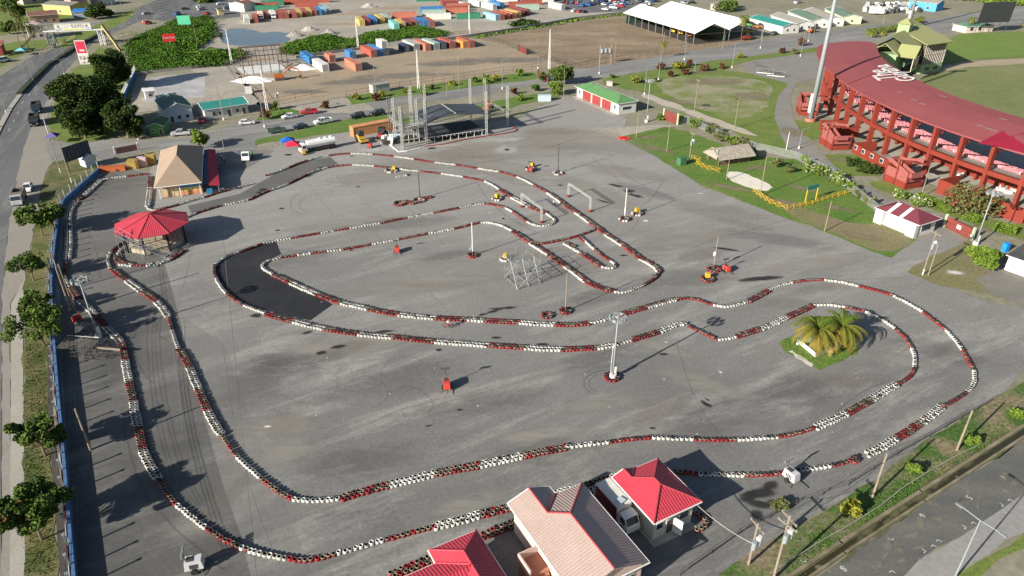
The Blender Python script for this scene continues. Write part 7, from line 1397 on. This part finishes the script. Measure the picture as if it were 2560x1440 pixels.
mb.build("plank",m_steel,t)
# grandstand frame by the left wall
g=G(205,880); t=thing("bench_frame","slatted steel bleacher frame in the shade of the left wall","bleacher",(g.x,g.y,0),R(-8)); mb=MB()
for i in range(9): mb.tube((-2.6+i*.62,1.2,0),(-2.6+i*.62,1.2,2.0),.05,n=4)
mb.tube((-2.7,1.2,2),(2.6,1.2,2),.05,n=4); mb.build("back_frame",m_steel,t); mb=MB()
for i in range(12): mb.tube((-2.9,-1.2+i*.2,1.3+i*.03),(2.6,-1.2+i*.2,1.3+i*.03),.05,n=4)
mb.build("bench_slats",m_drk,t)
for x in(-2.7,0,2.5):
    for y in(-1.2,1.0): MB().tube((x,y,0),(x,y,1.5),.05,n=4).build("leg",m_drk,t)
MB().bb(2.7,-.2,1.0,6.6,.1,1.2).build("plank",m_wood,t)
# steel portal frame of a building site
g=G(612,188); e=G(722,178); an=ang(g,e); t=thing("portal_frame","dark rusty steel building frame over a pale slab","building frame",(g.x,g.y,0),an); L=(e-g).length; mb=MB(); D_=16
for i in range(6):
    x=L*i/5; 
    for y in(0,D_): MB().tube((x,y,0),(x,y,6.5),.16,n=5).build("column",m_rust if False else mat("dark_rust",(.10,.06,.045),var=.3,ns=1),t)
    mb.path([(x,0,6.5),(x,D_*.5,8.4),(x,D_,6.5)],.13,4)
for y,z in((0,6.5),(4,7.4),(8,8.4),(12,7.4),(16,6.5),(0,3.2),(16,3.2)): mb.tube((0,y,z),(L,y,z),.1,n=4)
mb.build("rafters",MATS["dark_rust"],t)
# billboard skeleton, board signs
def board(name,label,a,b,z0,h,m,cat="sign",legs=2,t=.15):
    o,an,L=frame2(a,b); p=thing(name,label,cat,o,an); q=MB().bb(0,0,z0,L,t,z0+h).build("board",m,p)
    for i in range(legs): x=L*(i+.5)/legs; MB().bb(x-.07,t+.02,0,x+.07,t+.16,z0+h*.9).build("post",m_steel,p)
    return p,L
def sgn(p,body,x,y,z,size,m,**k): return text_mesh("lettering",body,size,m,(x,y,z),(math.pi/2,0,0),parent=p,**k)
p,L=board("red_sign","red sign with white script lettering in the weed slope",(411,115),(442,113),1.6,3.2,mat("sign_red",(.55,.02,.02),var=.05)); sgn(p,"Coca-Cola",L/2,-.03,3.3,L*.235,m_trim)
board("green_sign","plain pale green board at the top of the weed slope",(448,74),(480,73),2.2,4.0,mat("sign_green",(.10,.50,.30),var=.1))
p,L=board("tall_billboard","tall red and white billboard on thin legs beside the highway",(204,172),(230,171),1.6,8.6,m_trim,"billboard",3); MB().bb(.2,-.03,5.6,L-.2,0,9.9).build("red_panel",mat("billboard_red",(.52,.03,.07),var=.05),p); MB().bb(.3,-.03,1.9,L-.3,0,4.6).build("photo_panel",mat("mono_photo",(.08,.06,.05),c2=(.6,.58,.56),ns=.9,cspan=.08),p); mb=MB()
for i,w_ in enumerate((.12,.1,.14,.1)): mb.bb(L*.32+i*.42,-.06,6.3,L*.32+i*.42+.3,-.03,7.0)
mb.bb(.4,-.05,4.85,L-.4,-.03,5.2); mb.build("light_marks",m_trim,p)
o,an,L=frame2((402,62),(438,52)); p=thing("billboard_frame","empty grey lattice billboard frame beside the highway","billboard",o,an); mb=MB()
for i in range(9): mb.tube((L*i/8,0,0),(L*i/8,0,11),.1,n=4)
for i in range(8): mb.tube((0,0,2+i*1.25),(L,0,2+i*1.25),.08,n=4)
mb.build("lattice",m_steel,p)
o,an,L=frame2((172,433),(236,410)); p=thing("panel_board","large dark ribbed back of a billboard on two posts by the wall end","billboard",o,an); MB().bb(0,0,2.6,L,.2,6.2).build("board",m_drk if False else mat("board_back",(.05,.065,.09),var=.2,corr=.35),p)
for x in(.5,L-.4): MB().bb(x-.1,.2,0,x+.1,.4,6).build("post",m_drk,p)
mb=MB()
for i in range(8): mb.bb(L*i/7-.04,-.06,2.6,L*i/7+.04,-.01,6.2)
mb.build("rib",m_blk,p)
p,L=board("teal_arch_sign","small teal sign board on two yellow posts on the grass",(2012,507),(2040,500),2.9,.9,mat("sign_teal",(.02,.16,.15)),"sign",0)
for x in(.1,L-.1): MB().bb(x-.12,-.1,0,x+.12,.1,3.0).build("post",m_yel,p)
# pedestrian overpass with banner
A,B=G(118,118),G(262,112); an=ang(A,B); L=(B-A).length; p=thing("pedestrian_overpass","pedestrian overpass spanning the highway with a white banner","overpass",(A.x,A.y,0),an); zb=6.2
MB().bb(-1,-1.2,zb,L+1,1.2,zb+.5).build("deck",m_trim,p); mb=MB()
for y in(-1.2,1.2):
    mb.tube((-1,y,zb+3),(L+1,y,zb+3),.07,n=4)
    for i in range(int(L/1.2)): mb.tube((i*1.2,y,zb+.5),(i*1.2,y,zb+3),.05,n=3); 
mb.build("side_mesh",m_steel,p); MB().bb(-1,-1.4,zb+3,L+1,1.4,zb+3.15).build("canopy",mat("overpass_canopy",(.2,.22,.24),var=.2,ns=.5),p)
bx0,bx1=L*.24,L*.86; MB().bb(bx0,-1.34,zb+.5,bx1,-1.27,zb+3.3).build("banner",m_trim,p); MB().bb(bx0+3.2,-1.37,zb+.55,bx1-3,-1.345,zb+.95).build("banner_strip",mat("banner_lime",(.55,.62,.1)),p)
text_mesh("banner_lettering","GUY",1.9,mat("banner_green",(.42,.58,.34)),(bx0+(bx1-bx0)*.33,-1.36,zb+1.95),(math.pi/2,0,0),p); text_mesh("banner_lettering","EXPO",1.9,mat("banner_dark",(.10,.06,.06)),(bx0+(bx1-bx0)*.64,-1.36,zb+1.95),(math.pi/2,0,0),p)
for x in(bx0+1.5,bx1-1.6):
    mb=MB(); mb.bb(x-.8,-1.38,zb+.6,x+.8,-1.35,zb+1.6); mb.build("portrait_body",m_palebl if x<20 else m_drk,p); MB().tube((x,-1.35,zb+2.1),(x,-1.39,zb+2.1),.5,n=10).build("portrait_head",mat("portrait_skin",(.3,.17,.11)),p)
for x,w_ in((1.5,2.4),(L-1.2,1.6)):
    mb=MB()
    for dx in(0,w_):
        for y in(-1,1): mb.tube((x+dx,y,0),(x+dx,y,zb),.22,n=5)
    for k in range(1,5): mb.tube((x,-1,zb*k/5),(x+w_,-1,zb*k/5),.1,n=4); mb.tube((x+w_,-1,zb*k/5-.8),(x,-1,zb*k/5),.08,n=4)
    mb.build("tower_leg",m_trim if x>5 else m_stl2,p)
m_ramp=mat("ramp_mustard",(.36,.27,.12),var=.2,ns=.4,corr=.5)
for x0,sx in((-1,-1),(L+1,1)):
    mb=MB(); mb.slab([(x0,-1.2,zb+2),(x0,1.2,zb+2),(x0+sx*8,-3.5,2.2) if False else (x0+sx*5,1.0-7,2.8),(x0+sx*5,-1.4-7,2.8)],.6); mb.slab([(x0+sx*5,-6,2.8),(x0+sx*5,-8.4,2.8),(x0+sx*8.5,-16,.3),(x0+sx*8.5,-13.6,.3)],.6); mb.build("ramp",m_ramp,p)
# concrete bases and median
def wallrun(name,label,px,h,t,m,cat,z=0,cope=None,post=0,postm=None,rails=0,pr=.05,mesh_m=None,group=None,ph=None):
    P=[Vector((*G(*q)[:2],0)) for q in px]; p=thing(name,label,cat,(P[0].x,P[0].y,0),0,group); P=[q-P[0] for q in P]; mb=MB()
    if m:
        for a,b in zip(P,P[1:]): mb.box((a.x+b.x)/2,(a.y+b.y)/2,z,(b-a).length+t*.5,t,h,ang(a,b))
        mb.build("panel" if cat=="fence" else "wall",m,p)
    if cope:
        c=MB()
        for a,b in zip(P,P[1:]): c.box((a.x+b.x)/2,(a.y+b.y)/2,z+h,(b-a).length+t*.6,t+.1,.08,ang(a,b))
        c.build("coping",cope,p)
    if rails:
        c=MB()
        for k in range(rails):
            zz_=z+h*(k+1)/rails
            for a,b in zip(P,P[1:]): c.tube(a+Vector((0,0,zz_)),b+Vector((0,0,zz_)),pr*.7,n=4)
        c.build("rail",postm,p)
    if post:
        n_=0
        for a,b in zip(P,P[1:]):
            k=max(1,int((b-a).length/post))
            for i in range(k):
                if n_<98: q=a.lerp(b,i/k); MB().tube(q,q+Vector((0,0,ph or h)),pr,n=5).build("post",postm,p); n_+=1
    return p,P
# the blue boundary wall on the left with its tall posts
WP=[(258,424),(162,510),(150,545),(140,622),(132,720),(136,820),(150,995),(163,1130),(187,1405),(196,1500)]
p,P=wallrun("boundary_wall","long blue boundary wall with white coping and pale posts beside the left verge",WP,1.1,.25,m_blue,"wall",cope=mat("coping_blue",(.07,.14,.27),var=.3))
pn=MB(); hd=0; i_=0
for a,b in zip(P,P[1:]):
    n=max(1,int(round((b-a).length/3.1)))
    for i in range(n):
        q=a.lerp(b,(i+.5)/n); d=ang(a,b); nx=Vector((math.cos(d+math.pi/2),math.sin(d+math.pi/2),0)); s_=-1 if nx.x>0 else 1; nx=nx*s_
        pm=MB(); pm.box(q.x+nx.x*.3,q.y+nx.y*.3,0,.2,.2,2.6,d); o=pm.build("post",m_stl2,p); MB().box(q.x+nx.x*.3,q.y+nx.y*.3,2.6,.34,.3,.12,d).build("post_cap",m_stl2,o)
        q2=a.lerp(b,(i+1)/n); pn.mi(i_%2); m2=(q+q2)/2+nx*.35; pn.box(m2.x,m2.y,.2,(q2-q).length*1.2,.06,1.0,d); i_+=1
pn.build("striped_panel",[mat("panel_crimson",(.25,.03,.04),var=.2),m_trim],p)
sheet("drain_channel",[(118,860),(130,860),(128,1000),(140,1130),(160,1300),(178,1500),(155,1500),(140,1300),(122,1080)],m_drk,14)
# canal at the lower right
m_cw=mat("canal_water",(.035,.03,.012),var=.3,ns=.3,rough=.25,spec=.5)
sheet("canal_water",[(1905,1500),(2100,1368),(2300,1238),(2560,1072),(2760,945),(2780,955),(2560,1092),(2300,1258),(2100,1388),(1935,1500)],m_cw,22)
wallrun("canal_kerb","mossy concrete kerb on the near side of the canal",[(1890,1500),(2100,1360),(2300,1232),(2560,1066),(2760,940)],.35,.4,mat("mossy_concrete",(.11,.095,.05),c2=(.27,.235,.165),ns=.4),"kerb"); wallrun("canal_kerb","concrete kerb between canal and parking pad",[(1945,1500),(2110,1386),(2310,1256),(2560,1094),(2780,955)],.3,.3,MATS["mossy_concrete"],"kerb")
wallrun("pipe_run","thin white pipe lying along the canal kerb",[(1925,1440),(2040,1365),(2120,1320),(2200,1270),(2260,1222),(2330,1178),(2400,1140),(2445,1118)],.06,.07,m_concg,"pipe",z=.4)
# other boundary walls and fences
wallrun("block_wall","pale panelled boundary wall along the brown field",[(1050,111),(1190,92),(1300,75),(1440,50),(1560,36)],1.5,.25,m_concg,"wall",cope=m_trim); wallrun("block_wall","low pale wall behind the dirt yard",[(740,146),(900,124),(1050,111)],1.0,.25,m_concg,"wall"); wallrun("block_wall","low wall between weeds and gravel yard",[(336,188),(480,172),(600,155)],.9,.25,m_concg,"wall",cope=m_concg)
wallrun("blue_wall","blue wall with slanted posts behind the big trees",[(340,185),(310,250),(300,262)],1.6,.3,m_blue,"wall",cope=m_palebl,post=2.6,postm=m_trim,pr=.16,ph=3)
mf=mat("mesh_steel",(.20,.21,.20),var=.2)
for lab,px in(("mesh fence along the near edge of the dirt yard",[(865,246),(1000,222),(1210,190),(1420,163)]),("mesh fence around the brown field's road side",[(1450,172),(1530,150),(1620,138),(1760,118),(1890,92)]),("mesh fence between dirt yard and brown field",[(1195,90),(1270,118),(1345,145),(1430,170)]),("mesh fence behind the containers",[(700,165),(900,122),(1190,86)]),("mesh fence beside the building site",[(560,158),(590,200),(625,225),(655,268)]),("mesh fence in front of the gravel yard entrance",[(655,270),(740,252),(820,236)])):
    wallrun("mesh_fence",lab,px,2.2,.04,None,"fence",post=4.0,postm=m_drk,rails=2,pr=.06)
m_msh=mat("pale_mesh",(.42,.46,.44),var=.2,alpha=.13)
wallrun("mesh_fence","long pale mesh fence between grass field and stadium path",[(1700,300),(1850,365),(1990,398),(2080,440),(2190,530),(2200,548)],1.9,.03,m_msh,"fence",post=3.5,postm=m_steel,rails=1,pr=.05); wallrun("mesh_fence","dark mesh fence along the canal verge",[(1700,1440),(1850,1335),(1990,1262),(2120,1215),(2240,1140),(2400,1050),(2480,1005)],.9,.03,None,"fence",post=3.2,postm=m_drk,rails=2,pr=.045)
wallrun("mesh_fence","green grey fence at the path end",[(1885,165),(1960,195),(1880,190)][:2],1.6,.04,None,"fence",post=2.5,postm=m_drk,rails=4); wallrun("field_fence","low fence round the far edge of the cricket field",[(2380,166),(2450,152),(2560,146),(2700,148)],1.2,.04,None,"fence",post=4,postm=m_drk,rails=3)
mb=None
for lab,px in(("yellow crossed rail fence in front of the thatched hut",[(1740,412),(1770,425),(1800,432)]),("yellow crossed rail fence at the lower grass edge",[(1882,480),(1925,510),(1967,525)]),("yellow crossed rail fence below the teal sign",[(1967,525),(2030,512),(2080,495),(2125,485)]),("short yellow rail fence left of the hut",[(1728,398),(1752,405)])):
    p,P=wallrun("yellow_fence",lab,px,1.1,.04,None,"fence",post=1.6,postm=m_yel,rails=2,pr=.05); c=MB()
    for a,b in zip(P,P[1:]):
        n=max(1,int((b-a).length/1.6))
        for i in range(n): q,q2=a.lerp(b,i/n),a.lerp(b,(i+1)/n); c.tube(q,q2+Vector((0,0,1.1)),.035,n=4); c.tube(q+Vector((0,0,1.1)),q2,.05,n=4)
    c.build("cross_brace",m_yel,p)
# highway median planter
p,P=wallrun("median_planter","dark hedged planter along the highway median",[(50,236),(84,200),(120,165),(162,138),(205,110),(262,80)],.8,1.6,mat("median_dark",(.035,.045,.025),var=.5,ns=.6),"planter",cope=None); wallrun("median_kerb","pale concrete median kerb at the near road end",[(50,238),(25,272),(0,318),(-20,360)],.2,1.4,m_concg,"kerb"); 
mb=MB()
for px in([(100,137),(150,112),(190,92)],[(262,112),(285,104)],[(290,95),(330,84)]):
    P=[G(*q) for q in px]
    for a,b in zip(P,P[1:]):
        n=int((b-a).length/1.4)
        for i in range(n): q=a.lerp(b,i/n); mb.cyl(q.x,q.y,0,1.2,.14,5)
        mb.tube(a+Vector((0,0,1)),b+Vector((0,0,1)),.07,n=4)
tag(mb.build("pale_picket_rail",mat("picket_cream",(.5,.42,.25))),"cream picket railing beside the highway under the overpass","railing")
# gates
def gate(lab,a,b,m,postm,h=2.4,bars=14):
    o,an,L=frame2(a,b); p=thing("red_gate",lab,"gate",o,an); mb=MB()
    for i in range(bars+1): mb.bb(L*i/bars-.04,-.04,.1,L*i/bars+.04,.04,h)
    for z in(.15,h/2,h-.1): mb.bb(0,-.05,z,L,.05,z+.1)
    mb.build("gate_leaf",m,p); MB().bb(.1,.05,.2,L-.1,.09,h-.1).build("backing_mesh",mat("gate_mesh",(.28,.08,.07),var=.2,alpha=.6),p)
    for x in(-.25,L+.25): MB().bb(x-.2,-.2,0,x+.2,.2,h+.4).build("gate_post",postm,p)
    return p,L
m_lg=mat("pale_green_post",(.40,.52,.32))
p,L=gate("wide red gate with white sign between pale green posts by the maroon hut",(2362,568),(2425,600),m_rust,m_lg); MB().bb(L*.42,-.12,1.0,L*.58,-.06,1.8).build("sign",m_trim,p)
gate("red gate leading to the concrete path",(1660,300),(1692,312),m_rust,m_lg,3); gate("red double gate at the back road",(1346,195),(1370,206),m_rust,m_drk,2.6); gate("small red gate in the brown field fence",(1298,128),(1316,137),m_rust,m_drk,2.2); gate("faded red gate across the side street by the wall",(292,385),(345,375),m_rust,m_trim,1.6)
# canopies
def canopy(lab,px,rot,c,s=3.0):
    g=G(*px); p=thing("pop_up_canopy",lab,"canopy",(g.x,g.y,0),rot); mb=MB(); q=s/2
    for i in range(4): P=[(-q,-q),(q,-q),(q,q),(-q,q)]; mb.slab([(*P[i],2.1),(*P[(i+1)%4],2.1),(0,0,3.1)],.04)
    mb.build("canopy_top",mat("canopy_"+c,{'red':(.55,.02,.05),'blue':(.02,.10,.42),'purple':(.12,.10,.28),'cyan':(.15,.45,.5)}[c],var=.05),p)
    for x,y in((-q,-q),(q,-q),(q,q),(-q,q)): MB().tube((x,y,0),(x,y,2.1),.03,n=4).build("leg",m_steel,p)
canopy("bright red pop up canopy beside the tanker truck",(735,380),.3,'red',3.6); canopy("bright blue pop up canopy behind the red one",(722,370),.4,'blue',3.6); canopy("purple pop up canopy by the wooden poles at the left street",(137,358),.2,'purple',3.2); canopy("pale blue umbrella stall beside the overpass",(57,138),.2,'cyan',4.0)
# heaps
def heap(lab,px,w,h,m,seed):
    g=G(*px); r=np.random.default_rng(seed); n=28; vs=[(0,0,h)];fs=[]
    for k,(q,z) in enumerate(((.25,.8),(.55,.42),(.85,.12),(1.05,-.02))):
        for i in range(n): a=2*math.pi*i/n; j=1+r.normal(0,.07); vs.append((w*.5*q*j*math.cos(a),w*.35*q*j*math.sin(a),h*z*(1+r.normal(0,.08) if z>0 else 1)))
    fs=[(0,1+i,1+(i+1)%n) for i in range(n)]
    for k in range(3):
        for i in range(n): a=1+k*n+i; b=1+k*n+(i+1)%n; fs.append((a,a+n,b+n,b))
    mb=MB(); mb.add(vs,fs); o=mb.build("sand_heap",m,None,loc=(g.x,g.y,.03)); tag(o,lab,"heap")
m_wsd=mat("bright_white_sand",(.72,.71,.72),var=.08,ns=.3); m_gh=mat("grey_grit",(.25,.24,.22),var=.15)
heap("long white sand heap before the building site",(636,201),14,1.5,m_wsd,1); heap("broken white sand heap right of the excavator",(757,172),9,1.8,m_wsd,2); heap("small grey heap in the far yard",(737,90),8,2.2,m_gh,3); heap("small pale heap in the far yard",(773,76),8,2.2,m_conc,4); heap("grey grit heap behind the weed bank",(823,85),8,2.4,m_gh,5); heap("pale heap high in the far yard",(922,18),9,2.4,m_conc,6)
# playground blocks, crates, mats and small furniture
def blk(name,lab,cat,px,s,m,rot=0,z=0): g=G(*px); t=thing(name,lab,cat,(g.x,g.y,z),rot); MB().box(0,0,0,*s).build("box",m,t); MB().box(0,0,s[2],s[0]*1.05,s[1]*1.05,.12).build("lid",m,t)
blk("orange_skip","long orange skip inside the end of the blue wall","skip",(283,427),(6,1.5,1.1),m_org,R(12)); blk("play_block","yellow play house block beside the tan roofed hall","play house",(336,420),(2.4,2,2),mat("play_yellow",(.34,.23,.06),var=.3,ns=1.5),R(12)); blk("play_block","white and pink play house block in the middle","play house",(358,414),(2.2,2,2.0),mat("pink_block",(.55,.4,.42)),R(12)); blk("play_block","yellow play house block next to the hall","play house",(378,408),(2.4,2,2),MATS["play_yellow"],R(12))
blk("red_mat","red mat on the bright grass, left of two","mat",(1555,346),(2.2,1.5,.2),mat("mat_red",(.6,.04,.03)),R(30)); blk("red_mat","red mat on the bright grass, right of two","mat",(1566,348),(2.2,1.5,.2),MATS["mat_red"],R(30)); blk("transformer_cabinet","green electrical cabinet under the transformer pole","cabinet",(1703,412),(1.8,1.6,1.8),mat("cabinet_green",(.05,.14,.07)),R(25)); blk("blue_barrel_bin","bright blue bin behind the corner hut","bin",(2511,628),(.9,.9,1.6),mat("bin_blue",(.01,.22,.62)),R(20)); blk("white_cistern","white tank beside the site fence","tank",(623,232),(2.2,2,1.8),m_trim,.3); blk("white_panel_crate","white crate leaning on the grass behind the yard","crate",(1361,252),(4,1.6,1.8),m_palebl,R(5)); blk("small_roundabout_box","pale box on the verge beside the store road","box",(1525,214),(2.2,1.2,1.4),m_concg,R(-30))
for i,(x,y) in enumerate(((1892,183),(1918,190))): 
    g=G(x,y); t=thing("football_goal","white goal frame with bench, %s one by the path end"%("left","right")[i],"goal",(g.x,g.y,0),R(-25),"goals by the path"); mb=MB(); mb.path([(0,0,0),(0,0,2),(6,0,2),(6,0,0)],.07); mb.path([(0,1.4,0),(0,0,2)],.05); mb.path([(6,1.4,0),(6,0,2)],.05); mb.build("goal_frame",m_steel,t); MB().bb(0,-.6,.3,6,-.1,.5).build("bench",m_trim,t)
g=G(1513,160); t=thing("transformer_stand","three white transformers on a raised stand by the back road","transformers",(g.x,g.y,0),R(15)); MB().bb(-2.6,-.6,4,2.6,.6,4.25).build("platform",m_drk,t)
for x in(-2.4,2.4): MB().tube((x,0,0),(x,0,7.5),.14).build("post",m_wood,t)
for x in(-1.6,0,1.6): MB().cyl(x,0,4.25,1.6,.55).build("transformer",m_stl2,t)
# street lamp at the bottom right
g=G(2383,1452); t=thing("street_lamp","tall grey double armed lamp at the bottom right corner","street lamp",(g.x,g.y,0),0); H=8.6; MB().tube((0,0,0),(0,0,H),.1,.06,8).build("post",m_stl2,t); dd=ang(G(2413,1285,H),G(2485,1334,H))
for s in(-1,1): q=Vector((math.cos(dd)*s,math.sin(dd)*s,0)); MB().tube((0,0,H),(q.x*1.8,q.y*1.8,H+.15),.045).build("arm",m_stl2,t); MB().box(q.x*2.1,q.y*2.1,H+.08,.7,.25,.12,dd).build("lamp_head",m_steel,t)
# more of the clutter under the left wall
for i,(x,y,w_,d_,h_) in enumerate(((196,840,2.6,1.4,1.9),(232,872,1.8,1.2,1.0),(182,900,2.4,1.2,1.4),(214,905,3.0,.8,.9))):
    g=G(x,y); t=thing("steel_rack","dark steel rack in the shade by the left wall, %s"%("behind the slatted frame","at the mast foot","nearest the wall","in front of the slatted frame")[i],"rack",(g.x,g.y,.05),R(-8+i*5),"racks by the left wall"); mb=MB(); scaffold(mb,0,0,w_,d_,h_,2,.04); mb.build("frame",m_drk,t)
    mb=MB()
    for k in range(7): mb.tube((w_*k/6,0,h_),(w_*k/6,d_,h_),.03,n=4)
    mb.build("top_bars",m_steel,t)
# ---------------- labels: single out look-alikes ----------------
ORDN=["","first","second","third","fourth","fifth","sixth","seventh","eighth","ninth","tenth","eleventh","twelfth","thirteenth","fourteenth","fifteenth","sixteenth","seventeenth","eighteenth","nineteenth","twentieth"]+["twenty "+w for w in("first","second","third","fourth","fifth","sixth","seventh","eighth","ninth")]
def px_of(v):
    Z=v[2]-CH; zc=v[1]*CP-Z*SP; return (1280+FPX*v[0]/zc,720-FPX*(v[1]*SP+Z*CP)/zc)
SHORT={"the middle barrier at the front of the yard":"inner near barrier","the outer barrier at the near left":"outer near left barrier","the front barrier beyond the small red roof":"near right barrier","the barrier behind the box truck":"barrier behind the truck","the pair beside the box truck":"pair by the truck","the double row by the lower red roof":"lower red roof row","the double row between the red and peach roofs":"row between the roofs","the small curve by the open white door":"curve by the open door","the long barrier round the palm island":"palm island barrier","the outermost barrier at the right":"outermost right barrier"}
runs={}
for o in list(COL.objects):
    if o.parent is None and o.get("category")=="tyre stack": runs.setdefault(o["tyre_seg"],[]).append(o)
byw={}
for s,l in runs.items():
    m_=sum(px_of(o.location)[0] for o in l)/len(l); byw.setdefault((SEG[s][2],SEG[s][0]),[]).append((m_,s))
for (where,c),l in byw.items():
    l.sort()
    for k,(m_,s) in enumerate(l):
        w_=SHORT.get(where,where); cw_=WORD.get(c,"painted")
        L=sorted(runs[s],key=lambda o:px_of(o.location)[0]); dbl=bool(SEG[s][1])
        for r_i,(rn,sel) in enumerate((("front row",lambda i:i%2==0),("back row",lambda i:i%2==1))) if dbl else ((0,("",lambda i:True)),):
            q=[o for i,o in enumerate(L) if sel(i)] if not dbl else None
            if dbl:
                # split the pair of rows by height in the picture
                ys=[px_of(o.location)[1] for o in L]; xs=[px_of(o.location)[0] for o in L]; cf=np.polyfit(xs,ys,1) if len(L)>2 and max(xs)-min(xs)>1 else (0,sum(ys)/len(ys))
                q=[o for o,x_,y_ in zip(L,xs,ys) if (y_>cf[0]*x_+cf[1])==(r_i==0)]
            for i,o in enumerate(q):
                if where in SHORT: o["label"]="%s tyre stack, %s %s run of the %s, %s%s"%(cw_,ORDN[k+1],cw_,w_,(rn+" " if rn else ""),ORDN[min(i+1,29)])
                else: o["label"]="%s tyre stack in %s"%(cw_,where)
                o["group"]="%s tyre stacks in the %s"%(cw_,w_)
for o in COL.objects:
    if "tyre_seg" in o: del o["tyre_seg"]
FIX={"peach_roof_hall":"long house with peach sheet roof and dark red ridge caps"}
for o in COL.objects:
    if o.name in FIX: o["label"]=FIX[o.name]
d_={}
for o in COL.objects:
    if o.parent is None and o.get("label") and o.get("kind") is None: d_.setdefault(o["label"],[]).append(o)
for lb,l in d_.items():
    if len(l)>1:
        l.sort(key=lambda o:px_of(o.location)[0])
        for i,o in enumerate(l):
            if not o.get("group"): o["group"]=l[0].get("category","thing")+" of one kind"
            o["label"]=lb+", %s from left"%ORDN[min(i+1,29)]
REP=((" lying broadside in the far yard,"," lying broadside,"),(" of its colour from the left"," of its colour"),(" in the middle block of the far yard"," in the middle far block"),(" in the left block of the far yard"," in the left far block"),(" in the right block of the far yard"," in the right far block"),(" parked in a row of the far car park"," in the far car park"),(" in the ragged row along the mesh fence"," along the mesh fence"),(" ornamental shrub on the grass strip, "," ornamental shrub "),(" on the inner loop",""))
for o in COL.objects:
    lb=o.get("label")
    if lb and len(lb.split())>16:
        for a,b in REP:
            if len(lb.split())>14: lb=lb.replace(a,b)
        if len(lb.split())>16: print("LONG",lb)
        o["label"]=lb
